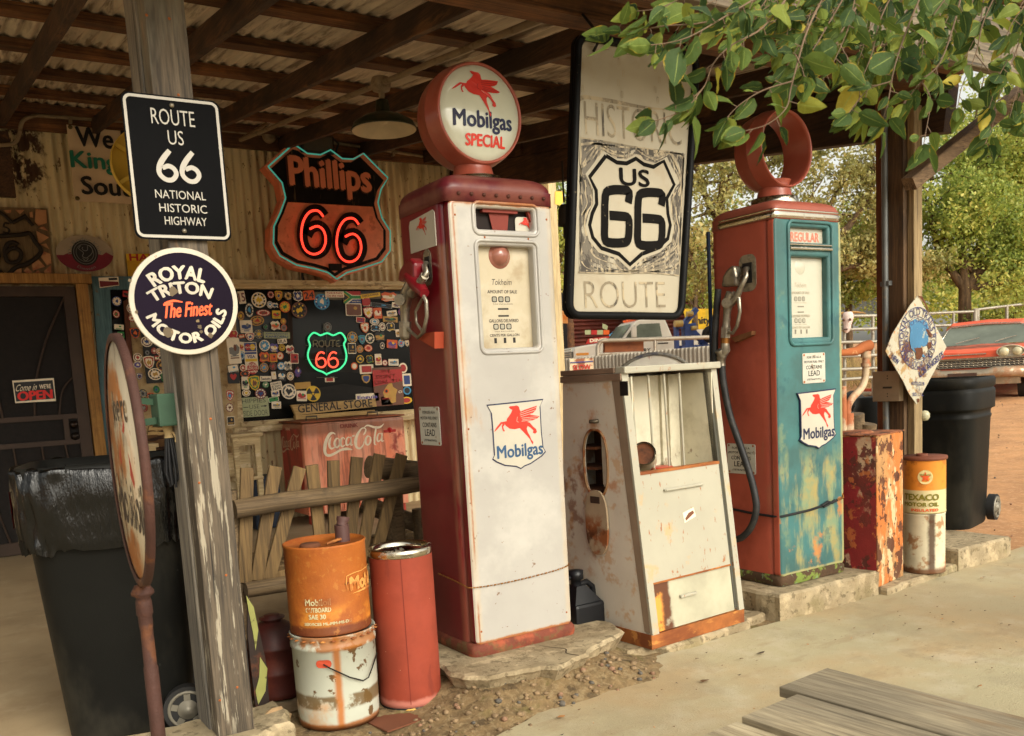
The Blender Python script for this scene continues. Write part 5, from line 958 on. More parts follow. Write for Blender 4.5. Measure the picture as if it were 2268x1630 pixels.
def extra1(T):
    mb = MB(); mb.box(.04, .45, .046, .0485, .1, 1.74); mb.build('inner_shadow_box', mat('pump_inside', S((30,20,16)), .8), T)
    mb = MB(); mb.poly([(.20,1.742),(.30,1.742),(.285,1.645),(.222,1.645)], .003, (0, .034, 0), mi=0); mb.box(.17, .33, .02, .04, 1.72, 1.748); mb.beam((.385,.03,1.74), (.41,.03,1.67), .015, .02); mb.build('bracket', mat('bracket_red', S((120,44,30)), .6), T)
    mb = MB(); mb.poly(rr4(.328, .405, 1.645, 1.712, .015, 3), .003, (0, .038, 0)); fn = lambda u, v, l=0: Vector((.375+u*.085, .0345-l, 1.672+v*.085)); horse(mb, fn, 1, 0, .0005); mb.build('rear_glass', [m_enam, m_pred], T)
    # dial plate
    q = cfg1['dial']; cx_, cz_ = (q[0]+q[1])/2, (q[2]+q[3])/2; w, h = q[1]-q[0], q[3]-q[2]; mb = MB(); mb.poly(rr4(q[0]-.01, q[1]+.01, q[2]-.01, q[3]+.01, .01, 2), .004, (0, .040, 0), mi=0)
    dial(mb, w, h, lambda u, v: Vector((cx_-.008+u, .0395, cz_+v)), False); mb.build('dial_plate', [mat('dial_cream', S((176,164,138)), .4, var=.06, layers=[dict(c=S((140,116,78)), s=8, t=.6, w=.1, a=.5), dict(c=S((200,190,168)), s=5, t=.56, w=.1, a=.5)]), mat('dial_ink', S((52,44,36)), .6), mat('dial_dark', S((36,30,26)), .5), mat('dial_grey', S((150,146,130)), .4)], T)
    mb = MB(); mb.lathe([(0,-.028),(.018,-.026),(.030,-.018),(.038,-.006),(.041,0),(.048,.001),(.05,.006)], 28, (cx_-.012, .036, cz_+h*.39), 'y'); mb.build('round_lens', mat('pink_glass', S((150,96,80)), .08, coat=1), T)
    for i in range(8): MB().lathe([(0,-.008),(.006,-.007),(.008,0)], 8, (.055+i*.055, .0-.004, hb1-.012), 'y').build('crown_bolt', mat('dark_bolt', S((84,50,40)), .6, .4), T)
    for x, z in ((.036,1.70),(.036,.10),(.452,1.70),(.452,.10),(.036,.9),(.16,1.622),(.36,1.622)): MB().lathe([(0,-.002),(.0035,-.0015),(.0045,0)], 8, (x, -.0005, z), 'y').build('screw', m_nail, T)
    # side window, notice, badge, chain
    a = L1x(905, 487); b = L1x(968, 484); mb = MB(); y0, y1 = .09, .305; z0, z1 = 1.60, 1.735
    mb.poly([(-y1,z0),(-y0,z0),(-y0,z1-.012),(-y0-.012,z1),(-y1+.01,z1-.012),(-y1,z1-.03)], .004, (-.003, 0, 0), ux=(0,-1,0)); fn = lambda u, v, l=0: Vector((-.004-l, (y0+y1)/2-u*.12, 1.668+v*.12)); horse(mb, fn, 1, 0, .0005); mb.build('side_window', [m_enam, m_pred], T)
    lead_plate(T, (-.004, .243, .912), (0,-1,0), .172, .155)
    t = ony(1145, 965, 3.03)-O1; badge(T, (t.x, -.0015, t.z), .270, blue=True)
    # nozzle hook-up on the shaded side, in the plane X = 1.63
    pp = lambda x, y, X=1.64: onx(x, y, X)-O1
    mb = MB(); c = L1x(947, 592); put_plate(mb, [(-(c.y)+x, c.z+z) for x, z in rrect(.062, .135, .028, 6)], [[(-(c.y)+x, c.z+z) for x, z in rrect(.032, .075, .014, 5)]], .010, .003, (-.001, 0, 0), ux=(0,-1,0)); mb.build('nozzle_port', m_alu, T)
    mb = MB(); mb.box(-.0035, -.001, c.y-.018, c.y+.018, c.z-.04, c.z+.04); mb.build('port_hole', CM['K'], T)
    mb = MB(); P = [(-pp(x, y).y, pp(x, y).z) for x, y in ((905,575),(915,571),(924,582),(925,618),(918,626),(888,624),(890,600))]; mb.poly(P, .05, (-.075, 0, 0), ux=(0,-1,0)); mb.build('nozzle_hood', mat('hood_maroon', S((112,20,28)), .3, coat=.4), T, bevel=.012, weld=True)
    mb = MB(); A = [L1x(948,584)+Vector((-.02,0,0))]+[pp(*q) for q in ((944,606),(936,618),(925,632),(912,648))]; mb.tube([A[0]+Vector((.04,0,0)), A[0], A[1], A[2], A[3], A[4]], [.010,.011,.012,.014,.02,.024], 12)
    for t_ in (0.2,.4,.6,.8): p_ = A[1].lerp(A[3], t_); mb.tube([p_-(A[3]-A[1])*.02, p_+(A[3]-A[1])*.02], .0165, 12)
    mb.build('spout', m_alu, T)
    mb = MB(); mb.tube([pp(*q) for q in ((912,622),(905,645),(898,662),(896,690),(897,715))], [.022,.030,.026,.019,.018], 14); mb.tube([pp(*q) for q in ((897,712),(897,745),(898,752))], [.025,.024,.018], 6, smooth=False); mb.tube([pp(884,664,1.60), pp(900,660,1.67)], .022, 14); mb.build('valve_body', m_alu, T)
    mb = MB(); mb.tube([pp(*q) for q in ((918,632),(930,642),(944,668),(945,700),(938,735),(925,748),(910,735),(904,728))], [.012,.011,.008,.008,.008,.007,.007,.007], 8); mb.tube([pp(*q) for q in ((936,660),(920,690),(922,715),(935,735))], .006, 8); mb.build('trigger_guard', m_alu, T)
    mb = MB(); mb.tube([pp(*q) for q in ((905,612),(925,632),(940,650))], [.024,.03,.02], 10); mb.build('nozzle_jacket', MATS['hood_maroon'], T)
    mb = MB(); g = [pp(x, y, 1.66) for x, y in ((912,742),(962,735),(962,772))]; mb.add([g[0], g[1], g[2], g[0]+Vector((.04,0,0)), g[1]+Vector((.04,0,0)), g[2]+Vector((.04,0,0))], [(0,1,2), (3,5,4), (0,3,4,1), (1,4,5,2), (0,2,5,3)]); mb.build('nozzle_rest', mat('rest_orange', S((156,62,34)), .6), T)
    # chain
    z = (ony(1160, 1278, 3.03)-O1).z; mb = MB()
    P = [(-.008,.25,z+.02),(-.008,.12,z+.012),(-.008,.04,z+.004),(.0,-.006,z),(.12,-.007,z-.006),(.25,-.007,z-.004),(.40,-.007,z+.004),(.47,-.006,z+.016),(.497,.06,z+.02)]
    P = smooth_pts(P, 8)
    for i in range(len(P)-1): a, b = Vector(P[i]), Vector(P[i+1]); mb.tube([a, a.lerp(b, .55)], .0035 if i % 2 else .0026, 6)
    mb.build('thin_chain', m_brass, T)
cfg1 = dict(m_base=m_base1, crown=.066, door=(.023,.466), win=(.119,.405,1.640,1.745), dial=(.121,.395,1.19,1.605), extra=extra1)
P1 = gas_pump('maroon and white gas pump with a round globe and white shield badge', O1, .49, .41, hb1, m_mar, m_whp, m_mlid, cfg1)
gc = ony(1041, 263, 3.20); globe(P1, (gc.x-O1.x, 0, gc.z-O1.z), .198, .09, .26, m_salm)
# ---- pump two
hb2 = 1.775; O2 = Vector((3.38, 2.95, .13))
m_brk = mat('brick_red_paint', S((172,82,62)), .55, var=.12, vs=2.5, layers=[dict(c=S((120,50,34)), s=3, t=.56, w=.12, a=.5), dict(c=S((150,92,66)), s=9, t=.62, w=.06, st=(1,1,.25), a=.5, box=(None,(.02,.12),None), soft=.02)])
m_teal = mat('teal_pump_paint', S((58,94,92)), .5, var=.14, vs=4, layers=[dict(c=S((64,118,118)), s=3, t=.52, w=.1, a=.6), dict(c=S((172,150,84)), c2=S((130,148,110)), s=6, t=.54, w=.07, st=(1.6,1,.45), a=.75, box=((.0,.47),None,(.03,.62)), soft=.08, j=.12), dict(c=S((196,120,50)), s=8, t=.62, w=.04, a=.7, box=(None,None,(.05,.5)), soft=.05),
    dict(c=S((130,140,96)), s=6, t=.58, w=.05, a=.5, box=((.0,.06),None,(.0,1.4)), soft=.02), dict(c=S((170,160,104)), box=((-.1,.452),None,(.06,1.9)), inv=True, soft=.004, j=.012, a=.7), dict(c=S((36,78,86)), s=10, t=.62, w=.04, a=.5)], coat=.2)
m_salm2 = mat('faded_red_lid', S((146,78,62)), .5, var=.1, vs=4)
m_base2 = mat('mossy_flange', S((78,58,40)), .9, var=.25, layers=[dict(c=S((120,140,60)), s=14, t=.55, w=.04, a=.8), dict(c=S((120,150,110)), s=22, t=.62, w=.03, a=.7)], bump=.6)
m_regin = mat('pump_sign_glass', S((176,172,154)), .2, var=.04, coat=.5)
def extra2(T):
    mb = MB(); mb.lathe([(1.02,hb2-.034),(1.03,hb2-.030),(1.03,hb2-.012),(1.02,hb2-.006)], 72, (.235, .185, 0), sq=(14, .235, .185)); mb.lathe([(1.02,hb2-.002),(1.028,hb2+.002),(1.02,hb2+.006)], 72, (.235, .185, 0), sq=(14, .235, .185)); mb.build('chrome_band', m_chrome, T)
    q = cfg2['win']; mb = MB(); mb.poly(rr4(q[0]-.01, q[1]+.01, q[2]-.01, q[3]+.01, .01, 2), .004, (0, .03, 0)); put_text(mb, 'REGULAR', (q[0]+q[1])/2, (q[2]+q[3])/2-.005, .20, .042, lambda u, v: Vector((u, .0295, v)), 1, .03); mb.build('grade_sign', [m_regin, mat('faded_red_ink', S((196,112,92)), .5)], T)
    q = cfg2['dial']; cx_, cz_ = (q[0]+q[1])/2, (q[2]+q[3])/2; w, h = q[1]-q[0], q[3]-q[2]; mb = MB(); mb.poly(rr4(q[0]-.01, q[1]+.01, q[2]-.01, q[3]+.01, .01, 2), .004, (0, .036, 0))
    dial(mb, w*.9, h, lambda u, v: Vector((cx_-.03+u, .0355, cz_+v)), True); mb.lathe([(0,-.004),(.028,-.003),(.036,0)], 24, (cx_-.03, .036, cz_+h*.36), 'y'); mb.build('dial_plate', [mat('milky_glass', S((180,176,158)), .15, var=.04, coat=.8), mat('pale_ink', S((160,148,126)), .6), mat('pale_dark', S((120,114,100)), .5), MATS['dial_grey']], T)
    mb = MB(); z = 1.603; mb.tube([(.092,-.008,z),(.39,-.008,z)], .008, 10); mb.tube([(.092,-.006,z+.018),(.39,-.006,z+.018)], .005, 8); mb.build('chrome_bar', m_chrome, T)
    mb = MB(); P = [Vector((x, -.002, z)) for x, z in rr4(.088, .400, 1.155, 1.728, .03, 5)]; mb.tube(P+[P[0]], .009, 7, cap=False); mb.build('window_moulding', m_teal, T)
    t = ony(1801, 815, 2.95)-O2; lead_plate(T, (t.x, -.003, t.z), (1,0,0), .165, .145)
    t = ony(1806, 930, 2.95)-O2; badge(T, (t.x, -.010, t.z), .285, thick=.008)
    # side notice plate
    a = onx(1642, 1016, 3.38)-O2; lead_plate(T, (-.004, a.y, a.z), (0,-1,0), .185, .15)
    pp = lambda x, y, X=3.31: onx(x, y, X)-O2
    c = onx(1655, 605, 3.38)-O2; mb = MB(); put_plate(mb, [(-c.y+x, c.z+z) for x, z in rrect(.105, .17, .035, 6)], [[(-c.y+x-.005, c.z+z) for x, z in rrect(.055, .09, .02, 5)]], .012, .003, (-.001, 0, 0), ux=(0,-1,0)); mb.build('nozzle_port', m_alu, T)
    mb = MB(); mb.box(-.0035, -.001, c.y-.028, c.y+.03, c.z-.048, c.z+.048); mb.build('port_hole', CM['K'], T)
    mb = MB(); P = [(-pp(x, y).y, pp(x, y).z) for x, y in ((1592,636),(1596,612),(1604,598),(1614,588),(1621,590),(1625,612),(1625,634))]; mb.poly(P, .05, (-.06, 0, 0), ux=(0,-1,0)); mb.build('nozzle_hood', m_alu, T, bevel=.012, weld=True)
    mb = MB(); A = [onx(1657,596,3.38)-O2+Vector((-.02,0,0))]+[pp(*q) for q in ((1652,612),(1642,632),(1630,660),(1618,672))]; mb.tube([A[0]+Vector((.04,0,0)), A[0], A[1], A[2], A[3], A[4]], [.011,.012,.012,.013,.018,.02], 12)
    for t_ in (.0,.2,.4,.6): p_ = A[0].lerp(A[2], t_+.1); mb.tube([p_-(A[2]-A[0])*.025, p_+(A[2]-A[0])*.025], .0165, 12)
    mb.build('spout', m_alu, T)
    mb = MB(); mb.tube([pp(*q) for q in ((1618,648),(1612,668),(1610,690),(1608,715),(1607,728))], [.022,.026,.019,.018,.022], 14); mb.tube([pp(*q) for q in ((1607,725),(1606,748))], .025, 6, smooth=False); mb.tube([pp(1608,671,3.28), pp(1616,668,3.34)], .024, 14); mb.build('valve_body', m_alu, T)
    mb = MB(); mb.tube([pp(*q) for q in ((1606,748),(1605,762))], .021, 12); mb.build('brass_coupling', m_brass, T)
    mb = MB(); mb.tube([pp(*q) for q in ((1605,760),(1606,775),(1598,786),(1596,800),(1598,812))], [.021,.024,.026,.022,.020], 12); mb.tube([pp(1592,775,3.29), pp(1600,790,3.31)], .022, 12); mb.build('swivel_elbow', m_alu, T)
    mb = MB(); mb.tube([pp(*q) for q in ((1622,650),(1636,662),(1638,690),(1632,722),(1622,738),(1612,735))], [.014,.011,.009,.009,.009,.008], 8); mb.build('trigger_guard', m_alu, T)
    mb = MB(); P = smooth_pts([pp(*q) for q in ((1598,808),(1602,850),(1616,920),(1640,990),(1660,1050),(1672,1100),(1674,1130),(1664,1165),(1645,1188),(1625,1196),(1560,1215))], 5); mb.tube(P, .017, 12); mb.build('hose', m_hose, T)
    mb = MB(); P = smooth_pts([pp(x, y, 3.30) for x, y in ((1590,640),(1584,720),(1582,800),(1585,900))], 4); mb.tube(P, .017, 10); mb.build('rear_hose', m_hose, T)
    mb = MB(); g = [pp(x, y, 3.35) for x, y in ((1618,748),(1664,733),(1663,742),(1628,758))]; mb.add([*g, *[v+Vector((.03,0,0)) for v in g]], [(0,1,2,3), (7,6,5,4), (0,4,5,1), (1,5,6,2), (2,6,7,3), (3,7,4,0)]); mb.build('nozzle_rest', mat('rest_rusty', S((110,70,40)), .7), T)
    # bungee strap
    z = (ony(1800, 1125, 2.95)-O2).z; mb = MB(); mb.tube([(-.005,.33,z+.0),(-.005,.2,z-.01),(-.004,.05,z-.015),(.004,-.004,z-.012),(.2,-.006,z-.006),(.30,-.006,z+.004)], .006, 8); mb.tube([(.29,-.008,z+.005),(.33,-.012,z+.02),(.36,-.014,z+.012),(.40,-.012,z+.02)], .007, 8); mb.tube([(.30,-.012,z-.002),(.34,-.014,z+.008),(.38,-.014,z+.024)], .005, 8); mb.build('strap_cord', MATS['black_rubber'], T)
    mb = MB(); mb.tube([(.40,-.01,z+.02),(.455,-.008,z+.026),(.463,.005,z+.05)], .005, 8); mb.build('strap_hook', m_brass, T)
cfg2 = dict(m_base=m_base2, crown=.052, door=(.01,.462), win=(.102,.384,1.620,1.715), dial=(.102,.384,1.175,1.580), extra=extra2, lips=0, wr=.012)
P2 = gas_pump('teal fronted brick red gas pump with an empty globe ring and regular sign', O2, .47, .41, hb2, m_brk, m_teal, m_salm2, cfg2)
gc = ony(1713, 337, 3.10); globe(P2, (gc.x-O2.x, 0, gc.z-O2.z), .186, .07, .235, m_salm, lens=False)
# dark blue board standing behind the second pump
bd = MB(); a = onx(1577, 512, 3.36); bd.box(3.345, 3.36, 3.34, max(3.352, a.y), .14, a.z); tag(bd.build('narrow_board', mat('navy_board', S((28,42,62)), .6)), 'narrow dark blue board standing behind the brick red pump', 'board')

# ---- tapered display cabinet
OC = Vector((2.455, 2.85, .035)); CT = thing('display_cabinet', OC, 'rusty cream display cabinet with a sloping open front and white rods', 'cabinet', rz=math.radians(3.5))
HZ = onx(1317,1024,2.46).z-.035; FZ = onx(1316,1152,2.46).z-.035; CW, CH, DB, DTp, SLP = .585, 1.165, .58, .50, .125     # width, height, depth at base, back at top, slope of the front
m_cab = mat('cream_cabinet', S((166,161,143)), .45, var=.05, vs=4, layers=[dict(c=S((150,84,34)), s=40, t=.655, w=.015, st=(1.6,1,.45), a=.85), dict(c=S((196,150,84)), s=7, t=.62, w=.06, a=.55), dict(c=RUSTE, s=24, t=.63, w=.03, a=.8, box=((-.1,.8),None,(.24,.32)), soft=.02)], coat=.2)
m_cabs = mat('cabinet_side_paint', S((204,194,176)), .5, var=.06, vs=4, layers=[dict(c=S((176,110,54)), s=6, t=.62, w=.06, a=.7, box=(None,None,(.25,1.1)), soft=.1), dict(c=S((120,62,28)), s=8, t=.60, w=.05, a=.7, box=(None,(.36,.6),(.35,.85)), soft=.06), dict(c=S((186,130,60)), s=12, t=.6, w=.05, a=.5)], coat=.2)
m_orr = mat('orange_rust', S((148,88,42)), .8, var=.25, vs=9, layers=[dict(c=S((110,56,28)), s=9, t=.55, w=.06, a=.8, st=(.3,1,1)), dict(c=S((204,140,70)), s=14, t=.58, w=.04, a=.7, st=(.3,1,1))])
m_capb = mat('brown_grey_cap', S((124,102,84)), .5)
yf = lambda z: SLP*(z-.06)/(CH-.06)
mb = MB(); mb.box(-.004, CW+.004, -.006, DB+.004, 0, .062); mb.build('rusty_plinth', m_orr, CT)
ff = lambda u, z, l=0: Vector((u, yf(z)-l, z))
def fslab(mb, u0, u1, z0, z1, t, l, mi=0):
    vs = [ff(u, z, l-dy) for dy in (0, t) for z in (z0, z1) for u in (u0, u1)]; mb.add(vs, [(0,1,3,2), (5,4,6,7), (0,4,5,1), (2,3,7,6), (0,2,6,4), (1,5,7,3)], mi)
zb_, zs, zd = .062, .735, .268
# side walls (the near one has a real oval opening)
def side(x, hole):
    outer = [(-0.0,.062),(-yf(CH)*1.0,CH)]; outer = [(-(yf(.062)+.001), .062), (-(yf(CH)), CH), (-DTp, CH), (-DB, .062)]
    holes = []
    if hole:
        holes = [[(-(.30)+.075*math.copysign(abs(math.cos(t))**.8, math.cos(t)), HZ+.145*math.copysign(abs(math.sin(t))**.75, math.sin(t))) for t in np.linspace(0, 2*PI, 28, endpoint=False)]]
    mb = MB(); v, f = plate(outer, holes, .006, 0); mb.add([(x+c, -a, b) for a, b, c in v], f); mb.build('side_panel', m_cabs, CT)
side(.003, True); side(CW-.003, False)
mb = MB(); mb.add([(0.006,DB,.062),(CW-.006,DB,.062),(CW-.006,DTp,CH),(.006,DTp,CH)], [(0,1,2,3)]); mb.build('rear_panel', m_cabs, CT)
mb = MB()
for z in (HZ-.12, HZ-.02, HZ+.07): mb.box(.01, .16, .315, .50, z-.012, z)
mb.box(.17, .175, .312, .5, HZ-.25, HZ+.2); mb.build('inner_shelves', mat('rusty_inside', S((96,56,28)), .85, var=.3, layers=[dict(c=S((52,32,22)), s=9, t=.55, w=.08)]), CT)
mb = MB(); P = [Vector((-.003, .30-(.078*math.copysign(abs(math.cos(t))**.8, math.cos(t))), HZ+.148*math.copysign(abs(math.sin(t))**.75, math.sin(t)))) for t in np.linspace(0, 2*PI, 28, endpoint=False)]; mb.tube(P+[P[0]], .006, 7, cap=False); mb.build('oval_rim', mat('rim_rusty', S((140,108,74)), .6, layers=[dict(c=RUST, s=20, t=.55, w=.05)]), CT)
fl_ = MB(); oc = [(-.30+.072*math.copysign(abs(math.cos(t))**.8, math.cos(t)), FZ+.145*math.copysign(abs(math.sin(t))**.75, math.sin(t))) for t in np.linspace(0, 2*PI, 28, endpoint=False)]
fl_.poly(oc, .01, (-.016, 0, 0), ux=(0,-1,0)); fl_.build('oval_door', mat('flap_paint', S((166,146,118)), .5, layers=[dict(c=S((140,76,34)), s=8, t=.5, w=.06, a=.9, box=(None,None,(FZ-.17,FZ+.03)), soft=.04, j=.05), dict(c=DRUST, s=9, t=.52, w=.05, a=.9, box=(None,None,(FZ-.17,FZ-.03)), soft=.03, j=.05)]), CT)
mb = MB(); mb.box(-.018, -.002, .27, .33, HZ-.175, HZ-.145); mb.build('hinge', mat('dark_hinge', S((60,44,34)), .7), CT)
mb = MB(); mb.tube([(-.002,.275,HZ+.185),(-.02,.275,HZ+.185),(-.024,.30,HZ+.185)], .009, 10); mb.build('latch_knob', mat('dull_steel', S((90,80,66)), .4, .6), CT)
mb = MB(); mb.poly([(-.125,1.07),(-.075,1.07),(-.075,1.13),(-.125,1.13)], .0, (-.0035, 0, 0), ux=(0,-1,0)); mb.build('black_label', CM['K'], CT)
# front frame
mb = MB(); fslab(mb, 0, .038, .062, CH, .04, .010); fslab(mb, CW-.034, CW, .062, CH, .04, .010); mb.build('front_frame', m_cab, CT)
mb = MB(); fslab(mb, CW-.052, CW-.036, .075, CH-.02, .03, .002); mb.build('dark_channel', mat('channel_grey', S((70,68,58)), .5), CT)
mb = MB(); fslab(mb, .040, CW-.054, zd+.006, zs, .022, .006); mb.build('lower_panel', m_cab, CT)
mb = MB(); fslab(mb, .042, CW-.054, .066, zd, .02, .0); mb.build('kick_drawer', mat('drawer_cream', S((170,165,142)), .45, layers=[dict(c=S((88,46,22)), s=5, t=.40, w=.05, box=((.03,.135),None,(.0,.30)), soft=.01, j=.06, js=8, a=.97), dict(c=S((224,150,66)), s=8, t=.48, w=.05, a=.95, box=((.02,.085),None,(.05,.25)), soft=.014, j=.05)]), CT)
mb = MB(); fslab(mb, .036, CW-.05, zs-.002, zs+.01, .03, .009); mb.build('rust_edge', m_orr, CT); mb = MB(); fslab(mb, .04, CW-.054, zd+.002, zd+.009, .004, .009); mb.build('rust_edge', m_orr, CT)
mb = MB(); mb.tube([ff(.17,.655,.016), ff(.40,.655,.016)], .006, 8); mb.tube([ff(.17,.655,.006), ff(.17,.655,.018)], .006, 8); mb.tube([ff(.40,.655,.006), ff(.40,.655,.018)], .006, 8); mb.build('panel_handle', m_cab, CT)
mb = MB(); mb.box(.19, .29, yf(.19)-.014, yf(.19)-.0, .185, .197, bev=.003); mb.build('drawer_pull', m_cab, CT)
a = [(.265,.545),(.335,.56),(.345,.52),(.27,.50)]; mb = MB(); mb.add([ff(u, z, .0075) for u, z in a], [(0,1,2,3)], 0); mb.add([ff(u, z, .008) for u, z in ((.275,.518),(.28,.508),(.335,.535),(.33,.548),(.3,.54))], [(0,1,2,3,4)], 1); mb.build('paper_sticker', [CM['W'], CM['N']], CT)
# bay lining and rods
m_bay = mat('bay_cream', S((206,199,176)), .55, var=.07, vs=5, layers=[dict(c=S((110,74,40)), s=9, t=.62, w=.04, a=.7, box=((.38,.56),None,(.6,.85)), soft=.03), dict(c=S((150,140,112)), s=5, t=.58, w=.1, a=.5)])
mb = MB(); mb.box(.04, CW-.054, .30, .305, .68, CH-.02); mb.box(CW-.052, CW-.047, .1, .30, .68, CH-.02); mb.box(.039, .044, .1, .30, .68, CH-.02); mb.box(.04, CW-.054, .10, .30, .672, .68); mb.box(.40, .408, .285, .30, .68, CH-.02); mb.box(.45,.456,.285,.30,.68,CH-.02); mb.build('bay_lining', m_bay, CT)
for u in (.075, .175, .27, .365):
    mb = MB(); mb.tube([(u+.0, yf(CH)-.0+.012, CH-.015), (u+.05, .17, .69)], .0055, 8); mb.build('rod', m_cab, CT)
mb = MB(); mb.box(.0, CW+.01, yf(CH)-.03, yf(CH)+.03, CH-.004, CH+.026, bev=.006); mb.build('top_lip', m_cab, CT)
mb = MB(); mb.box(-.006, CW+.006, yf(CH)+.031, DTp+.01, CH-.0, CH+.024, bev=.004); mb.box(-.008, .0, yf(CH)-.01, DTp+.01, CH-.03, CH-.002); mb.build('top_cap', m_capb, CT)
mb = MB(); mb.add([(-.002,.003,.07),(-.002,.038,.07),(-.002,yf(CH)+.05,CH-.03),(-.002,yf(CH)-.005,CH-.03)], [(0,1,2,3)]); mb.build('corner_strip', mat('strip_taupe', S((132,112,92)), .5), CT)
# pipe end lying in the bay
RmC = Matrix.Rotation(math.radians(3.5), 3, 'Z')
pe = thing('pipe_piece', OC+RmC@Vector((.14, .19, .735)), 'short rusty mouthed white pipe lying inside the cream cabinet', 'pipe')
mb = MB(); a = Vector((-.045, -.10, .085)); b = Vector((.10, .06, .035)); d = (b-a).normalized(); mb.tube([a, b], .052, 20, cap=False); mb.tube([a+d*.001, a+d*.15], .046, 20, cap=False); mb.build('shell', mat('pipe_white', S((176,164,140)), .6, layers=[dict(c=RUST, s=9, t=.6, w=.06, a=.7)]), pe)
mb = MB(); mb.tube([a+d*.012, a+d*.016], .0455, 20); mb.build('rusty_mouth', mat('mouth_rust', S((98,58,36)), .9, layers=[dict(c=S((50,32,24)), s=9, t=.56, w=.08)]), pe)
rl = thing('red_lid', OC+RmC@Vector((.285, .19, .725)), 'shallow red lid lying inside the cream cabinet beside the pipe', 'lid'); mb = MB(); mb.lathe([(0,0),(.05,0),(.058,.012),(.05,.016),(0,.012)], 24); mb.build('disc', mat('lid_red', S((176,62,44)), .4), rl)
# white round sign standing behind the cabinet
wr = thing('round_sign', (0, 0, 0), 'white round metal sign with blue and grey rim standing behind the cream cabinet', 'sign')
WY = 4.6; c = ony(1452, 894, WY); R = ony(1452, 780, WY).z-c.z; wr.location = c; wr.rotation_euler[2] = -.62; WY = 0; c = Vector((0,0,0)); mb = MB(); mb.poly(ring_pts(R*.94, R*.94, 48), .006, (c.x, WY, c.z)); mb.build('disc', mat('white_sign_face', S((240,234,220)), .5, layers=[dict(c=S((170,96,50)), s=5, t=.60, w=.03, a=.85, st=(2,1,.6))]), wr)
mb = MB(); P = [Vector((c.x+R*.97*math.cos(t), WY-.004, c.z+R*.97*math.sin(t))) for t in np.linspace(0, 2*PI, 49)]; mb.tube(P, R*.035, 6, cap=False); mb.build('rim', mat('rim_blue_grey', S((140,136,124)), .6, layers=[dict(c=S((44,50,84)), s=3, t=.58, w=.08)]), wr)
mb = MB(); mb.beam((c.x, WY+.03, -ony(1452,894,4.6).z), (c.x, WY+.03, c.z), .05, .03, up=(0,1,0)); mb.build('prop_post', m_dkx, wr)
# black jug
jg = thing('plastic_jug', (2.36, 3.20, .034), 'black plastic jug standing between the maroon pump and the cream cabinet', 'jug'); m_jug = mat('black_plastic', S((20,21,24)), .4)
mb = MB(); mb.box(-.085, .075, -.07, .07, 0, .17, bev=.015); mb.add([(-.08,-.06,.165),(.07,-.06,.165),(.07,.06,.165),(-.08,.06,.165),(-.05,-.035,.245),(.0,-.035,.245),(.0,.035,.245),(-.05,.035,.245)], [(0,1,5,4),(1,2,6,5),(2,3,7,6),(3,0,4,7),(4,5,6,7)]); mb.build('body', m_jug, jg)
mb = MB(); mb.lathe([(.024,.24),(.024,.27),(.034,.272),(.035,.31),(.0,.315)], 18, (-.028,0,0)); mb.tube([(-.05,0,.28),(-.085,0,.285)], .010, 8); mb.build('cap', m_jug, jg)
mb = MB(); mb.tube([(-.01,0,.245),(.03,0,.25),(.06,0,.225),(.068,0,.165)], .014, 8); mb.build('handle', m_jug, jg)

# ---- tall hanging sign
HY = 3.0; hT = thing('hanging_sign', (0, 0, 0), 'tall black framed sign with a black route shield hanging between the pumps', 'sign')
hs_ = lambda p, l=0: hs3(p[0], p[1], l)
def hs3(zx, zy, l=0): v = ony(1197+zx*.4252, 31.5+zy*.4252, HY); return Vector((v.x, HY-l, v.z))
cnr = [hs3(175,95), hs3(815,215), hs3(730,1590), hs3(128,1585)]      # TL TR BR BL
tl, tr, br, bl_ = cnr
def hq(u, v, l=0): a = tl.lerp(tr, u); b = bl_.lerp(br, u); p = a.lerp(b, v); return Vector((p.x, HY-l, p.z))
hsw = (tr-tl).length; hsh = (bl_-tl).length
def rq(m, r, n=5): rx = r/hsw; ry = r/hsh; return [(x, y) for x, y in rrect(1-2*m/hsw, 1-2*m/hsh, 0.0001, 0, .5, .5)]
def rru(m, r, n=5):
    out = []
    for (qx, qz, a0) in ((1, 0, PI/2*3), (1, 1, 0), (0, 1, PI/2), (0, 0, PI)):
        cx_ = (hsw-m-r) if qx else (m+r); cz_ = (hsh-m-r) if qz else (m+r)
        for i in range(n+1): a = a0+PI/2*i/n; out.append(((cx_+r*math.cos(a))/hsw, (cz_+r*math.sin(a))/hsh))
    return out
m_face = mat('sign_cream_face', S((166,157,136)), .5, var=.05, vs=3, layers=[dict(c=S((150,132,104)), s=6, t=.6, w=.1, a=.4)]); m_blk2 = mat('sign_black_paint', S((22,20,18)), .7, spec=.05, layers=[dict(c=S((120,108,88)), s=30, t=.68, w=.02, a=.7)])
mb = MB(); P = [hq(*p) for p in rru(.0, .05)]; Pb = [p+Vector((0,.02,0)) for p in P]; n = len(P); mb.add(P+Pb, [tuple(range(n))[::-1], tuple(range(n, 2*n))]+[(i, (i+1) % n, n+(i+1) % n, n+i) for i in range(n)]); mb.build('back_plate', m_blk2, hT)
mb = MB(); P = [hq(*p, .012) for p in rru(.012, .05)]; mb.tube(P+[P[0]], .016, 8, cap=False); mb.build('frame_pipe', mat('black_frame', S((16,16,16)), .5, spec=.12, layers=[dict(c=S((110,96,74)), s=36, t=.68, w=.02, a=.8)]), hT)
mb = MB(); mb.add([hq(*p, .004) for p in rru(.028, .03)], [tuple(range(24))]); mb.build('face', m_face, hT)
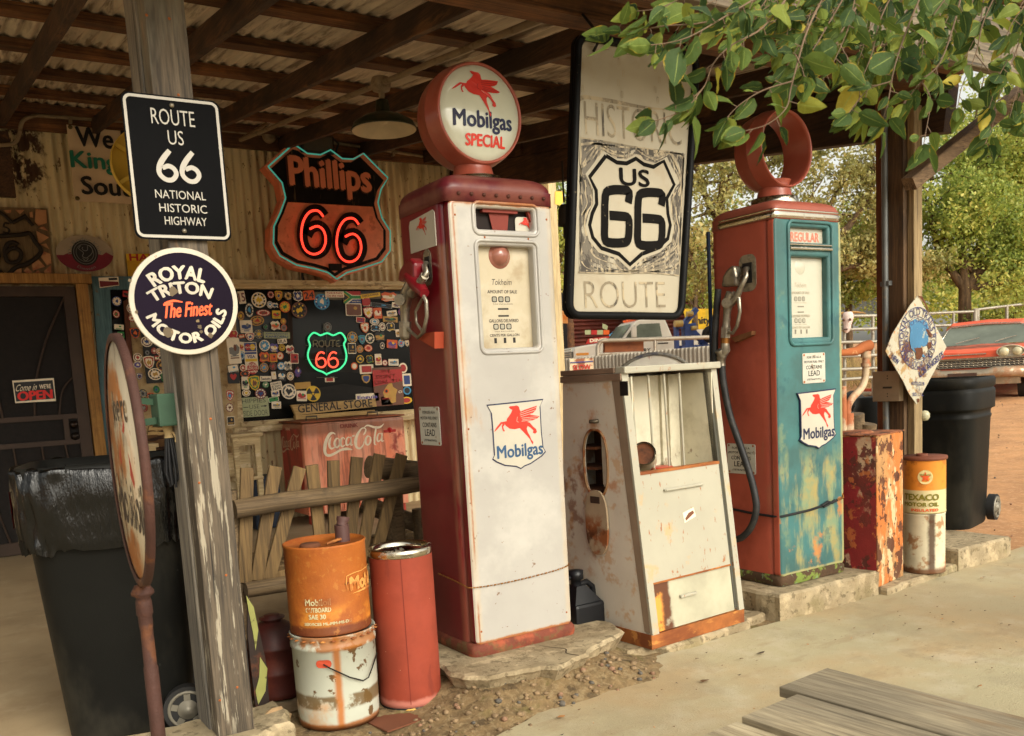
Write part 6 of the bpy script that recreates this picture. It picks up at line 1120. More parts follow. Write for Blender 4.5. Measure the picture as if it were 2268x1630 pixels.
m_smear = mat('smeared_paint', S((164,155,134)), .5, var=.04, layers=[dict(c=S((92,84,72)), s=5, t=.47, w=.05, st=(2.4,1,.9), a=.9, det=8, nr=.7), dict(c=S((56,50,44)), s=7, t=.54, w=.04, st=(3,1,.8), a=.9, det=8, nr=.7)])
mb = MB()
for P in ([(205,645),(350,665),(480,690),(620,710),(745,730),(715,1360),(560,1345),(400,1350),(195,1345),(200,1000)],): mb.add([hs3(x, y, .006) for x, y in P], [tuple(range(len(P)))[::-1]])
mb.build('smeared_field', m_smear, hT)
shp = [(333,740),(390,775),(440,780),(489,755),(530,785),(580,798),(634,768),(688,890),(650,960),(655,1040),(668,1100),(655,1170),(600,1220),(520,1250),(458,1305),(400,1250),(310,1220),(265,1165),(248,1100),(262,1040),(285,990),(282,920),(248,850)]
ccx, ccy = 462, 1000
grow = lambda k: [(ccx+(x-ccx)*k, ccy+(y-ccy)*k) for x, y in shp]
mb = MB(); rb_ = random.Random(8)
for k_ in np.arange(1.10, 1.62, .035):
    P = grow(k_); n_ = len(P); Q = [q for i in range(n_) for q in (P[i], tuple((np.array(P[i])+np.array(P[(i+1) % n_]))/2))]; i = 0
    while i < len(Q):
        ln = rb_.randint(2, 8); seg = [Q[(i+j) % len(Q)] for j in range(ln)]; seg = [(min(738-(y-730)*.04, max(203, x+rb_.uniform(-6, 6))), min(1338, max(668+(x-205)*.12, y+rb_.uniform(-6, 6)))) for x, y in seg]
        if rb_.random() < .75: stroke(mb, [(hs3(x, y).x, hs3(x, y).z, rb_.uniform(.002, .011)) for x, y in seg], 1, lambda u, v: Vector((u, HY-.0066-.0002*(i % 4), v)), rb_.choice([0, 0, 1]), 3)
        i += ln-1+rb_.randint(0, 2)
mb.build('brushed_paint', [mat('dry_brush_black', S((70,64,56)), .6, layers=[dict(c=S((176,160,130)), s=26, t=.54, w=.05, st=(2.5,1,.5), a=.9)]), mat('dry_brush_grey', S((120,110,92)), .6, layers=[dict(c=S((176,160,130)), s=20, t=.5, w=.08, st=(2,1,.5), a=.9)])], hT)
mb = MB(); mb.add([hs3(x, y, .0078) for x, y in grow(1.10)], [tuple(range(len(shp)))]); mb.build('shield_margin', m_face, hT)
def closed_stroke(mb, P, w, fn, mi=0, k=1): stroke(mb, P+[P[0]], w, fn, mi, k)
mb = MB(); Q = [hs3(x, y) for x, y in shp]; closed_stroke(mb, [(v.x, v.z) for v in Q], .017, lambda u, v: Vector((u, HY-.009, v)), 0)
def htxt(s, x0, y0, x1, y1, mi, b, l=.010): A = hs3((x0+x1)/2, (y0+y1)/2); W_ = (hs3(x1, (y0+y1)/2)-hs3(x0, (y0+y1)/2)); H_ = (hs3((x0+x1)/2, y0)-hs3((x0+x1)/2, y1)); put_text(mb, s, A.x, A.z, abs(W_.x), abs(H_.z), lambda u, v: Vector((u, HY-l, v)), mi, b, res=4)
six2 = [(450,985),(455,930),(420,918),(350,920),(322,950),(318,1100),(318,1160),(335,1190),(420,1192),(448,1175),(455,1110),(450,1065),(420,1055),(345,1050)]
htxt('US', 405, 810, 557, 897, 0, .012)
for dx, dy in ((0, 0), (172, 14)):
    Q = [hs3(x*.93+30+dx, y+dy) for x, y in six2]; stroke(mb, [(v.x, v.z) for v in Q], .038, lambda u, v: Vector((u, HY-.010, v)), 0, 3)
mb.build('route_number', m_blk2, hT)
mb = MB(); m_faint = mat('faint_paint', S((128,116,94)), .6, layers=[dict(c=S((66,60,52)), s=9, t=.56, w=.04, st=(3,1,.6), a=.9), dict(c=S((172,156,126)), s=12, t=.52, w=.05, a=.85)])
htxt('HISTORIC', 235, 490, 735, 660, 0, -.008, .006); htxt('ROUTE', 230, 1392, 650, 1530, 0, -.012, .006); mb.build('faded_lettering', m_faint, hT)
mb = MB()
stroke(mb, [(hs3(*p).x, hs3(*p).z, w_) for p, w_ in (((195,500),.004),((195,455),.012),((215,435),.018),((260,438),.014),((380,458),.016),((500,482),.012),((600,495),.008),((700,505),.004),((745,530),.014),((765,580),.010))], 1, lambda u, v: Vector((u, HY-.0065, v)), 0, 3)
for P in ([(200,645),(350,668),(500,695),(700,722)],[(190,1345),(380,1352),(560,1348),(715,1362)],[(182,640),(178,900),(172,1200),(165,1450)],[(165,1450),(175,1540),(250,1555),(450,1552),(680,1560)]): stroke(mb, [(hs3(*p).x, hs3(*p).z) for p in P], .005, lambda u, v: Vector((u, HY-.0068, v)), 0, 3)
for x, y in ((255,165),(335,180),(455,205),(402,250),(425,310),(400,360),(418,420),(215,270),(215,390),(592,285),(612,345),(590,395),(604,450),(640,240),(705,255)):
    w_, h_ = (28, 16) if y < 230 else (9, 34); Q = [hs3(x-w_/2, y-h_/2), hs3(x+w_/2, y-h_/2+4), hs3(x+w_/2, y+h_/2), hs3(x-w_/2, y+h_/2)]; closed_stroke(mb, [(v.x, v.z) for v in Q], .0022, lambda u, v: Vector((u, HY-.0068, v)), 0)
mb.build('brush_marks', m_faint, hT)
for u in (.13, .88):
    mb = MB(); p = hq(u, .012); mb.tube([p+Vector((0,-.03,.02)), p+Vector((0,-.035,-.03)), p+Vector((0,-.01,-.05))], .006, 6); mb.tube([p+Vector((0,-.03,.02)), p+Vector((0,.05,.11))], .006, 6); mb.build('hanger_hook', mat('dark_wire', S((36,32,28)), .6, .5), hT)
# small rusty bell beside it
bl2 = thing('iron_bell', ony(1250, 480, 4.2), 'small rusty iron bell hanging behind the tall framed sign', 'bell'); mb = MB(); mb.lathe([(0,.07),(.02,.065),(.034,.04),(.037,-.03),(.04,-.05),(.034,-.05),(.03,-.02)], 18); mb.tube([(0,0,.08),(0,0,.30)], .006, 6); mb.tube([(0,0,-.03),(0,0,-.12)], .012, 6); mb.build('body', m_iron, bl2)
yc = MB(); q = [ony(x, y, 7.9) for x, y in ((1229,424),(1248,424),(1247,448),(1240,455),(1229,452))]; yc.poly([(v.x, v.z) for v in q], .01, (0, 7.9, 0)); tag(yc.build('yellow_cloth', m_yel), 'scrap of yellow cloth hanging at the corner of the porch', 'cloth')

# ---- signs on the left post
lp = thing('route_sign', (0, 0, 0), 'black rectangular route sign with white raised lettering on the post', 'sign')
LY = 2.955; A, B, C_, D_ = [ony(x, y, LY) for x, y in ((275,214),(482,229),(512,533),(315,533))]
c = ony(394, 374, LY); lw = .288; lh = .425
m_sb = mat('sign_gloss_black', S((10,10,11)), .6, var=.2, spec=.04); m_sw = mat('sign_white', S((162,156,144)), .45, var=.04)
mb = MB(); mb.poly([(x, y) for x, y in rrect(lw, lh, .022, 6)], .003, c); mb.build('plate', m_sb, lp, bevel=0)
mb = MB(); P = [(c.x+x, c.z+y) for x, y in rrect(lw-.018, lh-.018, .018, 6)]; stroke(mb, P+[P[0]], .0085, lambda u, v: Vector((u, LY-.0015, v)), 0, 1); mb.build('border', m_sw, lp)
mb = MB(); f = lambda u, v: Vector((c.x+u, LY-.002, c.z+v))
for t, x, y, w_, h_, b in (('ROUTE', 0, .150, .128, .046, -.004), ('US', .002, .091, .046, .042, -.004), ('NATIONAL', .0, -.078, .150, .025, .0), ('HISTORIC', .004, -.118, .142, .025, 0), ('HIGHWAY', .008, -.156, .126, .025, 0)): put_text(mb, t, x, y, w_, h_, f, 0, b)
for dx in (-.032, .036):
    stroke(mb, [(dx+.012,.052,.014),(dx-.008,.028,.016),(dx-.022,.004,.016),(dx-.024,-.018,.014),(dx-.008,-.034,.014),(dx+.012,-.034,.014),(dx+.025,-.018,.014),(dx+.02,-.002,.014),(dx+.004,.006,.014),(dx-.014,-.002,.012)], 1, f, 0, 4)
mb.build('lettering', m_sw, lp)
mb = MB()
for z in (.195, -.195): mb.lathe([(0,-.006),(.006,-.005),(.0075,0)], 10, (c.x-.0, LY-.002, c.z+z*.95), 'y')
mb.build('bolts', m_alu, lp)
rt = thing('round_sign', (0, 0, 0), 'round dark purple sign with white rim and orange script on the post', 'sign')
RY = 2.945; c2_ = ony(409, 668, RY); R = .163
m_pur = mat('enamel_purple', S((22,13,28)), .5, var=.1, spec=.05); m_ew = mat('enamel_rim', S((174,165,146)), .3, coat=.4, layers=[dict(c=S((120,84,44)), s=22, t=.70, w=.02, a=.8)])
mb = MB(); mb.lathe([(0,-.004),(R*.99,-.004),(R,-.002),(R,.002),(0,.002)], 56, (c2_.x, RY, c2_.z), 'y', smooth=False); mb.build('rim', m_ew, rt)
mb = MB(); mb.poly(ring_pts(R*.905, R*.905, 56), 0, (c2_.x, RY-.0048, c2_.z)); mb.build('purple_disc', m_pur, rt)
f = lambda u, v: Vector((c2_.x+u, RY-.0055, c2_.z+v)); mb = MB()
put_text(mb, 'The Finest', .006, -.024, .148, .044, f, 1, .03, shear=.25, rot=.06); stroke(mb, [(-.062,-.006,.006),(-.035,.002,.007),(-.008,-.002,.003)], 1, lambda u, v: f(u, v)+Vector((0,-.0008,0)), 1, 4)
put_text(mb, 'ROYAL', 0, -.097, .172, .040, f, 0, .035, arc=.185, rot=-.08); put_text(mb, 'TRITON', 0, -.143, .192, .035, f, 0, .035, arc=.185, rot=-.06); put_text(mb, 'MOTOR OILS', 0, .0, .285, .030, f, 0, .04, arc=-.112, rot=.02+.05)
mb.build('lettering', [m_ew, mat('script_orange', S((226,84,24)), .4)], rt)
m_chip = mat('enamel_chip', S((92,78,58)), .7, layers=[dict(c=S((120,100,70)), s=30, t=.55, w=.05)])
for x, y, r in ((-.033,.030,.016),(-.058,-.093,.018),(.036,-.078,.008),(.032,-.06,.006),(.040,-.093,.007),(.066,-.106,.010),(.042,-.018,.004),(-.155,.062,.006),(-.145,-.03,.006)):
    mb = MB(); rr = random.Random(int(x*9999)); P = [(x+r*(.6+.5*rr.random())*math.cos(t), y+r*(.6+.5*rr.random())*math.sin(t)) for t in np.linspace(0, 2*PI, 11)[:-1]]; flat(mb, P, lambda u, v: Vector((c2_.x+u, RY-.0066, c2_.z+v))); mb.build('rust_chip', m_chip, rt)
# diamond sign on the right post
di = thing('diamond_sign', (0, 0, 0), 'rusty white diamond sign with a blue globe emblem on the brown post', 'sign')
DYY = 3.06; Pd = [ony(x, y, DYY) for x, y in ((2035,655),(2093,758),(2028,893),(1965,785))]
cd_ = ony(2030, 772, DYY); m_dia = mat('rusty_white_enamel', S((172,166,146)), .45, var=.05, layers=[dict(c=S((150,112,50)), s=18, t=.56, w=.04, a=.8, box=((cd_.x-.4,cd_.x+.06),None,(cd_.z-.4,cd_.z+.05)), soft=.08, j=.1), dict(c=S((96,56,28)), s=9, t=.56, w=.03, a=.95, box=((cd_.x-.3,cd_.x+.10),None,(cd_.z-.22,cd_.z+.06)), soft=.05, j=.08), dict(c=S((176,108,44)), s=40, t=.62, w=.03, a=.8)])
def dq(zx, zy, l=.0): v = ony(1827+zx*.3093, 567+zy*.3093, DYY); return Vector((v.x, DYY-l, v.z))
OD = [(662,285),(700,350),(745,420),(800,520),(868,650),(800,790),(740,900),(695,985),(655,1062),(600,985),(560,900),(490,780),(432,682),(480,560),(560,430),(610,350)]
mb = MB(); mb.poly([(v.x, v.z) for v in (dq(*p) for p in OD)], .004, (0, DYY, 0)); mb.build('plate', m_dia, di)
mb = MB(); cc = dq(660, 590); rx = (dq(790,590)-dq(525,590)).x/2; rz_ = (dq(660,370)-dq(660,812)).z/2
for k, w_ in ((1.0,.004),(.70,.003)): stroke(mb, [(cc.x+rx*k*math.cos(t), cc.z+rz_*k*math.sin(t)) for t in np.linspace(0, 2*PI, 41)], w_, lambda u, v: Vector((u, DYY-.0035, v)), 1, 1)
P = [(600,475),(640,450),(665,466),(700,455),(725,480),(738,520),(732,560),(735,600),(728,640),(700,650),(680,640),(690,690),(715,725),(690,720),(640,690),(610,660),(600,600),(605,540)]
mb.add([dq(x, y, .0036) for x, y in P], [tuple(range(len(P)))[::-1]], 0)
put_text(mb, 'NATIONAL OLD TRAILS ROAD', cc.x, cc.z, rx*4.05, rx*.24, lambda u, v: Vector((u, DYY-.004, cc.z+(v-cc.z)*rz_/rx)), 1, 0, arc=rx*.86)
put_text(mb, 'ASSOCIATION', cc.x, cc.z, rx*1.5, rx*.22, lambda u, v: Vector((u, DYY-.004, cc.z+(v-cc.z)*rz_/rx)), 1, 0, arc=-rx*.86, rot=.12); put_text(mb, 'OCEAN TO OCEAN', cc.x, cc.z, rx*2.4, rx*.14, lambda u, v: Vector((u, DYY-.004, cc.z+(v-cc.z)*rz_/rx)), 1, 0, arc=rx*.74*.8, rot=-.7)
def dtx(s, a, b, h): A_ = dq(*a); B_ = dq(*b); m_ = (A_+B_)/2; put_text(mb, s, m_.x, m_.z, (B_-A_).length, h, lambda u, v: Vector((u, DYY-.004, v)), 1, .02, rot=math.atan2(B_.z-A_.z, B_.x-A_.x))
dtx('LOS ANGELES', (670,850), (840,700), .035); dtx('NEW', (475,715), (520,765), .032); dtx('AUTO CLUB', (612,910), (705,915), .018); dtx('SO. CAL.', (622,990), (700,990), .018)
q = dq(660, 950); stroke(mb, [(q.x+.012*math.cos(t), q.z+.022*math.sin(t)) for t in np.linspace(0, 6.3, 16)], .003, lambda u, v: Vector((u, DYY-.004, v)), 1, 1)
mb.build('emblem', [mat('emblem_blue', S((62,112,146)), .4, layers=[dict(c=S((170,170,150)), s=30, t=.62, w=.03, a=.7), dict(c=DRUST, s=12, t=.62, w=.03, a=.8)]), mat('emblem_navy', S((44,44,92)), .5, layers=[dict(c=S((150,130,96)), s=26, t=.58, w=.04, a=.7)])], di)
for P in ([(640,660),(690,655),(695,700),(675,740),(645,735)],[(725,620),(755,615),(755,655),(735,670)],[(712,520),(735,530),(760,560),(755,585),(735,575)],[(655,285),(690,290),(745,405),(735,400),(690,320)],[(652,1020),(668,1020),(668,1045),(655,1050)]): MB().add([dq(x, y, .0045) for x, y in P], [tuple(range(len(P)))[::-1]]).build('rust_patch', mat('deep_rust', S((88,50,28)), .85, var=.3, vs=20), di)

# ---- edge-on lollipop sign
mo = thing('lollipop_sign', (.385, 2.3, 0), 'rusty iron framed white disc sign on a brown pole seen edge on', 'sign', rz=math.radians(-3.0))
m_ir = mat('rusty_brown_iron', S((72,46,38)), .7, .2, var=.2, vs=9, layers=[dict(c=S((112,68,38)), s=10, t=.60, w=.06, a=.6)], bump=.4)
zc_ = 1.06; R = .30
mb = MB(); mb.lathe([(.281,-.008),(.288,-.011),(.299,-.008),(.300,.008),(.288,.011),(.281,.008)], 56, (.0, 0, zc_), 'x'); mb.build('iron_ring', m_ir, mo)
m_mf = mat('rusty_white_disc', S((196,182,156)), .45, layers=[dict(c=S((178,104,36)), s=6, t=.52, w=.06, a=.95, box=(None,(-.1,.35),None), soft=.10, j=.12, js=9), dict(c=S((92,52,28)), s=9, t=.57, w=.05, a=.9, box=(None,(-.02,.35),None), soft=.08, j=.1), dict(c=S((120,72,36)), s=30, t=.66, w=.03, a=.8)])
mb = MB(); mb.lathe([(0,-.006),(.283,-.004),(.283,.004),(0,.006)], 48, (0, 0, zc_), 'x'); mb.build('disc', m_mf, mo)
f = lambda u, v: Vector((-.0055, -u, zc_+v)); mb = MB(); put_text(mb, 'here', 0, .13, .26, .07, f, 0, .01); put_text(mb, 'Mobiloil', .0, -.10, .44, .11, f, 0, .02)
for P in ([(-.1,.0,.03),(-.02,.03,.05),(.06,.0,.05),(.12,-.05,.02)],[(-.02,.05,.02),(.05,.09,.02)],[(.0,.0,.02),(-.05,-.05,.02)]): stroke(mb, P, 1, f, 1, 4)
mb.build('lettering', [mat('disc_ink', S((70,58,50)), .6, layers=[dict(c=S((190,170,136)), s=20, t=.55, w=.04, a=.9)]), mat('disc_red', S((180,48,30)), .5)], mo)
mb = MB(); mb.lathe([(r*.78, z) for r, z in [(.0,.762),(.022,.76),(.034,.745),(.034,.738),(.020,.73),(.024,.72),(.025,.69),(.021,.685),(.021,.66),(.019,.65),(.0195,.56),(.022,.555),(.022,.3),(.022,.012),(.0,.01)]], 18); mb.build('pole', m_ir, mo)
mb = MB(); mb.lathe([(0,0),(.17,0),(.17,.012),(.05,.03),(.03,.06),(0,.06)], 28); mb.build('foot', m_ir, mo)

# ---- cans and cylinders
def place_cyl(xc, yb, halfw, z):
    """centre and radius of an upright cylinder from its lowest picture point and half width"""
    p = onz(xc, yb, z); d = proj(p)[2]; 
    for _ in range(3): r = halfw*(d+.0)/F; dirv = Vector((p.x, p.y, 0)).normalized(); c = Vector((p.x, p.y, z))+dirv*r; d = proj(c)[2]
    return c, r
m_ordr = mat('orange_rust_drum', S((160,88,30)), .6, var=.15, vs=5, layers=[dict(c=S((128,62,24)), s=4, t=.52, w=.1, a=.7), dict(c=S((206,132,46)), s=6, t=.5, w=.08, a=.85, box=(None,None,(.0,.10)), soft=.02, j=.02), dict(c=S((96,44,22)), box=(None,None,(-.02,.035)), soft=.008, j=.02, a=.9), dict(c=S((60,36,28)), s=12, t=.69, w=.02, a=.8), dict(c=S((176,116,52)), s=40, t=.62, w=.04, a=.5)], bump=.2, bs=70)
m_wbuk = mat('white_bucket_paint', S((184,186,170)), .45, var=.04, layers=[dict(c=S((100,70,34)), s=13, t=.62, w=.015, a=.95), dict(c=S((196,132,66)), s=5, t=.55, w=.08, a=.6, box=(None,None,(-.02,.10)), soft=.02, j=.03), dict(c=S((104,80,44)), s=9, t=.42, w=.05, a=.9, box=(None,None,(.075,.125)), soft=.006, j=.02), dict(c=S((176,104,40)), box=((-.058,-.035),(-.3,0),(0,.4)), soft=.008, j=.012, a=.9), dict(c=S((150,88,36)), box=(None,None,(-.1,.022)), soft=.006, j=.02, a=.9), dict(c=S((150,92,40)), s=8, t=.5, w=.05, box=(None,None,(.285,.4)), soft=.008, j=.02, a=.9)])
def drum(name, c, r, h, mats, label, cat, caps=True, n=48, group=None):
    T = thing(name, c, label, cat, group)
    mb = MB(); mb.lathe([(0,.003),(r*.96,.003),(r*.985,0),(r*1.0,.006),(r*.985,.014),(r*.985,h-.012),(r*1.0,h-.006),(r*1.0,h),(r*.975,h+.002),(r*.97,h-.008),(0,h-.008)], n); mb.build('shell', mats[0], T)
    return T
cb, rb = place_cyl(755, 1618, 91, .012)
zj = ony(745, 1405, cb.y-.0).z
rr_h = ony(742, 1418, cb.y-rb*.75).z-cb.z
wbk = thing('bucket', cb, 'rusty white metal bucket standing under the orange drum', 'bucket')
hB = .335
mb = MB(); mb.lathe([(0,.006),(rb*.93,.006),(rb*.95,0),(rb*.965,.02),(rb*.975,.08),(rb*.985,hB-.05),(rb*1.015,hB-.048),(rb*1.015,hB-.036),(rb*.99,hB-.03),(rb*.99,hB-.005),(rb*1.02,hB),(rb*1.0,hB+.004),(rb*.97,hB-.01),(0,hB-.012)], 56); mb.build('shell', m_wbuk, wbk)
mb = MB()
for i in range(26): a = 2*PI*i/26; mb.lathe([(0,-.002),(.012,0),(.0,.004)], 8, (rb*1.0*math.cos(a), rb*1.0*math.sin(a), hB-.012), 'z')
mb.build('crimped_rim', m_orr, wbk)
mb = MB(); fn = cyl_fn((0,0,0), rb+.001, -.62); flat(mb, [(x, .245+y) for x, y in rrect(.055, .028, .013, 4)], fn); mb.build('bail_ear', mat('ear_red', S((178,70,44)), .5), wbk)
fw = lambda u, v: cyl_fn((0,0,0), rb+.012, -.62)(u, v); mb = MB(); mb.tube([cyl_fn((0,0,0), rb+.003, -.62)(0, .245), fw(.02,.235), fw(.09,.19), fw(.14,.165), fw(.165,.17), fw(.19,.20), cyl_fn((0,0,0), rb+.004, -.62)(.25,.23)], .0025, 6); mb.build('wire_handle', MATS['dark_wire'], wbk)
od = drum('oil_drum', Vector((cb.x-.004, cb.y, cb.z+hB+.004)), rb*.97, .315, [m_ordr], 'orange rusted oil drum with faded lettering and a capped spout', 'drum')
h2 = .315; mb = MB(); fn = cyl_fn((0,0,0), rb*.97+.0012, -.56); m_ghost = mat('ghost_lettering', S((206,146,76)), .6, layers=[dict(c=S((160,88,34)), s=18, t=.58, w=.04, a=.8)])
put_text(mb, 'Mobil', .175, .175, .125, .045, fn, 0, .05); put_text(mb, 'Mobiloil', -.01, .125, .09, .022, fn, 1, .02); put_text(mb, 'OUTBOARD', -.01, .098, .09, .016, fn, 1, .03); put_text(mb, 'SAE 30', -.015, .074, .06, .016, fn, 1, .03); put_text(mb, 'SERVICES ML-MM-MS-DG', .02, .048, .17, .010, fn, 1, .03)
for i in range(6): u0 = .105+i*.025; flat(mb, [(u0,.140),(u0+.025,.140),(u0+.025,.150-abs(i-2.6)*.003),(u0,.150-abs(i-3.6)*.003)], fn, 0)
stroke(mb, [(.100,.152),(.100,.205),(.17,.212),(.25,.218)], .003, fn, 0, 2); mb.build('faded_lettering', [m_ghost, mat('ghost_white', S((190,180,140)), .6, layers=[dict(c=S((150,84,34)), s=22, t=.56, w=.04, a=.9)])], od)
mb = MB(); mb.lathe([(0,.012),(.032,.012),(.036,.006),(.036,0)], 20, (-rb*.42, -.03, h2-.008)); mb.build('bung_cap', MATS['mouth_rust'], od)
mb = MB(); mb.tube([(rb*.42,-.02,h2-.01),(rb*.42,-.02,h2+.052)], .026, 16); mb.tube([(rb*.42,-.02,h2+.05),(rb*.46,-.02,h2+.068)], [.020,.02], 14); mb.tube([(rb*.455,-.02,h2+.066),(rb*.475,-.02,h2+.08)], .023, 14); mb.build('spout', mat('spout_brown', S((84,58,54)), .5), od)
mb = MB(); mb.tube([(-.01,-.05,h2-.004),(.04,-.045,h2+.004),(.075,-.02,h2+.004)], .005, 6); mb.tube([(-.0,-.04,h2-.003),(.05,-.03,h2+.006)], .004, 6); mb.build('lid_handle', m_orr, od)
cr, r2 = place_cyl(912, 1572, 68, .012)
tr_ = thing('waste_cylinder', cr, 'tall red fibre cylinder with a chrome rim beside the stacked cans', 'bin'); hR = ony(890, 1222, cr.y-r2*.8).z-cr.z
m_fib = mat('red_fibre', S((140,58,38)), .75, var=.14, vs=5, layers=[dict(c=S((108,44,32)), s=12, t=.62, w=.04, a=.5, st=(1,1,.3)), dict(c=S((152,66,48)), s=9, t=.58, w=.08, a=.4), dict(c=S((190,120,104)), box=(None,None,(-.02,.035)), soft=.008, j=.03, a=.8), dict(c=S((210,180,150)), s=50, t=.73, w=.015, a=.6)])
mb = MB(); mb.lathe([(r2*.9,.004),(r2*.99,.004),(r2,.02),(r2,hR-.02)], 48); mb.lathe([(r2*.95,.05),(r2*.95,hR-.02)], 48); mb.lathe([(0,.05),(r2*.95,.05)], 32); mb.build('shell', m_fib, tr_)
mb = MB(); mb.lathe([(r2*1.0,-.0),(r2*1.0,.006),(r2*.9,.006)], 48); mb.build('base_band', CM['K'], tr_)
mb = MB(); mb.lathe([(r2*1.005,hR-.024),(r2*1.03,hR-.02),(r2*1.03,hR-.008),(r2*1.02,hR+.002),(r2*.95,hR+.008),(r2*.86,hR+.002),(r2*.82,hR-.015),(r2*.86,hR-.03)], 48); mb.build('chrome_rim', m_chrome, tr_)
mb = MB(); fn = cyl_fn((0,0,0), r2+.0008, -.45); flat(mb, [(-.0012,.02),(.0012,.02),(.0012,hR-.02),(-.0012,hR-.02)], fn); mb.build('seam', mat('seam_dark', S((110,40,28)), .8), tr_)
bs = MB(); bs.box(cr.x-.22, cr.x+.10, cr.y-.20, cr.y+.02, .0, .006, rot=.14); tag(bs.build('rusty_strip', mat('strip_rust', S((110,66,44)), .85)), 'rusty flat iron strip lying under the red cylinder', 'iron strip')
# dark red can behind
ck, rk_ = place_cyl(628, 1560, 62, .02); dk = thing('milk_can', (ck.x, ck.y+.05, .02), 'dark maroon metal can with a screw cap behind the orange drum', 'can')
hk = ony(612, 1362, ck.y+.05).z-.02
m_dkr = mat('dark_can_red', S((72,30,24)), .5, var=.2, layers=[dict(c=S((110,52,38)), s=6, t=.56, w=.08, a=.6), dict(c=S((48,34,30)), s=4, t=.5, w=.1, a=.7, box=(None,None,(hk*.6,hk+.2)), soft=.04)])
mb = MB(); mb.lathe([(0,0),(rk_*.98,0),(rk_*.98,.02),(rk_*.94,.05),(rk_,.07),(rk_,hk*.30),(rk_*1.03,hk*.32),(rk_,hk*.34),(rk_,hk*.62),(rk_*1.04,hk*.64),(rk_,hk*.66),(rk_*.95,hk*.72),(rk_*.75,hk*.86),(rk_*.45,hk*.93),(0,hk*.95)], 40); mb.build('shell', m_dkr, dk)
mb = MB(); mb.lathe([(.035,hk*.93),(.035,hk*.97),(.05,hk*.975),(.05,hk*.99),(.03,hk*1.0),(.03,hk*1.02),(0,hk*1.02)], 20); mb.build('screw_cap', m_dkr, dk)
# old saw blade / leaf-shaped sign standing behind the post foot
bd2 = thing('curved_sign', (0, 0, 0), 'dark rusty curved sign edge with a yellow green rim behind the post', 'sign'); Y_ = 3.28
q = [ony(x, y, Y_) for x, y in ((548,1318),(562,1345),(575,1400),(590,1470),(598,1580),(568,1580),(556,1480),(548,1400))]; mb = MB(); mb.poly([(v.x, v.z) for v in q], .01, (0, Y_, 0)); mb.build('plate', mat('dark_plate', S((46,34,28)), .7, layers=[dict(c=S((90,52,32)), s=8, t=.56, w=.06)]), bd2)
mb = MB(); q = [ony(x, y, Y_-.004) for x, y in ((545,1318),(562,1345),(572,1395),(566,1440),(560,1400),(550,1350))]; mb.poly([(v.x, v.z) for v in q], .003, (0, Y_-.004, 0)); q = [ony(x, y, Y_-.004) for x, y in ((576,1455),(592,1480),(588,1530),(572,1560),(566,1530),(574,1500))]; mb.poly([(v.x, v.z) for v in q], .003, (0, Y_-.004, 0)); mb.build('yellow_rim', mat('yellow_green', S((150,150,84)), .6, layers=[dict(c=S((84,74,40)), s=20, t=.6, w=.04, a=.8)]), bd2)

# stacked buckets at the far post
ct_, r3 = place_cyl(2046, 1272, 43, .036); m_b1 = mat('white_rust_bucket', S((196,188,160)), .45, layers=[dict(c=S((150,96,44)), s=9, t=.58, w=.04, a=.8), dict(c=S((214,110,50)), s=3, t=.5, w=.06, a=.85, box=((.0,.3),(-.3,.0),(.0,.10)), soft=.02, j=.06), dict(c=S((70,44,28)), box=((-.075,-.045),(-.3,0),(0,.33)), soft=.008, j=.02, a=.9), dict(c=S((100,60,30)), box=(None,None,(-.1,.03)), soft=.01, j=.03, a=.9)])
hb_ = (ony(2046, 1143, ct_.y-r3*.8).z-.036)
k1 = drum('bucket', ct_, r3*1.0, hb_, [m_b1], 'white rust streaked bucket under the yellow oil bucket', 'bucket'); mb = MB(); mb.tube([(r3,.0,hb_-.05),(r3+.012,-.01,hb_-.08),(r3+.010,-.02,hb_-.11)], .003, 6); mb.lathe([(0,-.01),(.014,0)], 8, (r3*.92, -.03, hb_-.05), 'y'); mb.build('bail', MATS['dark_wire'], k1)
ht_ = ony(2046, 1015, ct_.y-r3*.5).z-.036-hb_
m_b2 = mat('orange_oil_bucket', S((206,128,44)), .45, layers=[dict(c=S((150,84,34)), s=7, t=.58, w=.06, a=.6), dict(c=S((196,186,140)), box=(None,None,(-.02,ht_*.42)), soft=.002, a=.95), dict(c=S((120,70,30)), s=9, t=.55, w=.05, box=(None,None,(ht_*.86,ht_*1.2)), soft=.01, j=.03, a=.9)])
k2 = drum('bucket', ct_+Vector((0,0,hb_+.003)), r3*1.03, ht_, [m_b2], 'yellow and white oil bucket with a star badge stacked on the white bucket', 'bucket')
mb = MB(); fn = cyl_fn((0,0,0), r3*1.03+.001, -1.05); c0 = (0.012, ht_*.66)
flat(mb, ring_pts(.038, .038, 24, *c0), fn, 0); fn2 = cyl_fn((0,0,0), r3*1.03+.0016, -1.05); flat(mb, [(c0[0]+(.03 if i % 2 == 0 else .012)*math.sin(i*PI/5), c0[1]+(.03 if i % 2 == 0 else .012)*math.cos(i*PI/5)) for i in range(10)], fn2, 1); put_text(mb, 'TEXACO', c0[0], c0[1]+.012, .056, .009, cyl_fn((0,0,0), r3*1.03+.002, -1.05), 2, .02)
put_text(mb, 'TEXACO', -.012, ht_*.30, .19, .032, fn2, 2, .035); put_text(mb, 'MOTOR OIL', -.012, ht_*.17, .19, .020, fn2, 2, .035); put_text(mb, 'INSULATED', .01, ht_*.07, .14, .014, fn2, 1, .03); mb.build('lettering', [mat('badge_cream', S((206,190,130)), .5), mat('star_orange', S((206,84,36)), .5), mat('olive_ink', S((120,112,34)), .5)], k2)
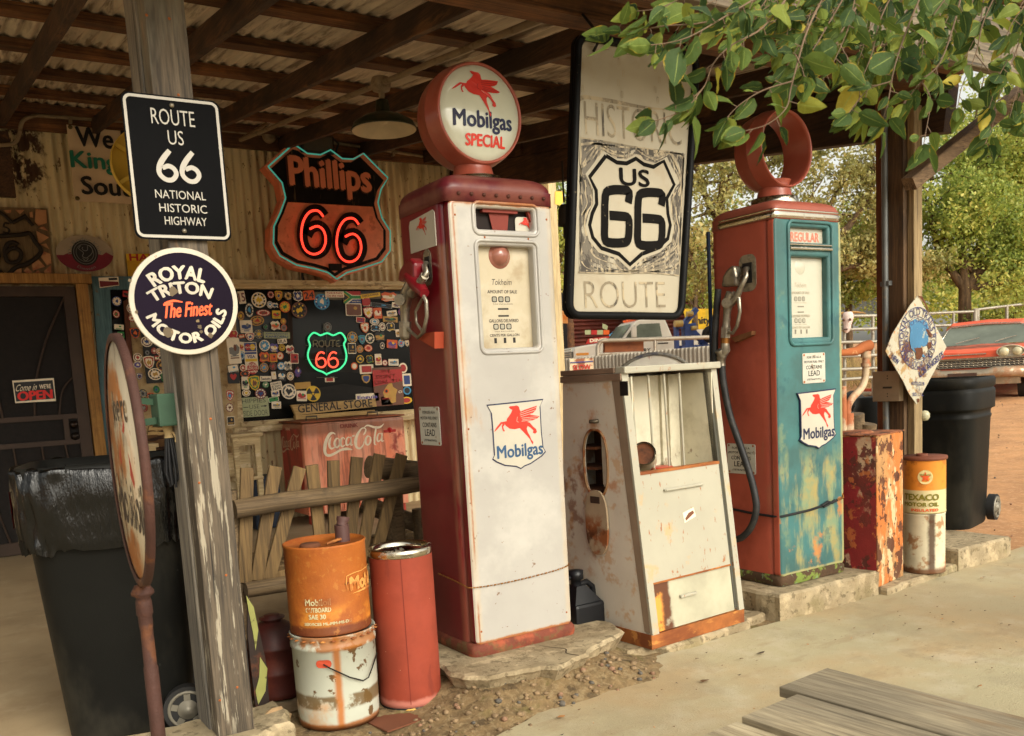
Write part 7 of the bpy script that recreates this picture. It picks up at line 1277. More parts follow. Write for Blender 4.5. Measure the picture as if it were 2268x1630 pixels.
mb = MB(); mb.lathe([(0,ht_+.004),(r3*1.08,ht_+.002),(r3*1.10,ht_-.008),(r3*1.07,ht_-.016)], 48); mb.lathe([(.03,ht_+.003),(.03,ht_+.015),(.024,ht_+.016),(.022,ht_+.006)], 20, (-.02,.0,0)); mb.build('rusty_lid', mat('brown_lid', S((104,56,36)), .7, var=.15), k2)
mb = MB(); mb.lathe([(0,-.008),(.016,-.004),(.016,0)], 10, (r3*.93, -.05, ht_*.75), 'y'); mb.tube([(r3*1.05,-.03,ht_*.78),(r3*1.15,-.03,ht_*.72),(r3*1.05,-.03,ht_*.62)], .003, 6); mb.build('bail_ear', m_b1, k2)

# ---- square rusty tank with bent pipe
tk0 = onz(1943, 1302, .036); tk1 = onz(2000, 1275, .036); TW = (tk1-tk0).length; TA = math.atan2(tk1.y-tk0.y, tk1.x-tk0.x); TH = ony(1937, 966, tk0.y).z-.036
tk = thing('square_tank', tk0, 'tall square rusty tank with peeling red and white paint beside the teal pump', 'tank', rz=TA)
m_tk = mat('peeling_tank', S((176,132,84)), .8, var=.2, vs=9, layers=[dict(c=S((186,104,44)), s=7, t=.5, w=.06, a=.85, st=(1,1,.5)), dict(c=S((206,186,146)), s=11, t=.57, w=.03, a=.8, st=(1.4,1,.6)), dict(c=S((84,46,28)), s=10, t=.55, w=.02, a=.95), dict(c=S((60,34,24)), s=20, t=.62, w=.02, a=.9)], bump=.3, bs=60)
m_tk2 = mat('peeling_tank_red', S((126,32,34)), .7, var=.2, vs=8, layers=[dict(c=S((196,176,140)), s=7, t=.56, w=.04, a=.9, st=(1,1,.5)), dict(c=S((64,38,28)), s=11, t=.535, w=.015, a=.95), dict(c=S((120,36,30)), s=4, t=.52, w=.1, a=.6), dict(c=S((176,100,50)), s=14, t=.6, w=.03, a=.7)], bump=.3, bs=60)
mb = MB(); mb.box(0, TW, 0, .33, .0, TH, bev=.004); mb.build('body', m_tk, tk)
mb = MB(); mb.poly([(-.326,.004),(-.004,.004),(-.004,TH-.006),(-.326,TH-.006)], .0, (-.002, 0, 0), ux=(0,-1,0)); mb.build('red_side', m_tk2, tk)
mb = MB(); mb.lathe([(0,TH+.016),(.10,TH+.016),(.112,TH+.010),(.112,TH+.001)], 32, (.12,.19,0)); mb.tube([(.20,.24,TH),(.20,.24,TH+.04),(.215,.24,TH+.035)], .004, 6); mb.box(-.006, TW+.004, -.006, .335, TH-.0, TH+.006); mb.build('top_lid', mat('lid_rust', S((134,80,50)), .8, layers=[dict(c=S((80,50,36)), s=12, t=.55, w=.05), dict(c=S((180,130,90)), s=18, t=.62, w=.03)]), tk)
m_pp = mat('rusty_white_pipe', S((180,160,130)), .7, layers=[dict(c=S((160,84,40)), s=6, t=.5, w=.06, a=.9), dict(c=S((96,52,30)), s=12, t=.6, w=.04, a=.9)])
mk = thing('bent_pipe', (0, 0, 0), 'rusty white bent pump pipe rising from the square tank', 'pipe'); YP = tk0.y+.27; pz = lambda x, y: ony(x, y, YP)
z0 = TH+.036+.006; b0 = pz(1877, 950); mb = MB(); mb.tube([Vector((b0.x,YP,z0)), pz(1877,915)], [.032,.030], 14); mb.build('base_socket', m_pp, mk)
mb = MB(); mb.tube(smooth_pts([pz(1876,925), pz(1877,900), pz(1888,880), pz(1905,862), pz(1914,842), pz(1917,815), pz(1917,788)], 4), .019, 12); mb.tube([pz(1917,812), pz(1917,804)], .026, 12); mb.tube([pz(1917,792), pz(1917,778)], .026, 12); mb.build('riser', m_pp, mk)
mb = MB(); mb.tube([pz(1925,765), pz(1912,768), pz(1895,778), pz(1860,782), pz(1800,784)], [.03,.028,.024,.017,.016], 12); mb.build('spout_arm', mat('pipe_rust', S((150,84,44)), .85, layers=[dict(c=S((196,150,104)), s=9, t=.6, w=.05)]), mk)
mk2 = MB(); a = pz(1866, 855); mk2.tube([Vector((a.x, YP, z0)), a], .018, 10); tag(mk2.build('short_pipe', m_pp), 'short rusty pale pipe standing between the teal pump and the bent pipe', 'pipe')

# ---- wheeled bins
m_bin = mat('bin_plastic', S((20,20,18)), .55, spec=.16, var=.15, vs=3, layers=[dict(c=S((70,66,56)), s=3, t=.6, w=.1, a=.35, st=(1,1,.5)), dict(c=S((110,106,96)), s=50, t=.74, w=.015, a=.5)], bump=.12, bs=200)
m_bag = mat('bin_bag_plastic', S((8,8,8)), .2, var=.2, spec=.4, bump=1., bs=14, st=(1.6,1.6,.3))
def wheeled_bin(loc, rz, label, W=.60, D=.56, Hh=.93, bag=False, k=.80):
    T = thing('wheeled_bin', loc, label, 'trash bin', rz=rz); n = 64; e = 5
    prof = [(k*.97,.0),(k,.015),(.965,Hh*.72),(.975,Hh*.725),(.985,Hh*.735),(.985,Hh*.745),(.965,Hh*.75),(.97,Hh*.775),(.99,Hh*.785),(1.05,Hh*.79),(1.055,Hh*.80),(1.06,Hh*.90),(1.05,Hh*.92),(1.02,Hh*.925),(1.02,Hh*.93)]+([(1.06,Hh*.94),(1.06,Hh*.985),(1.03,Hh),(.98,Hh),(.94,Hh*.9),(.7,Hh*.2)])
    mb = MB(); mb.lathe(prof, n, (0,0,0), sq=(e, W/2, D/2)); mb.lathe([(0,.004),(k*.97,.004)], n, (0,0,0), sq=(e, W/2, D/2)); mb.build('body', m_bin, T)
    for s in (-1, 1):
        w = MB(); w.tube([(W/2*k-.01, s*(D/2-.035), .085), (W/2*k-.01, s*(D/2+.012), .085)], .084, 28, smooth=True); w = w.build('wheel', mat('tyre_black', S((34,33,32)), .7), T)
        if s < 0:
            h = MB(); h.lathe([(0,-.012),(.018,-.010),(.02,-.004),(.034,-.003),(.036,.002),(.058,.003),(.062,-.004),(.068,-.004),(.07,.004)], 28, (W/2*k-.01, -(D/2+.014), .085), 'y')
            h.build('hub', mat('hub_grey', S((124,118,104)), .45, .3), w)
            h = MB()
            for i in range(5): a = 2*PI*i/5+.3; h.beam((W/2*k-.01+.036*math.cos(a), -(D/2+.016), .085+.036*math.sin(a)), (W/2*k-.01+.058*math.cos(a), -(D/2+.016), .085+.058*math.sin(a)), .022, .004, up=(0,1,0))
            h.build('spokes', MATS['hub_grey'], w)
    mb = MB(); mb.tube([(W/2*k-.01,-D/2+.03,.085),(W/2*k-.01,D/2-.03,.085)], .01, 8); mb.tube([(W/2*1.04,-D*.3,Hh*.95),(W/2*1.04+.05,-D*.3,Hh*.96),(W/2*1.04+.05,D*.3,Hh*.96),(W/2*1.04,D*.3,Hh*.95)], .013, 8); mb.build('axle_and_grip', m_bin, T)
    if bag:
        mb = MB(); rows = 26; N = 160; vs = []
        for j in range(rows):
            t = j/(rows-1)
            if t < .25: z = Hh*(.93+.075*t/.25); sc = .80+.26*(t/.25)**.6 if t else .80; amp = .012
            else: u = (t-.25)/.75; z = Hh*(1.005-.30*u); sc = 1.075+.02*math.sin(u*4); amp = .006+.010*(1-u)+.008*(u > .85)
            for i in range(N):
                a = 2*PI*i/N; x, y = math.cos(a), math.sin(a); x = math.copysign(abs(x)**(2/e), x); y = math.copysign(abs(y)**(2/e), y)
                s_ = sc+(amp*3.4)*(mn.noise(Vector((a*7, t*3, 1)))+.6*mn.noise(Vector((a*22, t*2.2, 5)))+.3*mn.noise(Vector((a*50, t*6, 2))))
                zz = z+.02*mn.noise(Vector((a*4, 3, t*2)))+(.03*mn.noise(Vector((a*9, 8, 0))) if j == rows-1 else 0)
                if t < .05: s_ = max(s_, .0)
                vs.append((x*s_*W/2, y*s_*D/2, zz))
        mb.add(vs, [(j*N+i, j*N+(i+1) % N, (j+1)*N+(i+1) % N, (j+1)*N+i) for j in range(rows-1) for i in range(N)], 0, True)
        mb.add([(x*.82*W/2, y*.82*D/2, Hh*.91+.01*math.sin(i)) for i, (x, y) in enumerate([(math.copysign(abs(math.cos(a))**.4, math.cos(a)), math.copysign(abs(math.sin(a))**.4, math.sin(a))) for a in np.linspace(0, 2*PI, 40)[:-1]])], [tuple(range(39))], 0)
        mb.build('bin_bag', m_bag, T)
        mb = MB(); fn = lambda u, v: Vector((-W/2*1.10+.004*v-.002, -.12-u, Hh*.86+v)); flat(mb, [(-.09,-.06),(.04,-.07),(.05,.06),(-.08,.05)], fn); mb.build('red_label', mat('bag_red', S((110,20,18)), .3), T)
    return T
wheeled_bin((.53, 3.60, .012), math.radians(-14), 'black wheeled bin lined with a shiny black bag in front of the screen door', W=.54, D=.52, Hh=.985, bag=True, k=.78)
_bp = onz(2086, 1158, .119); wheeled_bin((_bp.x, _bp.y, .119), math.radians(15), 'black wheeled bin without a bag on the concrete block behind the diamond sign post', W=.55, D=.50, Hh=.93, k=.88)
mb = MB(); 
# loose bag on the rim of the second bin
for i in range(4): mb.tube([(4.80+.1*i, 3.08, 1.045+.004*i), (4.86+.1*i, 3.09, 1.05)], .008, 6)
# ---- rustic bench (log rails and fanned slats)
YB = 3.8; bn = thing('rustic_bench', (0, 0, 0), 'rustic wooden bench with fanned slats behind the cans and buckets', 'bench')
m_log = wood('grey_log', S((84,66,44)), S((132,110,78)), 0, layers=[dict(c=S((60,50,36)), s=6, t=.6, w=.06, a=.5)]); m_slat = wood('brown_slat', S((88,68,40)), S((136,108,66)), 2)
bz = lambda x, y, l=0: ony(x, y, YB-l); ps2 = lambda x, y: (504+x*.2512, 913+y*.2512)
mb = MB(); a = bz(*ps2(60,858)); b = bz(*ps2(1700,625)); R0 = .040
mb.tube([a, a.lerp(b,.25)+Vector((0,0,.006)), a.lerp(b,.5), a.lerp(b,.8)+Vector((0,0,-.003)), b], [.040,.041,.040,.040,.039], 14); mb.build('top_rail', m_log, bn)
mb = MB(); a = bz(*ps2(160,1570)); b = bz(*ps2(1750,1330)); mb.tube([a, a.lerp(b,.5)+Vector((0,0,.005)), b], [.033,.036,.034], 14); mb.build('lower_rail', m_log, bn)
SLT = [((170,490),(150,1500)),((420,475),(255,1480)),((635,485),(360,1470)),((740,465),(850,1400)),((930,425),(950,1400)),((1140,395),(1060,1400)),((1340,370),(1150,1420)),((1535,372),(1270,1400))]
for (x0, y0), (x1, y1) in SLT:
    a = ony(*ps2(x0, y0), YB+.05); b = ony(*ps2(x1, y1), YB+.05); mb = MB(); mb.beam(b, a, .056, .018, up=(0,1,0), bev=.002); mb.build('slat', m_slat, bn)
for k in range(5):
    mb = MB(); p = bz(*ps2(250, 1500)); mb.box(p.x-.05, p.x+1.0, YB+.12+k*.1, YB+.20+k*.1, p.z-.03+.004*k, p.z+.01+.004*k, bev=.004); mb.build('seat_slat', m_slat, bn)
mb = MB(); a = ony(*ps2(1240,480), YB+.25); b = ony(*ps2(1700,530), YB+.25); mb.tube([a, b, b+Vector((.35,0,-.04))], .055, 14); mb.build('arm_log', m_log, bn)
mb = MB(); a = ony(*ps2(1180,800), YB+.42); b = ony(*ps2(1660,980), YB+.30); mb.tube([a, b], .045, 14); mb.build('arm_brace', m_log, bn)
for xx_ in (1450, 1700):
    mb = MB(); a = ony(*ps2(xx_, 560 if xx_ < 1600 else 850), YB+.25); mb.tube([a, (a.x, a.y, .015)], .045, 12); mb.build('leg', m_log, bn)
a = bz(*ps2(90, 700)); mb = MB(); mb.tube([(a.x-.02, YB+.09, .015), (a.x-.02, YB+.09, a.z)], .04, 12); mb.build('leg', m_log, bn)
# ---- foreground plank bench
pb_ = thing('plank_bench', (1.45, 1.0, 0), 'weathered grey plank bench top in the near foreground', 'bench', rz=math.radians(4))
m_plk = wood('grey_plank', S((140,124,96)), S((200,184,150)), 1, crack=.7, layers=[dict(c=S((150,110,60)), s=6, t=.62, w=.05, a=.6, st=(1,.2,1)), dict(c=S((86,80,70)), s=3, t=.52, w=.1, a=.5, st=(1,.4,1))], bump=.8)
for i, (x0, x1, y1) in enumerate(((.250,.447,.455),(.035,.238,.400),(-.170,.005,.395),(-.37,-.195,.39),(-.57,-.395,.38))):
    mb = MB(); mb.box(x0, x1, -1.3, y1-.006*i, .394, .42, bev=.003); mb.build('plank', m_plk, pb_)
for x, y in ((-.45,.15),(.3,.15),(-.45,-1.1),(.3,-1.1)):
    mb = MB(); mb.box(x-.045, x+.045, y-.045, y+.045, .0, .30); mb.build('leg', m_plk, pb_)
mb = MB(); mb.box(-.5, .4, .1, .19, .30, .393); mb.box(-.5, .4, -1.15, -1.06, .30, .393); mb.build('bearer', m_plk, pb_)

# ================================================================== BEYOND THE PORCH
def gnd(x, y): return hz(x, y)-.03
def frame_at(px, py, d, tilt=0):
    """origin at a picture point d metres deep, x axis turned from 'across the view' by tilt (radians, right end away)"""
    p = ond(px, py, d); r = ray(px, py); az = math.atan2(r[1], r[0]); return p, az-PI/2+tilt
m_gal = mat('galvanised_sheet', S((170,164,150)), .5, .3, var=.1, vs=3, layers=[dict(c=S((120,112,96)), s=4, t=.58, w=.08, a=.5, st=(3,3,.3))])
ft0 = thing('corrugated_fence', (0, 0, 0), 'grey corrugated metal fence in front of the white pickup', 'fence')
a = ond(1236, 796, 13.5); b = ond(1620, 761, 11.2); L_ = (b-a); n = 8*46; mb = MB(); vs = []; dr = Vector((L_.x, L_.y, 0)).normalized(); nn = Vector((-dr.y, dr.x, 0))
for i in range(n+1):
    t = i/n; p = a.lerp(b, t)+nn*.018*math.cos(2*PI*t*46); vs += [(p.x, p.y, gnd(p.x, p.y)), tuple(p)]
mb.add(vs, [(2*i, 2*i+2, 2*i+3, 2*i+1) for i in range(n)], 0, True); mb.build('sheet', m_gal, ft0)
def card(pts, d, mats, label, cat, name, thick=.01, text=None, extra=None):
    P = [ond(x, y, d) for x, y in pts]; o = sum(P, Vector())/4; ux = (P[1]-P[0]).normalized(); uz = Vector((0, 0, 1)); n_ = ux.cross(uz).normalized(); uz = n_.cross(ux)*-1 if False else Vector((0,0,1))
    ux = Vector((ux.x, ux.y, 0)).normalized(); P2 = [((p-o).dot(ux), (p-o).z) for p in P]; mb = MB(); mb.poly(P2, thick, o, ux, (0,0,1), 0); fn = plane_fn(o, ux, (0,0,1), .012)
    w_ = abs(P2[1][0]-P2[0][0]); h_ = abs(P2[0][1]-P2[3][1])
    if text: t, c, hh, ww, yy = text; put_text(mb, t, 0, yy*h_, ww*w_, hh*h_, fn, 1, .03)
    if extra: extra(mb, fn, w_, h_)
    ob = mb.build(name, mats); tag(ob, label, cat); return ob
card([(1262,795),(1314,793),(1314,826),(1262,826)], 12.4, [mat('slow_cream', S((206,184,150)), .5, layers=[dict(c=S((130,64,36)), s=5, t=.52, w=.04, a=.9)]), mat('slow_red', S((176,50,40)), .5), CM['B']], 'rusty cream and red sign lettered slow on the grey corrugated fence', 'sign', 'slow_sign', .01, ('SLOW', 1, .40, .74, -.12), lambda mb, fn, w, h: (flat(mb, [(-w*.48,h*.30),(w*.48,h*.30),(w*.48,h*.23),(-w*.48,h*.23)], fn, 2), flat(mb, [(-w*.46,-h*.42),(w*.46,-h*.42),(w*.46,-h*.36),(-w*.46,-h*.36)], fn, 1)))
rl2 = thing('pipe_rail', (0, 0, 0), 'grey pipe rail with a square rusty panel in front of the white truck', 'rail')
q = lambda x, y, d=15: ond(x, y, d); m_rail = mat('rail_steel', S((140,130,114)), .5, .4, layers=[dict(c=S((110,76,50)), s=12, t=.6, w=.05, a=.6)])
mb = MB(); mb.tube([q(1323,790), q(1323,768), q(1327,759), q(1336,754), q(1450,751), q(1590,746)], .035, 8); mb.tube([q(1450,750), q(1450,778)], .025, 8); mb.tube([q(1323,785), q(1420,781)], .025, 8); mb.build('rails', m_rail, rl2)
mb = MB(); P = [q(*p, 15.1) for p in ((1339,755),(1425,753),(1425,781),(1339,783))]; mb.add(P, [(0,1,2,3)]); mb.add([p+Vector((0,.05,0)) for p in P], [(3,2,1,0)]); mb.build('rusty_panel', mat('panel_rust', S((110,60,30)), .85, layers=[dict(c=S((80,42,24)), s=1.5, t=.52, w=.08)]), rl2)
# shed behind
sh = thing('tin_shed', (0, 0, 0), 'maroon corrugated shed behind the white pickup', 'shed'); SD = 36
m_shed = mat('maroon_tin', S((92,40,30)), .7, var=.15, vs=.8, layers=[dict(c=S((120,62,44)), s=.8, t=.55, w=.08, a=.6, st=(1,1,.3)), dict(c=S((52,26,22)), s=1.2, t=.58, w=.05, a=.6)])
p0 = ond(1225, 700, SD); p1 = ond(1560, 700, SD+2); dr = (p1-p0).normalized(); nn = Vector((dr.y, -dr.x, 0)).normalized(); zt1 = ond(1400, 648, SD).z
mb = MB(); vs = []; nr = 220
for i in range(nr+1): z = 0.2+(zt1-.2)*i/nr; off = nn*.05*math.cos(2*PI*z/.16); vs += [(p0.x+off.x, p0.y+off.y, z), (p1.x+off.x, p1.y+off.y, z)]
mb.add(vs, [(2*i, 2*i+1, 2*i+3, 2*i+2) for i in range(nr)], 0, True); mb.build('front_wall', m_shed, sh)
mb = MB(); mb.beam(p0+Vector((0,0,zt1-p0.z)), p1+Vector((0,0,zt1-p1.z)), .5, .12); mb.build('eave', m_dkw, sh)
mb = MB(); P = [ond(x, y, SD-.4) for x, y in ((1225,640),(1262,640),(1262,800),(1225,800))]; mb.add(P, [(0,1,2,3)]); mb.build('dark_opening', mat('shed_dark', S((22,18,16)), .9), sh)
mb = MB(); mb.tube([ond(1263,715,33), ond(1266,830,33)], [.13,.13], 10); mb.tube([ond(1263,640,33), ond(1263,720,33)], .1, 8); mb.build('post', m_dkx, sh)
card([(1233,688),(1256,688),(1258,716),(1233,716)], 30, [mat('tan_orange_sign', S((206,140,76)), .6), mat('orange_ink', S((214,120,40)), .5)], 'faded orange lettered sign under the shed eave beside the maroon pump', 'sign', 'shop_sign', .02, ('tone', 1, .42, .9, .0))
for i, (x, w_, c_) in enumerate(((1295,13,'T'),(1309,13,'R'),(1322,13,'T'),(1336,13,'O'))):
    card([(x,731),(x+w_,731),(x+w_,741),(x,741)], SD-1, [CM[c_], CM['W']], ['pale green licence plate at the start of the row on the shed wall', 'red licence plate in the row on the maroon shed wall', 'pale green licence plate after the red one on the shed wall', 'orange licence plate at the end of the row on the shed wall'][i], 'licence plate', 'licence_plate', .02)
card([(1334,716),(1346,722),(1344,731),(1334,727)], SD-1, [CM['T'], CM['W']], 'tilted pale plate on the maroon shed above the plate row', 'licence plate', 'licence_plate', .02)
card([(1348,742),(1359,733),(1361,739),(1350,748)], SD-1, [CM['L'], CM['W']], 'tilted pale blue plate near the white truck windscreen', 'licence plate', 'licence_plate', .02)
card([(1303,750),(1352,744),(1352,757),(1296,762)], SD-1.2, [CM['R'], CM['W']], 'red lettered sign low on the shed behind the truck hood', 'sign', 'shop_sign', .02, ('DINER', 1, .6, .8, 0))
card([(1512,684),(1590,684),(1582,730),(1525,740)], 34, [mat('yellow_board', S((216,170,24)), .5, layers=[dict(c=S((120,130,50)), s=2, t=.6, w=.1, a=.5)]), CM['K']], 'large yellow lettered board behind the blue tow crane', 'sign', 'shop_sign', .04, ('unity', 1, .34, .5, -.05))

# ---- white pickup
o, az = frame_at(1272, 812, 30, math.radians(16)); TR = thing('pickup_truck', (o.x, o.y, hz(o.x, o.y)-.03), 'white pickup truck with orange roof lights parked beyond the fence', 'truck', rz=az); TR.scale = (1.2, 1, 1)
m_tw = mat('truck_white', S((212,204,190)), .3, coat=.5, var=.03); m_tg = mat('vehicle_glass', S((104,110,98)), .15, var=.3, vs=1, spec=.4); m_rub = mat('tyre_rubber', S((34,32,30)), .8)
TWd = 1.95; zg = .35
def prof_body(mb, pts, y0, y1, mi=0):
    k = len(pts); vs = [(x, y0, z) for x, z in pts]+[(x, y1, z) for x, z in pts]; mb.add(vs, [tuple(range(k)), tuple(range(2*k-1, k-1, -1))]+[(i, k+i, k+(i+1) % k, (i+1) % k) for i in range(k)], mi)
ztop = ond(1420, 707, 30.5).z-(hz(o.x, o.y)-.03); zh = ond(1300, 766, 30).z-(hz(o.x, o.y)-.03); zc_ = zh+.14
mb = MB(); prof_body(mb, [(0,.62),(0,zh-.12),(.06,zh-.02),(.3,zh+.02),(1.35,zc_),(1.35,.55),(.2,.55)], 0, TWd); mb.build('hood', m_tw, TR, bevel=.05, weld=True)
mb = MB(); prof_body(mb, [(1.35,.5),(1.35,zc_),(2.95,zc_+.0),(2.95,.5)], 0, TWd); mb.build('cab', m_tw, TR, bevel=.03, weld=True)
mb = MB(); k = [(1.42,zc_),(1.78,ztop-.14),(1.9,ztop-.03),(2.1,ztop),(2.6,ztop),(2.74,ztop-.05),(2.95,zc_)]; y0, y1 = .12, TWd-.12
prof_body(mb, k, y0, y1); mb.build('roof', m_tw, TR, bevel=.05, weld=True)
mb = MB(); mb.add([(1.80,y0-.006,zc_+.05),(2.62,y0-.006,zc_+.05),(2.56,y0-.006,ztop-.16),(1.98,y0-.006,ztop-.16),(1.88,y0-.006,ztop-.22)], [(0,1,2,3,4)]); mb.build('side_window', m_tg, TR)
mb = MB(); mb.add([(1.44,y0+.06,zc_+.03),(1.44,y1-.06,zc_+.03),(1.76,y1-.1,ztop-.15),(1.76,y0+.1,ztop-.15)], [(0,1,2,3)]); mb.v = [(x-.02, y, z+.01) for x, y, z in mb.v]; mb.build('windscreen', m_tg, TR)
mb = MB(); mb.add([(1.52,y0-.005,zc_+.03),(1.78,y0-.005,zc_+.05),(1.86,y0-.005,ztop-.24),(1.80,y0-.005,ztop-.2)], [(0,1,2,3)]); mb.build('quarter_glass', m_tg, TR)
mb = MB(); mb.box(1.66, 1.80, -.16, -.02, zc_+.05, zc_+.42, bev=.03); mb.build('side_mirror', m_tw, TR)
mb = MB(); mb.box(-.03, .0, .1, TWd-.1, .66, zh-.16); mb.build('grille', mat('grille_dark', S((70,66,60)), .4, .5), TR)
mb = MB()
for i in range(6): mb.box(-.045, -.03, .15, TWd-.15, .70+i*.07, .73+i*.07)
mb.box(-.14, -.03, -.02, TWd+.02, .42, .62, bev=.02); mb.build('bumper', m_chrome, TR)
mb = MB(); mb.box(.06, .42, -.012, .0, zh-.30, zh-.22); mb.build('side_lamp', mat('amber_lamp', S((216,140,40)), .3), TR)
mb = MB()
for i in range(5): mb.box(1.85+.02*i, 1.97+.02*i, .25+i*.33, .37+i*.33, ztop-.01, ztop+.07, bev=.01)
mb.build('roof_lamps', mat('orange_lamp', S((230,96,40)), .3), TR)
mb = MB(); mb.box(2.45, 2.75, -.012, 0, zc_-.20, zc_-.16); mb.build('door_handle', mat('dark_bolt2', S((60,56,52)), .4, .5), TR)
mb = MB(); put_text(mb, 'HACKBERRY', 1.75, zc_-.38, .95, .12, lambda u, v: Vector((u, -.006, v)), 0, .02); mb.build('door_lettering', CM['K'], TR)
mb = MB(); prof_body(mb, [(3.0,.55),(3.0,zc_-.12),(5.4,zc_-.08),(5.4,.55)], 0, TWd); mb.box(3.4, 3.95, -.01, .5, zc_-.12, zc_+.22); mb.build('bed', m_tw, TR)
for x in (.85, 4.2):
    for y in (.0, TWd):
        w = MB(); w.tube([(x, y-.12, .42), (x, y+.12, .42)], .42, 24); w.build('wheel', m_rub, TR)
cr_ = thing('tow_crane', ond(1530, 760, 29), 'blue tow crane with a spare wheel mounted behind the white cab', 'crane', rz=az); m_cb = mat('crane_blue', S((52,74,134)), .45, var=.15, layers=[dict(c=S((96,70,50)), s=6, t=.64, w=.03, a=.7)])
s_ = 29/F; U = lambda x, y: Vector(((x-1530)*s_, 0, (760-y)*s_)); cr_.location.z += 0
mb = MB(); mb.box(U(1512,0).x, U(1532,0).x, -.15, .15, U(0,775).z, U(0,722).z); mb.beam(U(1496,775), U(1496,722), .1, .2, up=(0,1,0)); mb.beam(U(1492,725), U(1540,720), .2, .12); mb.beam(U(1510,722), U(1545,686), .15, .2, up=(0,1,0)); mb.beam(U(1530,728), U(1560,762), .15, .15, up=(0,1,0)); mb.beam(U(1555,765), U(1600,712), .2, .28, up=(0,1,0)); mb.beam(U(1500,775), U(1600,775), .3, .5, up=(0,1,0)); mb.build('boom', m_cb, cr_)
mb = MB()
for x, y, r in ((1496,717,9),(1523,697,7),(1532,728,6)): c = U(x, y); mb.tube([c+Vector((-r*s_,-.2,0)), c+Vector((r*s_,-.2,0))], r*s_*.8, 12)
mb.build('drum', mat('crane_drum', S((186,160,96)), .5), cr_)
mb = MB(); c = U(1562, 744); mb.lathe([(11*s_,-.1),(17*s_,-.1),(19*s_,0),(17*s_,.1),(11*s_,.1),(9*s_,.02),(0,.0)], 28, (c.x, -.45, c.z), 'y'); mb.build('spare_wheel', m_rub, cr_)

# ---- red sedan
o, az = frame_at(2136, 872, 16.6, math.radians(-10)); cy_ = hz(o.x, o.y)-.03; CR = thing('parked_car', (o.x, o.y, cy_), 'faded red vintage sedan with chrome grille parked on the dirt yard', 'car', rz=az+math.radians(0))
m_cred = mat('faded_car_red', S((212,90,60)), .45, var=.12, vs=1.5, layers=[dict(c=S((104,48,40)), s=1.2, t=.46, w=.08, a=.85, box=(None,(.25,1.8),(.85,1.2)), soft=.1), dict(c=S((206,110,80)), s=6, t=.6, w=.05, a=.6), dict(c=S((120,80,60)), s=20, t=.66, w=.03, a=.7)], coat=.3)
W2 = 1.0; mb = MB()
sec = [(0.0, [(.98,.50),(1.0,.62),(1.0,.84),(.92,.90),(.55,.90),(0,.88)]), (.12, [(.99,.34),(1.02,.6),(1.02,.88),(.95,.96),(.55,.95),(0,.94)]), (.7, [(1.0,.30),(1.03,.6),(1.02,.93),(.92,1.0),(.5,.98),(0,.99)]), (1.65, [(1.0,.28),(1.03,.6),(1.01,.96),(.90,1.02),(.5,1.02),(0,1.04)]), (3.6, [(1.0,.28),(1.03,.6),(1.01,.95),(.90,1.0),(.5,1.0),(0,1.0)]), (5.2, [(.98,.34),(1.0,.6),(1.0,.9),(.9,.95),(.5,.92),(0,.92)])]
full = []; 
for y, P in sec: full.append([(x*W2, y, z) for x, z in P]+[(-x*W2, y, z) for x, z in P[::-1][1:]])
n = len(full[0]); vs = [v for r in full for v in r]; mb.add(vs, [(k*n+i, k*n+i+1, (k+1)*n+i+1, (k+1)*n+i) for k in range(len(full)-1) for i in range(n-1)]+[tuple(range(n))], 0, False); mb.build('body', m_cred, CR)
mb = MB(); gs = [(1.62,[(.80,1.02),(.70,1.03),(0,1.05)]),(2.12,[(.74,1.31),(.62,1.41),(0,1.43)]),(2.3,[(.76,1.37),(.64,1.49),(0,1.52)]),(3.5,[(.70,1.36),(.60,1.48),(0,1.50)]),(4.1,[(.78,1.0),(.6,1.02),(0,1.02)])]
full = [[(x, y, z) for x, z in P]+[(-x, y, z) for x, z in P[::-1][1:]] for y, P in gs]; n = 5; vs = [v for r in full for v in r]; mb.add(vs, [(k*n+i, k*n+i+1, (k+1)*n+i+1, (k+1)*n+i) for k in (1, 2) for i in range(n-1)]); mb.build('roof', m_cred, CR)
mb = MB(); mb.add([(.78,1.62,1.03),(-.78,1.62,1.03),(-.66,2.14,1.385),(0,2.15,1.41),(.66,2.14,1.385)], [(0,1,2,3,4)]); mb.build('windscreen', m_tg, CR)
mb = MB()
for s in (-1, 1): mb.add([(s*.80,1.70,1.02),(s*.80,4.0,1.01),(s*.71,3.5,1.33),(s*.72,2.2,1.31)], [(0,1,2,3)])
mb.build('side_glass', m_tg, CR)
mb = MB(); P = [(.80,1.61,1.02),(.71,2.14,1.33),(.62,2.15,1.40),(0,2.16,1.43),(-.62,2.15,1.40),(-.71,2.14,1.33),(-.80,1.61,1.02)]; mb.tube(P, .028, 6); mb.build('windscreen_trim', m_chrome, CR)
mb = MB()
for x0, x1 in ((-.45,-.05),(.25,.6)): mb.tube([(x0,1.58,1.07),((x0+x1)/2,1.66,1.12),(x1,1.72,1.16)], .010, 5)
mb.build('wipers', m_chrome, CR)
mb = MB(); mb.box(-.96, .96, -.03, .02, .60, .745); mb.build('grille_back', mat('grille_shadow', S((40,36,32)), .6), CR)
mb = MB()
for j in range(3):
    for i in range(26): x = -.93+i*.0725; z = .615+j*.042; mb.tube([(x,-.04,z),(x+.06,-.04,z),(x+.06,-.04,z+.03),(x,-.04,z+.03),(x,-.04,z)], .006, 4, cap=False)
mb.box(-1.0, 1.0, -.06, .0, .748, .785); mb.build('grille_mesh', m_chrome, CR)
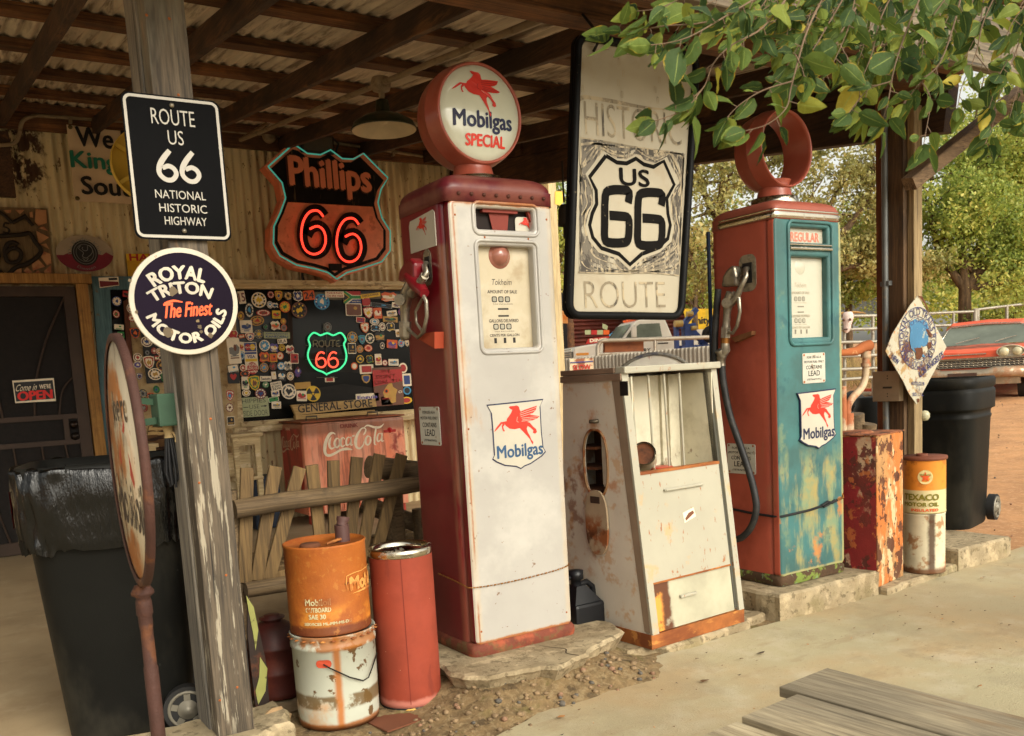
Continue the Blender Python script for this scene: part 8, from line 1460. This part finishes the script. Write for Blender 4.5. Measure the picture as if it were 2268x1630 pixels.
mb = MB(); P = [(-1.04,.25,.50),(-1.0,-.06,.50),(-.55,-.14,.52),(-.35,-.16,.48),(.35,-.16,.48),(.55,-.14,.52),(1.0,-.06,.50),(1.04,.25,.50)]; mb.tube(P, .10, 10); mb.box(-.9, .9, -.10, .0, .30, .46); mb.build('bumper', mat('bumper_chrome', S((176,160,136)), .3, .8, layers=[dict(c=S((140,92,56)), s=4, t=.56, w=.06, a=.7, r=.8)]), CR)
mb = MB(); mb.box(-.24, .24, -.28, -.24, .40, .52); mb.build('number_plate', mat('plate_dark', S((70,50,40)), .6), CR)
mb = MB(); mb.tube([(.0+x,-.02,.845) for x in (-.35,-.2,0,.2,.35)], .012, 6); mb.build('hood_letters', m_chrome, CR)
for s in (-1, 1):
    hb_2 = MB(); hb_2.lathe([(.0,-.0),(.21,-.0),(.22,-.03),(.20,-.05),(.195,-.02)], 24, (0,0,0), 'y'); hb_2.v = [(x*1.05+s*.74, y-.01, z*.52+.865) for x, y, z in hb_2.v]; bz_ = hb_2.build('headlight_surround', mat('beige_surround', S((188,176,152)), .5), CR)
    for dx in (-.105, .105):
        l = MB(); l.lathe([(0,-.05),(.05,-.045),(.078,-.02),(.085,0)], 20, (s*.74+dx, -.03, .865), 'y'); l.build('headlight', mat('headlamp_glass', S((190,184,150)), .1, coat=1), bz_)
for s in (-1, 1):
    for y in (.95, 4.1):
        w = MB(); w.tube([(s*.98, y, .34), (s*.76, y, .34)], .34, 26); w = w.build('wheel', m_rub, CR)
        h = MB(); h.lathe([(0,.0),(.18,.0),(.2,-.02*s)], 20, (s*.985, y, .34), 'x'); h.build('rim', m_chrome, w)

# ---- pipe fences, skull, yard clutter
fnT = thing('pipe_fence', (0, 0, 0), 'grey pipe rail livestock fence behind the brown post', 'fence'); m_pf = mat('fence_pipe', S((150,144,130)), .5, .4, layers=[dict(c=S((104,84,66)), s=9, t=.6, w=.05, a=.5)])
d1 = 16.0; z8 = lambda x, y: (1827+x*.3093, 567+y*.3093); mb = MB()
for (x0, y0, x1, y1) in ((60,432,405,427),(60,530,405,518),(60,620,405,612),(60,720,405,708),(60,815,405,800),(60,890,405,862)): mb.tube([ond(*z8(x0, y0), d1), ond(*z8(x1+40, y1), d1)], .03, 7)
mb.build('rail', m_pf, fnT)
mb = MB()
for x in (135, 340, 430): a = ond(*z8(x, 430), d1); b = ond(*z8(x-8, 890), d1); mb.tube([a, (a.x, a.y, gnd(a.x, a.y))], .03, 7)
mb.build('upright', m_pf, fnT)
fn2 = thing('pipe_fence', (0, 0, 0), 'grey pipe rail fence running behind the red vintage sedan', 'fence'); mb = MB(); d2 = 22
for (x0, y0, x1, y1) in ((730,412,1068,398),(1090,384,1500,335),(740,500,1068,492),(1090,485,1500,450),(740,585,1068,582),(1090,585,1500,560)): mb.tube([ond(*z8(x0, y0), d2), ond(*z8(x1, y1), d2)], .035, 7)
mb.build('rail', m_pf, fn2); mb = MB()
for x, y, r in ((918,405,.03),(1073,385,.06),(1090,385,.05),(740,410,.04),(1300,360,.04),(1480,340,.04)): a = ond(*z8(x, y), d2); mb.tube([a+Vector((0,0,.03)), (a.x, a.y, gnd(a.x, a.y))], r, 8)
mb.build('upright', m_pf, fn2)
# steer skull
sk = thing('cow_skull', ond(*z8(165, 445), d1-.1), 'white horned cow skull hung on the grey pipe fence', 'skull', rz=frame_at(1878, 700, 16)[1]-.25)
m_bone = mat('bone', S((208,188,178)), .7, var=.1, vs=20); k_ = d1/F*.3093
mb = MB(); rings = [(.00,38,18,30),(-.02,36,30,32),(-60,34,26,26),(-75,26,20,20),(-95,24,26,18),(-120,16,22,14),(-145,10,14,10)]
vs = []; nn_ = 16
for i, (dz, rx_, ry_, _) in enumerate([(45,22,12,0),(38,36,26,0),(10,40,34,0),(-20,33,30,0),(-45,26,26,0),(-70,24,24,0),(-92,17,20,0),(-104,6,8,0)]):
    for j in range(nn_): a = 2*PI*j/nn_; vs.append(((rx_*math.cos(a)-.0+(dz<0)*dz*.12)*k_, ry_*math.sin(a)*k_, dz*k_))
mb.add(vs, [(i*nn_+j, i*nn_+(j+1) % nn_, (i+1)*nn_+(j+1) % nn_, (i+1)*nn_+j) for i in range(7) for j in range(nn_)], 0, True); mb.build('cranium', m_bone, sk)
mb = MB()
for s in (-1, 1): mb.lathe([(0,-.02),(8*k_,-.02),(10*k_,.0)], 10, ((s*22-3)*k_, -29*k_, -12*k_), 'y'); mb.lathe([(0,-.02),(5*k_,-.02),(6*k_,0)], 8, ((s*7-11)*k_, -22*k_, -78*k_), 'y')
mb.build('eye_sockets', mat('socket_brown', S((84,56,44)), .9), sk)
for s in (-1, 1):
    mb = MB(); P = [(s*30*k_,0,38*k_),(s*58*k_,-5*k_,36*k_),(s*(70 if s < 0 else 92)*k_,-8*k_,30*k_),(s*(66 if s < 0 else 122)*k_,-10*k_,(40 if s < 0 else 22)*k_)]; mb.tube(smooth_pts(P, 3), [11*k_*(1-.085*i) for i in range(10)], 8); mb.build('horn', mat('horn_tan', S((176,134,76)), .5, layers=[dict(c=S((100,66,36)), s=9, t=.55, w=.08)]), sk)
def tyre(c, R, r, ax, label, grp=None):
    T = thing('tyre', c, label, 'tyre', grp); mb = MB(); prof = [(R+r*math.cos(t), r*.95*math.sin(t)) for t in np.linspace(0, 2*PI, 15)]; mb.lathe(prof, 32); q_ = Vector((0,0,1)).rotation_difference(Vector(ax).normalized()); mb.v = [tuple(q_@Vector(v)) for v in mb.v]; mb.build('rubber', m_rub, T); return T
p = ond(*z8(265, 905), 14.5); tyre((p.x, p.y, gnd(p.x, p.y)+.20), .24, .11, (.35,-.8,.75), 'worn black tyre leaning on another tyre beside the pipe fence')
p = ond(*z8(185, 955), 13.8); tyre((p.x, p.y, gnd(p.x, p.y)+.12), .24, .11, (0,0,1), 'black tyre lying flat on the dirt under the leaning tyre')
sb = thing('plastic_tub', ond(1940, 935, 7.2), 'round black plastic tub with a lid behind the brown post', 'bin'); zz_ = sb.location.z; gb = hz(sb.location.x, sb.location.y); sb.location.z = gb-.03; topz = ond(1940, 877, 7.2).z-sb.location.z
mb = MB(); R = 62/F*7.2*.80; mb.lathe([(R*.72,0),(R*.9,topz*.62),(R*.97,topz*.63),(R*1.0,topz*.66),(R*1.0,topz*.70),(R*.93,topz*.72),(R*.95,topz*.90),(R*.88,topz*.92),(R*.86,topz*.99),(R*.6,topz),(0,topz*.98)], 36); mb.build('shell', m_bin, sb)
for i, (x, y, x2, y2, r, lab) in enumerate(((215,1215,205,1130,.075,'short grey log end standing on the dirt behind the bent pipe'),(200,1200,300,1200,.07,'grey log lying on the dirt beside the black tub'))):
    p = ond(*z8(x, y), 6.9); q_ = ond(*z8(x2, y2), 6.8); zb2 = hz(p.x, p.y)-.03+r; p.z = zb2 if i else zb2-.05; q_.z = max(q_.z, zb2); mb = MB(); mb.tube([p, q_], r, 14); tag(mb.build('log', m_log), lab, 'log')
m_brush = mat('dry_brush', S((140,118,72)), .9, var=.3)
mb = MB(); rr = random.Random(12)
for i in range(900):
    x = rr.uniform(40, 420) if i < 600 else rr.uniform(720, 1500); y = rr.uniform(560, 640) if i < 600 else rr.uniform(540, 600); d = 20+rr.random()*4 if i < 600 else 25+rr.random()*4; p = ond(*z8(x, y), d); g0 = gnd(p.x, p.y)
    a = rr.uniform(-1.2, 1.2); L_ = rr.uniform(.5, 1.3); base = Vector((p.x, p.y, g0+rr.random()*.2)); tip = base+Vector((math.sin(a)*L_*.8, rr.uniform(-.3,.3), math.cos(a)*L_*.75)); s_ = Vector((.008, .0, .008)); mb.add([base-s_, base+s_, tip], [(0, 1, 2)])
tag(mb.build('dry_brush', m_brush), kind='stuff')
for i, (x, y, w_, h_, c_, lab) in enumerate(((330,735,50,34,(172,70,44),'red painted block in the rubble behind the pipe fence'),(375,740,60,40,(188,148,104),'tan block in the rubble behind the pipe fence'),(300,765,90,18,(150,140,118),'pale flat board on the rubble behind the pipe fence'))):
    p = ond(*z8(x, y), 19); k2_ = 19/F*.3093; T = MB(); T.box(-w_*k2_/2, w_*k2_/2, -.15, .15, 0, h_*k2_*1.3, bev=.02); ob = T.build('rubble_block', mat('rubble_%s' % ['red','tan','pale'][i], S(c_), .8, var=.2), loc=(p.x, p.y, gnd(p.x, p.y))); tag(ob, lab, 'block')
mb = MB(); rr = random.Random(77)
for i in range(420):
    x = rr.uniform(5.4, 17); y = 3.2+rr.random()*(x*.62); rock('', (x, y, gnd(x, y)+.004), rr.uniform(.005, .016), None, i, mb=mb, mi=rr.choice([0,0,1,2]))
tag(mb.build('yard_gravel', m_peb), kind='stuff')
# grey shed/trailer wall glimpsed behind trees
gs_ = MB(); P = [ond(x, y, 30) for x, y in ((1862,590),(1950,590),(1950,700),(1862,700))]; gs_.add(P+[p+Vector((0,.4,0)) for p in P], [(0,1,2,3), (7,6,5,4), (0,4,5,1), (1,5,6,2)]); tag(gs_.build('grey_shed', mat('grey_shed', S((120,124,122)), .8)), 'grey shed wall glimpsed through trees behind the cow skull', 'shed')

# ================================================================== TREES
def leafmat(name, cols, trans=.5):
    m = bpy.data.materials.new(name); m.use_nodes = True; q = NT(m); q.n.clear(); out = q.new('ShaderNodeOutputMaterial')
    at = q.new('ShaderNodeAttribute'); at.attribute_name = 'rnd'; rp = q.new('ShaderNodeValToRGB'); q.l.new(at.outputs['Fac'], rp.inputs[0]); el = rp.color_ramp.elements
    el[0].position = 0; el[0].color = (*cols[0], 1); el[1].position = 1; el[1].color = (*cols[-1], 1)
    for i, c in enumerate(cols[1:-1]): e = el.new((i+1)/(len(cols)-1)); e.color = (*c, 1)
    b = q.new('ShaderNodeBsdfPrincipled'); b.inputs['Roughness'].default_value = .55; t = q.new('ShaderNodeBsdfTranslucent'); mx = q.new('ShaderNodeMixShader'); mx.inputs[0].default_value = trans
    q.l.new(rp.outputs[0], b.inputs[0]); q.l.new(rp.outputs[0], t.inputs[0]); q.l.new(b.outputs[0], mx.inputs[1]); q.l.new(t.outputs[0], mx.inputs[2]); q.l.new(mx.outputs[0], out.inputs[0]); return m
lm_g = leafmat('green_leaves', [S((96,118,56)), S((134,152,70)), S((168,180,88)), S((196,196,100)), S((216,200,104))])
lm_o = leafmat('olive_leaves', [S((110,112,64)), S((146,144,82)), S((180,168,100)), S((198,178,110))], .4)
m_bark = mat('bark', S((104,82,58)), .9, var=.25, vs=8, layers=[dict(c=S((66,50,36)), s=12, t=.52, w=.08, a=.7, st=(1,1,.2))], bump=.6, bs=20)
def leaf_cloud(name, C, spread, N, size, m, parent, seed=1, flatz=.7):
    g = np.random.default_rng(seed); C = np.array(C); idx = g.integers(0, len(C), N); sp = np.array(spread)[idx] if np.ndim(spread) else np.full(N, spread)
    r = g.normal(size=(N, 3)); r /= (np.linalg.norm(r, axis=1, keepdims=True)+1e-9); rad = g.random(N)**.45; P = C[idx]+r*(rad*sp)[:, None]*np.array([1, 1, flatz])
    a = g.normal(size=(N, 3)); a /= np.linalg.norm(a, axis=1, keepdims=True); b = np.cross(a, g.normal(size=(N, 3))); b /= (np.linalg.norm(b, axis=1, keepdims=True)+1e-9)
    s = size*(.6+.8*g.random(N))[:, None]; V = np.stack([P-a*s*.5, P+b*s*.26, P+a*s*.5, P-b*s*.26], 1).reshape(-1, 3)
    me = bpy.data.meshes.new(name); me.vertices.add(4*N); me.vertices.foreach_set('co', V.ravel().astype(np.float32)); me.loops.add(4*N); me.loops.foreach_set('vertex_index', np.arange(4*N, dtype=np.int32)); me.polygons.add(N)
    me.polygons.foreach_set('loop_start', np.arange(0, 4*N, 4, dtype=np.int32)); me.polygons.foreach_set('loop_total', np.full(N, 4, dtype=np.int32)); me.update()
    tone = g.random(len(C))[idx]*.5+g.random(N)*.5; at = me.attributes.new('rnd', 'FLOAT', 'POINT'); at.data.foreach_set('value', np.repeat(tone, 4).astype(np.float32))
    me.materials.append(m); o = bpy.data.objects.new(name, me); COL.objects.link(o); o.parent = parent; return o
def tree(name, base, limbs, tips_r, N, size, m, label, seed, flatz=.7, extra=()):
    """trunk with limbs given as polylines from the base; crown clumps sit along the outer limbs"""
    T = thing(name, base, label, 'tree'); mb = MB(); C = []; sp = []; rr = random.Random(seed)
    for P, r0 in limbs:
        P = [Vector(p)-Vector(base) for p in P]; Q = [Vector(q) for q in smooth_pts([tuple(p) for p in P], 4)]; k = len(Q); mb.tube(Q, [max(.008, r0*(1-.85*i/(k-1))) for i in range(k)], 7)
        for i in range(k//3, k):
            q = Q[i]
            for s in range(2):
                d = Vector((rr.gauss(0, 1), rr.gauss(0, 1), rr.gauss(.2, .8))); d = d.normalized()*tips_r*rr.uniform(.7, 2.2); e = q+d; mb.tube([q, q.lerp(e, .5)+Vector((0,0,.1*d.length)), e], [r0*.22, r0*.14, r0*.05], 5); C.append(tuple(e)); sp.append(tips_r*rr.uniform(.5, 1.1)); C.append(tuple(q.lerp(e, .6))); sp.append(tips_r*.6)
    for e in extra: C.append(tuple(Vector(e[:3])-Vector(base))); sp.append(e[3])
    mb.build('trunk', m_bark, T); leaf_cloud('crown', C, sp, N, size, m, T, seed, flatz); return T
def bs(px, d, py=760): p = ond(px, py, d); return Vector((p.x, p.y, gnd(p.x, p.y)))
O_ = lambda x, y, d: ond(x, y, d)
d = 25; B = bs(1590, d)
tree('leafy_tree', B, [([B, O_(1600,620,d), O_(1585,520,d), O_(1600,400,d), O_(1570,250,d)], .26), ([O_(1597,560,d), O_(1540,600,d), O_(1500,480,d-1), O_(1440,380,d-1)], .14), ([O_(1600,430,d), O_(1680,380,d), O_(1760,330,d), O_(1850,300,d)], .10), ([O_(1590,600,d), O_(1700,560,d), O_(1820,400,d)], .10), ([O_(1597,500,d), O_(1560,430,d), O_(1530,340,d), O_(1480,260,d)], .12)], .8, 15000, .13, lm_o, 'sparse tall tree with a leaning brown trunk behind the framed sign', 3)
d = 22; B = bs(1790, d)
tree('leafy_tree', B, [([B, O_(1760,640,d), O_(1790,600,d), O_(1900,560,d), O_(1930,540,d), O_(1980,470,d)], .16), ([O_(1790,600,d), O_(1880,500,d), O_(1930,420,d), O_(1945,350,d)], .12), ([O_(1770,640,d), O_(1880,590,d), O_(1960,600,d), O_(2050,620,d)], .10), ([O_(1780,600,d), O_(1830,470,d), O_(1880,400,d), O_(1990,380,d)], .08)], .5, 13000, .10, lm_o, 'sparse tree with long curved limbs between the teal pump and the brown post', 5)
d = 24; B = bs(1880, d)
tree('leafy_tree', B, [([B, O_(1880,640,d), O_(1900,560,d), O_(1920,520,d)], .12), ([O_(1880,650,d), O_(1840,600,d), O_(1850,540,d)], .10), ([O_(1880,650,d), O_(1940,620,d), O_(1990,570,d)], .10)], .75, 17000, .11, lm_g, 'dense low green tree behind the cow skull and pipe fence', 6)
d = 24; B = bs(2135, d)
tree('leafy_tree', B, [([B, O_(2135,640,d), O_(2130,560,d), O_(2140,440,d), O_(2150,330,d)], .20), ([O_(2135,640,d), O_(2200,560,d), O_(2280,470,d), O_(2340,380,d)], .16), ([O_(2135,640,d), O_(2080,560,d), O_(2060,470,d), O_(2060,400,d)], .13), ([O_(2140,600,d), O_(2200,480,d), O_(2230,380,d), O_(2260,290,d)], .13), ([O_(2140,640,d), O_(2230,620,d), O_(2320,580,d)], .12), ([O_(2130,560,d), O_(2180,430,d), O_(2200,330,d)], .10), ([B, O_(2290,650,d-1), O_(2380,560,d-1)], .12)], .85, 50000, .105, lm_g, 'big spreading green tree behind the red vintage sedan', 8)
d = 27; B = bs(2330, d)
tree('leafy_tree', B, [([B, O_(2330,600,d), O_(2320,450,d), O_(2290,330,d)], .2), ([O_(2330,600,d), O_(2250,500,d), O_(2210,420,d)], .14), ([O_(2330,500,d), O_(2250,360,d), O_(2230,260,d)], .14)], 1.0, 24000, .12, lm_g, 'tall green tree at the right edge behind the spreading tree', 9)
d = 24; B = bs(1235, d)
tree('leafy_tree', B, [([B, O_(1235,640,d), O_(1240,560,d), O_(1235,480,d), O_(1240,420,d)], .1), ([O_(1235,640,d), O_(1180,560,d), O_(1140,480,d)], .1), ([O_(1235,620,d), O_(1300,560,d), O_(1330,480,d)], .1)], .6, 12000, .10, lm_g, 'green tree glimpsed between the maroon pump and the framed sign', 10)
d = 34; B = bs(1540, d)
tree('leafy_tree', B, [([B, O_(1540,640,d), O_(1560,560,d)], .15), ([O_(1540,650,d), O_(1500,600,d), O_(1480,560,d)], .1), ([O_(1540,650,d), O_(1600,610,d), O_(1640,560,d)], .1)], 1.1, 15000, .15, lm_g, 'bushy green tree behind the blue tow crane', 11)
d = 40
wood_C = []; rr = random.Random(3)
for x in range(1100, 2600, 22): 
    for k in range(3): p = ond(x+rr.uniform(-10,10), rr.uniform(585, 700), d+rr.uniform(-3, 5)); wood_C.append(tuple(p))
far = leaf_cloud('far_woods', wood_C, 1.3, 40000, .22, lm_g, None, 21); tag(far, kind='stuff')

# ================================================================== OVERHANGING BRANCHES
def near_leafmat():
    m = bpy.data.materials.new('near_leaves'); m.use_nodes = True; q = NT(m); q.n.clear(); out = q.new('ShaderNodeOutputMaterial')
    def att(n): a = q.new('ShaderNodeAttribute'); a.attribute_name = n; return a.outputs['Fac']
    rp = q.new('ShaderNodeValToRGB'); q.l.new(att('rnd'), rp.inputs[0]); el = rp.color_ramp.elements; el[0].color = (*S((46,66,34)), 1); el[1].color = (*S((176,160,60)), 1)
    for p, c in ((.35, (70,92,42)), (.65, (104,122,50)), (.88, (138,144,56))): e = el.new(p); e.color = (*S(c), 1)
    tc = q.new('ShaderNodeTexCoord').outputs['Object']; nz_ = q.noise(tc, 90, 5); nz2 = q.noise(tc, 34, 4)
    ed = q.step(q.math('ADD', att('edge'), q.math('MULTIPLY', q.math('SUBTRACT', nz2, .5), 1.1)), .92, 1.1)
    c = q.mix(q.math('MULTIPLY', ed, .85), rp.outputs[0], S((176,150,44))); ed2 = q.step(q.math('ADD', att('edge'), q.math('MULTIPLY', q.math('SUBTRACT', nz2, .5), 1.6)), 1.12, 1.25); c = q.mix(ed2, c, S((128,72,36))); c = q.mix(q.math('MULTIPLY', q.step(q.noise(tc, 130, 2), .68, .74), .8), c, S((110,72,40)))
    vein = q.step(att('edge'), .0, .07, True); c = q.mix(q.math('MULTIPLY', vein, .75), c, S((150,164,84))); c = q.mix(q.math('MULTIPLY', q.step(nz_, .5, .8), .25), c, S((30,50,26)))
    b = q.new('ShaderNodeBsdfPrincipled'); q.l.new(c, b.inputs[0]); b.inputs['Roughness'].default_value = .62; b.inputs['Specular IOR Level'].default_value = .25; t = q.new('ShaderNodeBsdfTranslucent'); q.l.new(c, t.inputs[0]); mx = q.new('ShaderNodeMixShader'); mx.inputs[0].default_value = .38
    bp = q.new('ShaderNodeBump'); bp.inputs['Strength'].default_value = .7; bp.inputs['Distance'].default_value = .003; q.l.new(nz_, bp.inputs['Height']); q.l.new(bp.outputs[0], b.inputs['Normal'])
    q.l.new(b.outputs[0], mx.inputs[1]); q.l.new(t.outputs[0], mx.inputs[2]); q.l.new(mx.outputs[0], out.inputs[0]); return m
LV = []; LF = []; LE = []; LR = []; ra = random.Random(2024)
def near_leaf(p, d, L, roll, tone, bend=.25):
    """a leaf from stalk point p growing along d"""
    d = Vector(d).normalized(); side = d.cross(Vector((math.cos(roll), math.sin(roll)*.6, .25))).normalized(); up = side.cross(d).normalized(); o = len(LV); st_ = 9; w = L*ra.uniform(.24, .36); wv = ra.uniform(.005, .035); fq = ra.uniform(.8, 2.4); cv = ra.uniform(-.22, .22)
    for i in range(st_):
        t = i/(st_-1); hw = w*(math.sin(PI*min(1, t**.75))**.8)*(1-.25*t)+(w*.035*(i % 2)); hw = 0.0006 if i in (0, st_-1) else hw
        c = Vector(p)+d*(L*t)-up*(bend*L*t*t)
        for k, e in ((-1, 1), (-.5, .5), (0, 0), (.5, .5), (1, 1)): LV.append(tuple(c+side*hw*k+up*abs(k)*hw*.32+up*L*wv*math.sin(i*fq+k*2)+side*L*cv*t*t)); LE.append(e if 0 < i < st_-1 else .55); LR.append(tone)
    for i in range(st_-1):
        for k in range(4): a = o+i*5+k; LF.append((a, a+1, a+6, a+5))
TW = MB()
def twig(P, r0, every=.035, L=.058, tone0=.0, sub=True, skip=0):
    Q = [Vector(q) for q in smooth_pts([tuple(ond(x, y, d)) for x, y, d in P], 5)]; k = len(Q); TW.tube(Q, [max(.0009, r0*(1-.75*i/(k-1))) for i in range(k)], 6)
    acc = 0; s = 1; tot = 0
    for i in range(1, k):
        seg = Q[i]-Q[i-1]; acc += seg.length; tot += seg.length
        if acc > every and i > skip:
            acc = 0; s = -s; dr = seg.normalized(); lat = dr.cross(Vector((.53,.84,0))).normalized()*s
            dd = dr*ra.uniform(-.1,.6)+lat*ra.uniform(.1, 1.0)+Vector((ra.uniform(-.6,.6), ra.uniform(-.6,.4), ra.uniform(-1.1,.25))); p0 = Q[i]; pe = p0+dd.normalized()*ra.uniform(.008, .018); TW.tube([p0, pe], .0008, 4, cap=False)
            near_leaf(pe, dd, L*ra.choice([.4,.55,.7,.85,1,1,1.2,1.5]), ra.uniform(-1.5, 1.5), min(1, max(0, ra.gauss(.42+tone0, .25))), ra.uniform(.05, .4))
            if sub and ra.random() < .45:
                dd2 = dr*.8-lat*.5+Vector((0, ra.uniform(-.4,.4), ra.uniform(-.8,.1))); near_leaf(p0+dd2.normalized()*.012, dd2, L*ra.uniform(.6, 1.1), ra.uniform(-1, 1), min(1, max(0, ra.gauss(.45+tone0, .25))), ra.uniform(.1, .4))
    e = Q[-1]; dr = (Q[-1]-Q[-2]).normalized()
    for k_ in range(3): dd = dr+Vector((ra.uniform(-.7,.7), ra.uniform(-.5,.5), ra.uniform(-.6,.1))); near_leaf(e, dd, L*ra.uniform(.8, 1.2), ra.uniform(-.8, .8), min(1, max(0, ra.gauss(.5+tone0, .2))), ra.uniform(.05, .3))
D = 1.75
rt_ = random.Random(31)
EX = []
for i in range(40):
    x = rt_.uniform(1620, 2230); y = rt_.uniform(40, 170)+max(0, x-1900)*.08; dd_ = rt_.uniform(1.7, 2.7); EX.append(([(x+rt_.uniform(40,110), -60, dd_), (x+rt_.uniform(10,50), y*.4, dd_), (x, y, dd_)], .0028))
for P, r in EX+[([(1760,-60,1.7),(1640,20,1.7),(1560,50,1.72),(1470,58,1.75),(1400,70,1.78),(1350,72,1.8)], .0035), ([(1700,-20,1.7),(1600,40,1.65),(1530,80,1.62),(1480,95,1.62),(1440,100,1.62)], .003), ([(1560,-40,1.75),(1500,0,1.75),(1450,20,1.75),(1410,25,1.78)], .002),
    ([(1760,-30,1.75),(1690,60,1.72),(1620,100,1.7),(1580,140,1.7),(1560,190,1.7),(1535,215,1.7)], .0035), ([(1560,190,1.7),(1520,240,1.7),(1480,258,1.7),(1450,268,1.7)], .002),
    ([(1850,-60,1.8),(1790,60,1.76),(1760,160,1.74),(1750,200,1.74),(1740,240,1.72),(1700,275,1.72),(1650,290,1.72)], .004), ([(1755,180,1.74),(1690,200,1.74),(1640,230,1.74),(1610,260,1.74)], .0028), ([(1760,120,1.74),(1775,150,1.74),(1780,170,1.74)], .0025),
    ([(1900,-60,1.9),(1830,60,1.88),(1800,110,1.86),(1770,150,1.85)], .0035), ([(1950,-60,1.9),(1880,40,1.85),(1850,100,1.85),(1830,150,1.85),(1820,190,1.85)], .004), ([(1860,100,1.85),(1900,180,1.85),(1900,250,1.85)], .0025),
    ([(1800,-60,2.0),(1720,0,2.0),(1660,40,2.0),(1600,60,2.0)], .003), ([(1900,-60,2.1),(1810,20,2.1),(1740,80,2.1),(1700,120,2.1)], .003), ([(2000,-60,2.0),(1950,40,1.98),(1930,120,1.96),(1900,190,1.95),(1870,240,1.95)], .0035),
    ([(2060,-60,1.8),(2010,60,1.8),(1980,150,1.78),(1965,230,1.78),(1950,275,1.78)], .004), ([(1975,180,1.78),(1920,200,1.78),(1880,250,1.78)], .0025), ([(2100,-60,2.2),(2060,40,2.2),(2030,100,2.2),(1990,130,2.2)], .003), ([(2140,-60,1.9),(2110,60,1.88),(2080,140,1.86),(2040,180,1.85),(2000,230,1.85)], .004), ([(2040,180,1.85),(2060,220,1.85),(2050,290,1.83),(2045,320,1.83)], .0025),
    ([(2230,-60,2.0),(2180,40,2.0),(2160,120,2.0),(2130,190,2.0),(2120,240,2.0)], .0035), ([(2160,120,2.0),(2200,180,2.0),(2190,240,2.0)], .002), ([(2320,-40,2.1),(2270,60,2.1),(2240,140,2.1),(2215,200,2.1),(2200,270,2.1),(2180,320,2.1)], .0035), ([(2240,140,2.1),(2280,200,2.1),(2260,260,2.1)], .002), ([(2340,40,2.3),(2300,120,2.3),(2260,180,2.3),(2235,260,2.3)], .003),
    ([(2000,-60,2.5),(1960,20,2.5),(1900,60,2.5),(1850,90,2.5)], .003), ([(1850,-60,2.4),(1780,20,2.4),(1700,50,2.4)], .003), ([(2150,-60,2.6),(2090,20,2.6),(2040,70,2.6),(1980,80,2.6)], .003), ([(2050,-60,2.4),(1990,60,2.4),(1950,140,2.4),(1890,170,2.4)], .003), ([(1980,-60,2.2),(1900,10,2.2),(1830,50,2.2),(1790,110,2.2)], .003), ([(2250,-60,2.5),(2200,20,2.5),(2150,60,2.5),(2100,110,2.5)], .003), ([(1660,-60,1.9),(1600,-10,1.9),(1540,20,1.9),(1500,20,1.9)], .003), ([(1745,-60,2.2),(1690,0,2.2),(1640,20,2.2)], .002)]:
    twig(P, r*.62, every=.019, L=.053 if P[0][2] < 1.9 else .048)
OT = thing('overhanging_tree', (0, 0, 0), 'green leafy branches hanging down in front of the porch roof and pumps', 'tree')
me = bpy.data.meshes.new('leaves'); me.from_pydata(LV, [], LF); me.polygons.foreach_set('use_smooth', [True]*len(LF))
for nme, dat in (('edge', LE), ('rnd', LR)): at = me.attributes.new(nme, 'FLOAT', 'POINT'); at.data.foreach_set('value', dat)
me.materials.append(near_leafmat()); lo_ = bpy.data.objects.new('leaves', me); COL.objects.link(lo_); lo_.parent = OT
m_twig = mat('twig_bark', S((112,92,72)), .85, var=.2)
TW.build('twigs', m_twig, OT)
mb = MB(); mb.tube([tuple(ond(x, y, d)) for x, y, d in ((1700,-75,2.0),(1900,-90,2.0),(2150,-85,2.1),(2400,-60,2.2),(2700,-60,2.4))], [.008,.014,.02,.03,.04], 10); q0 = ond(2700,-60,2.4); mb.tube([tuple(q0), (q0.x+.5, q0.y-.3, q0.z+.0), (q0.x+1.2, q0.y-.4, 1.2), (q0.x+1.3, q0.y-.4, -.02)], [.04,.07,.11,.15], 12); mb.build('trunk', m_bark, OT)

# ---- repeats share a group
GR = {'gas_pump': 'old gas pumps on the concrete islands', 'concrete_slab': 'concrete islands under the pumps and cans', 'wheeled_bin': 'black wheeled bins', 'bucket': 'rusty metal buckets', 'licence_plate': 'licence plates on the maroon shed', 'leafy_tree': 'trees beyond the yard', 'tyre': 'old tyres in the yard', 'timber_post': 'timber posts holding up the porch', 'log': 'logs behind the bent pipe', 'rubble_block': 'blocks in the rubble heap', 'pipe_fence': 'pipe fences round the yard', 'electrical_conduit': 'electrical conduits', 'stone': 'loose stones by the cans', 'wooden_stand': 'pale wooden stands by the wall', 'window_sign': 'stickers on the store window'}
for o in list(COL.objects):
    k = o.name.split('.')[0]
    if o.parent is None and k in GR and o.get('label'): o['group'] = GR[k]
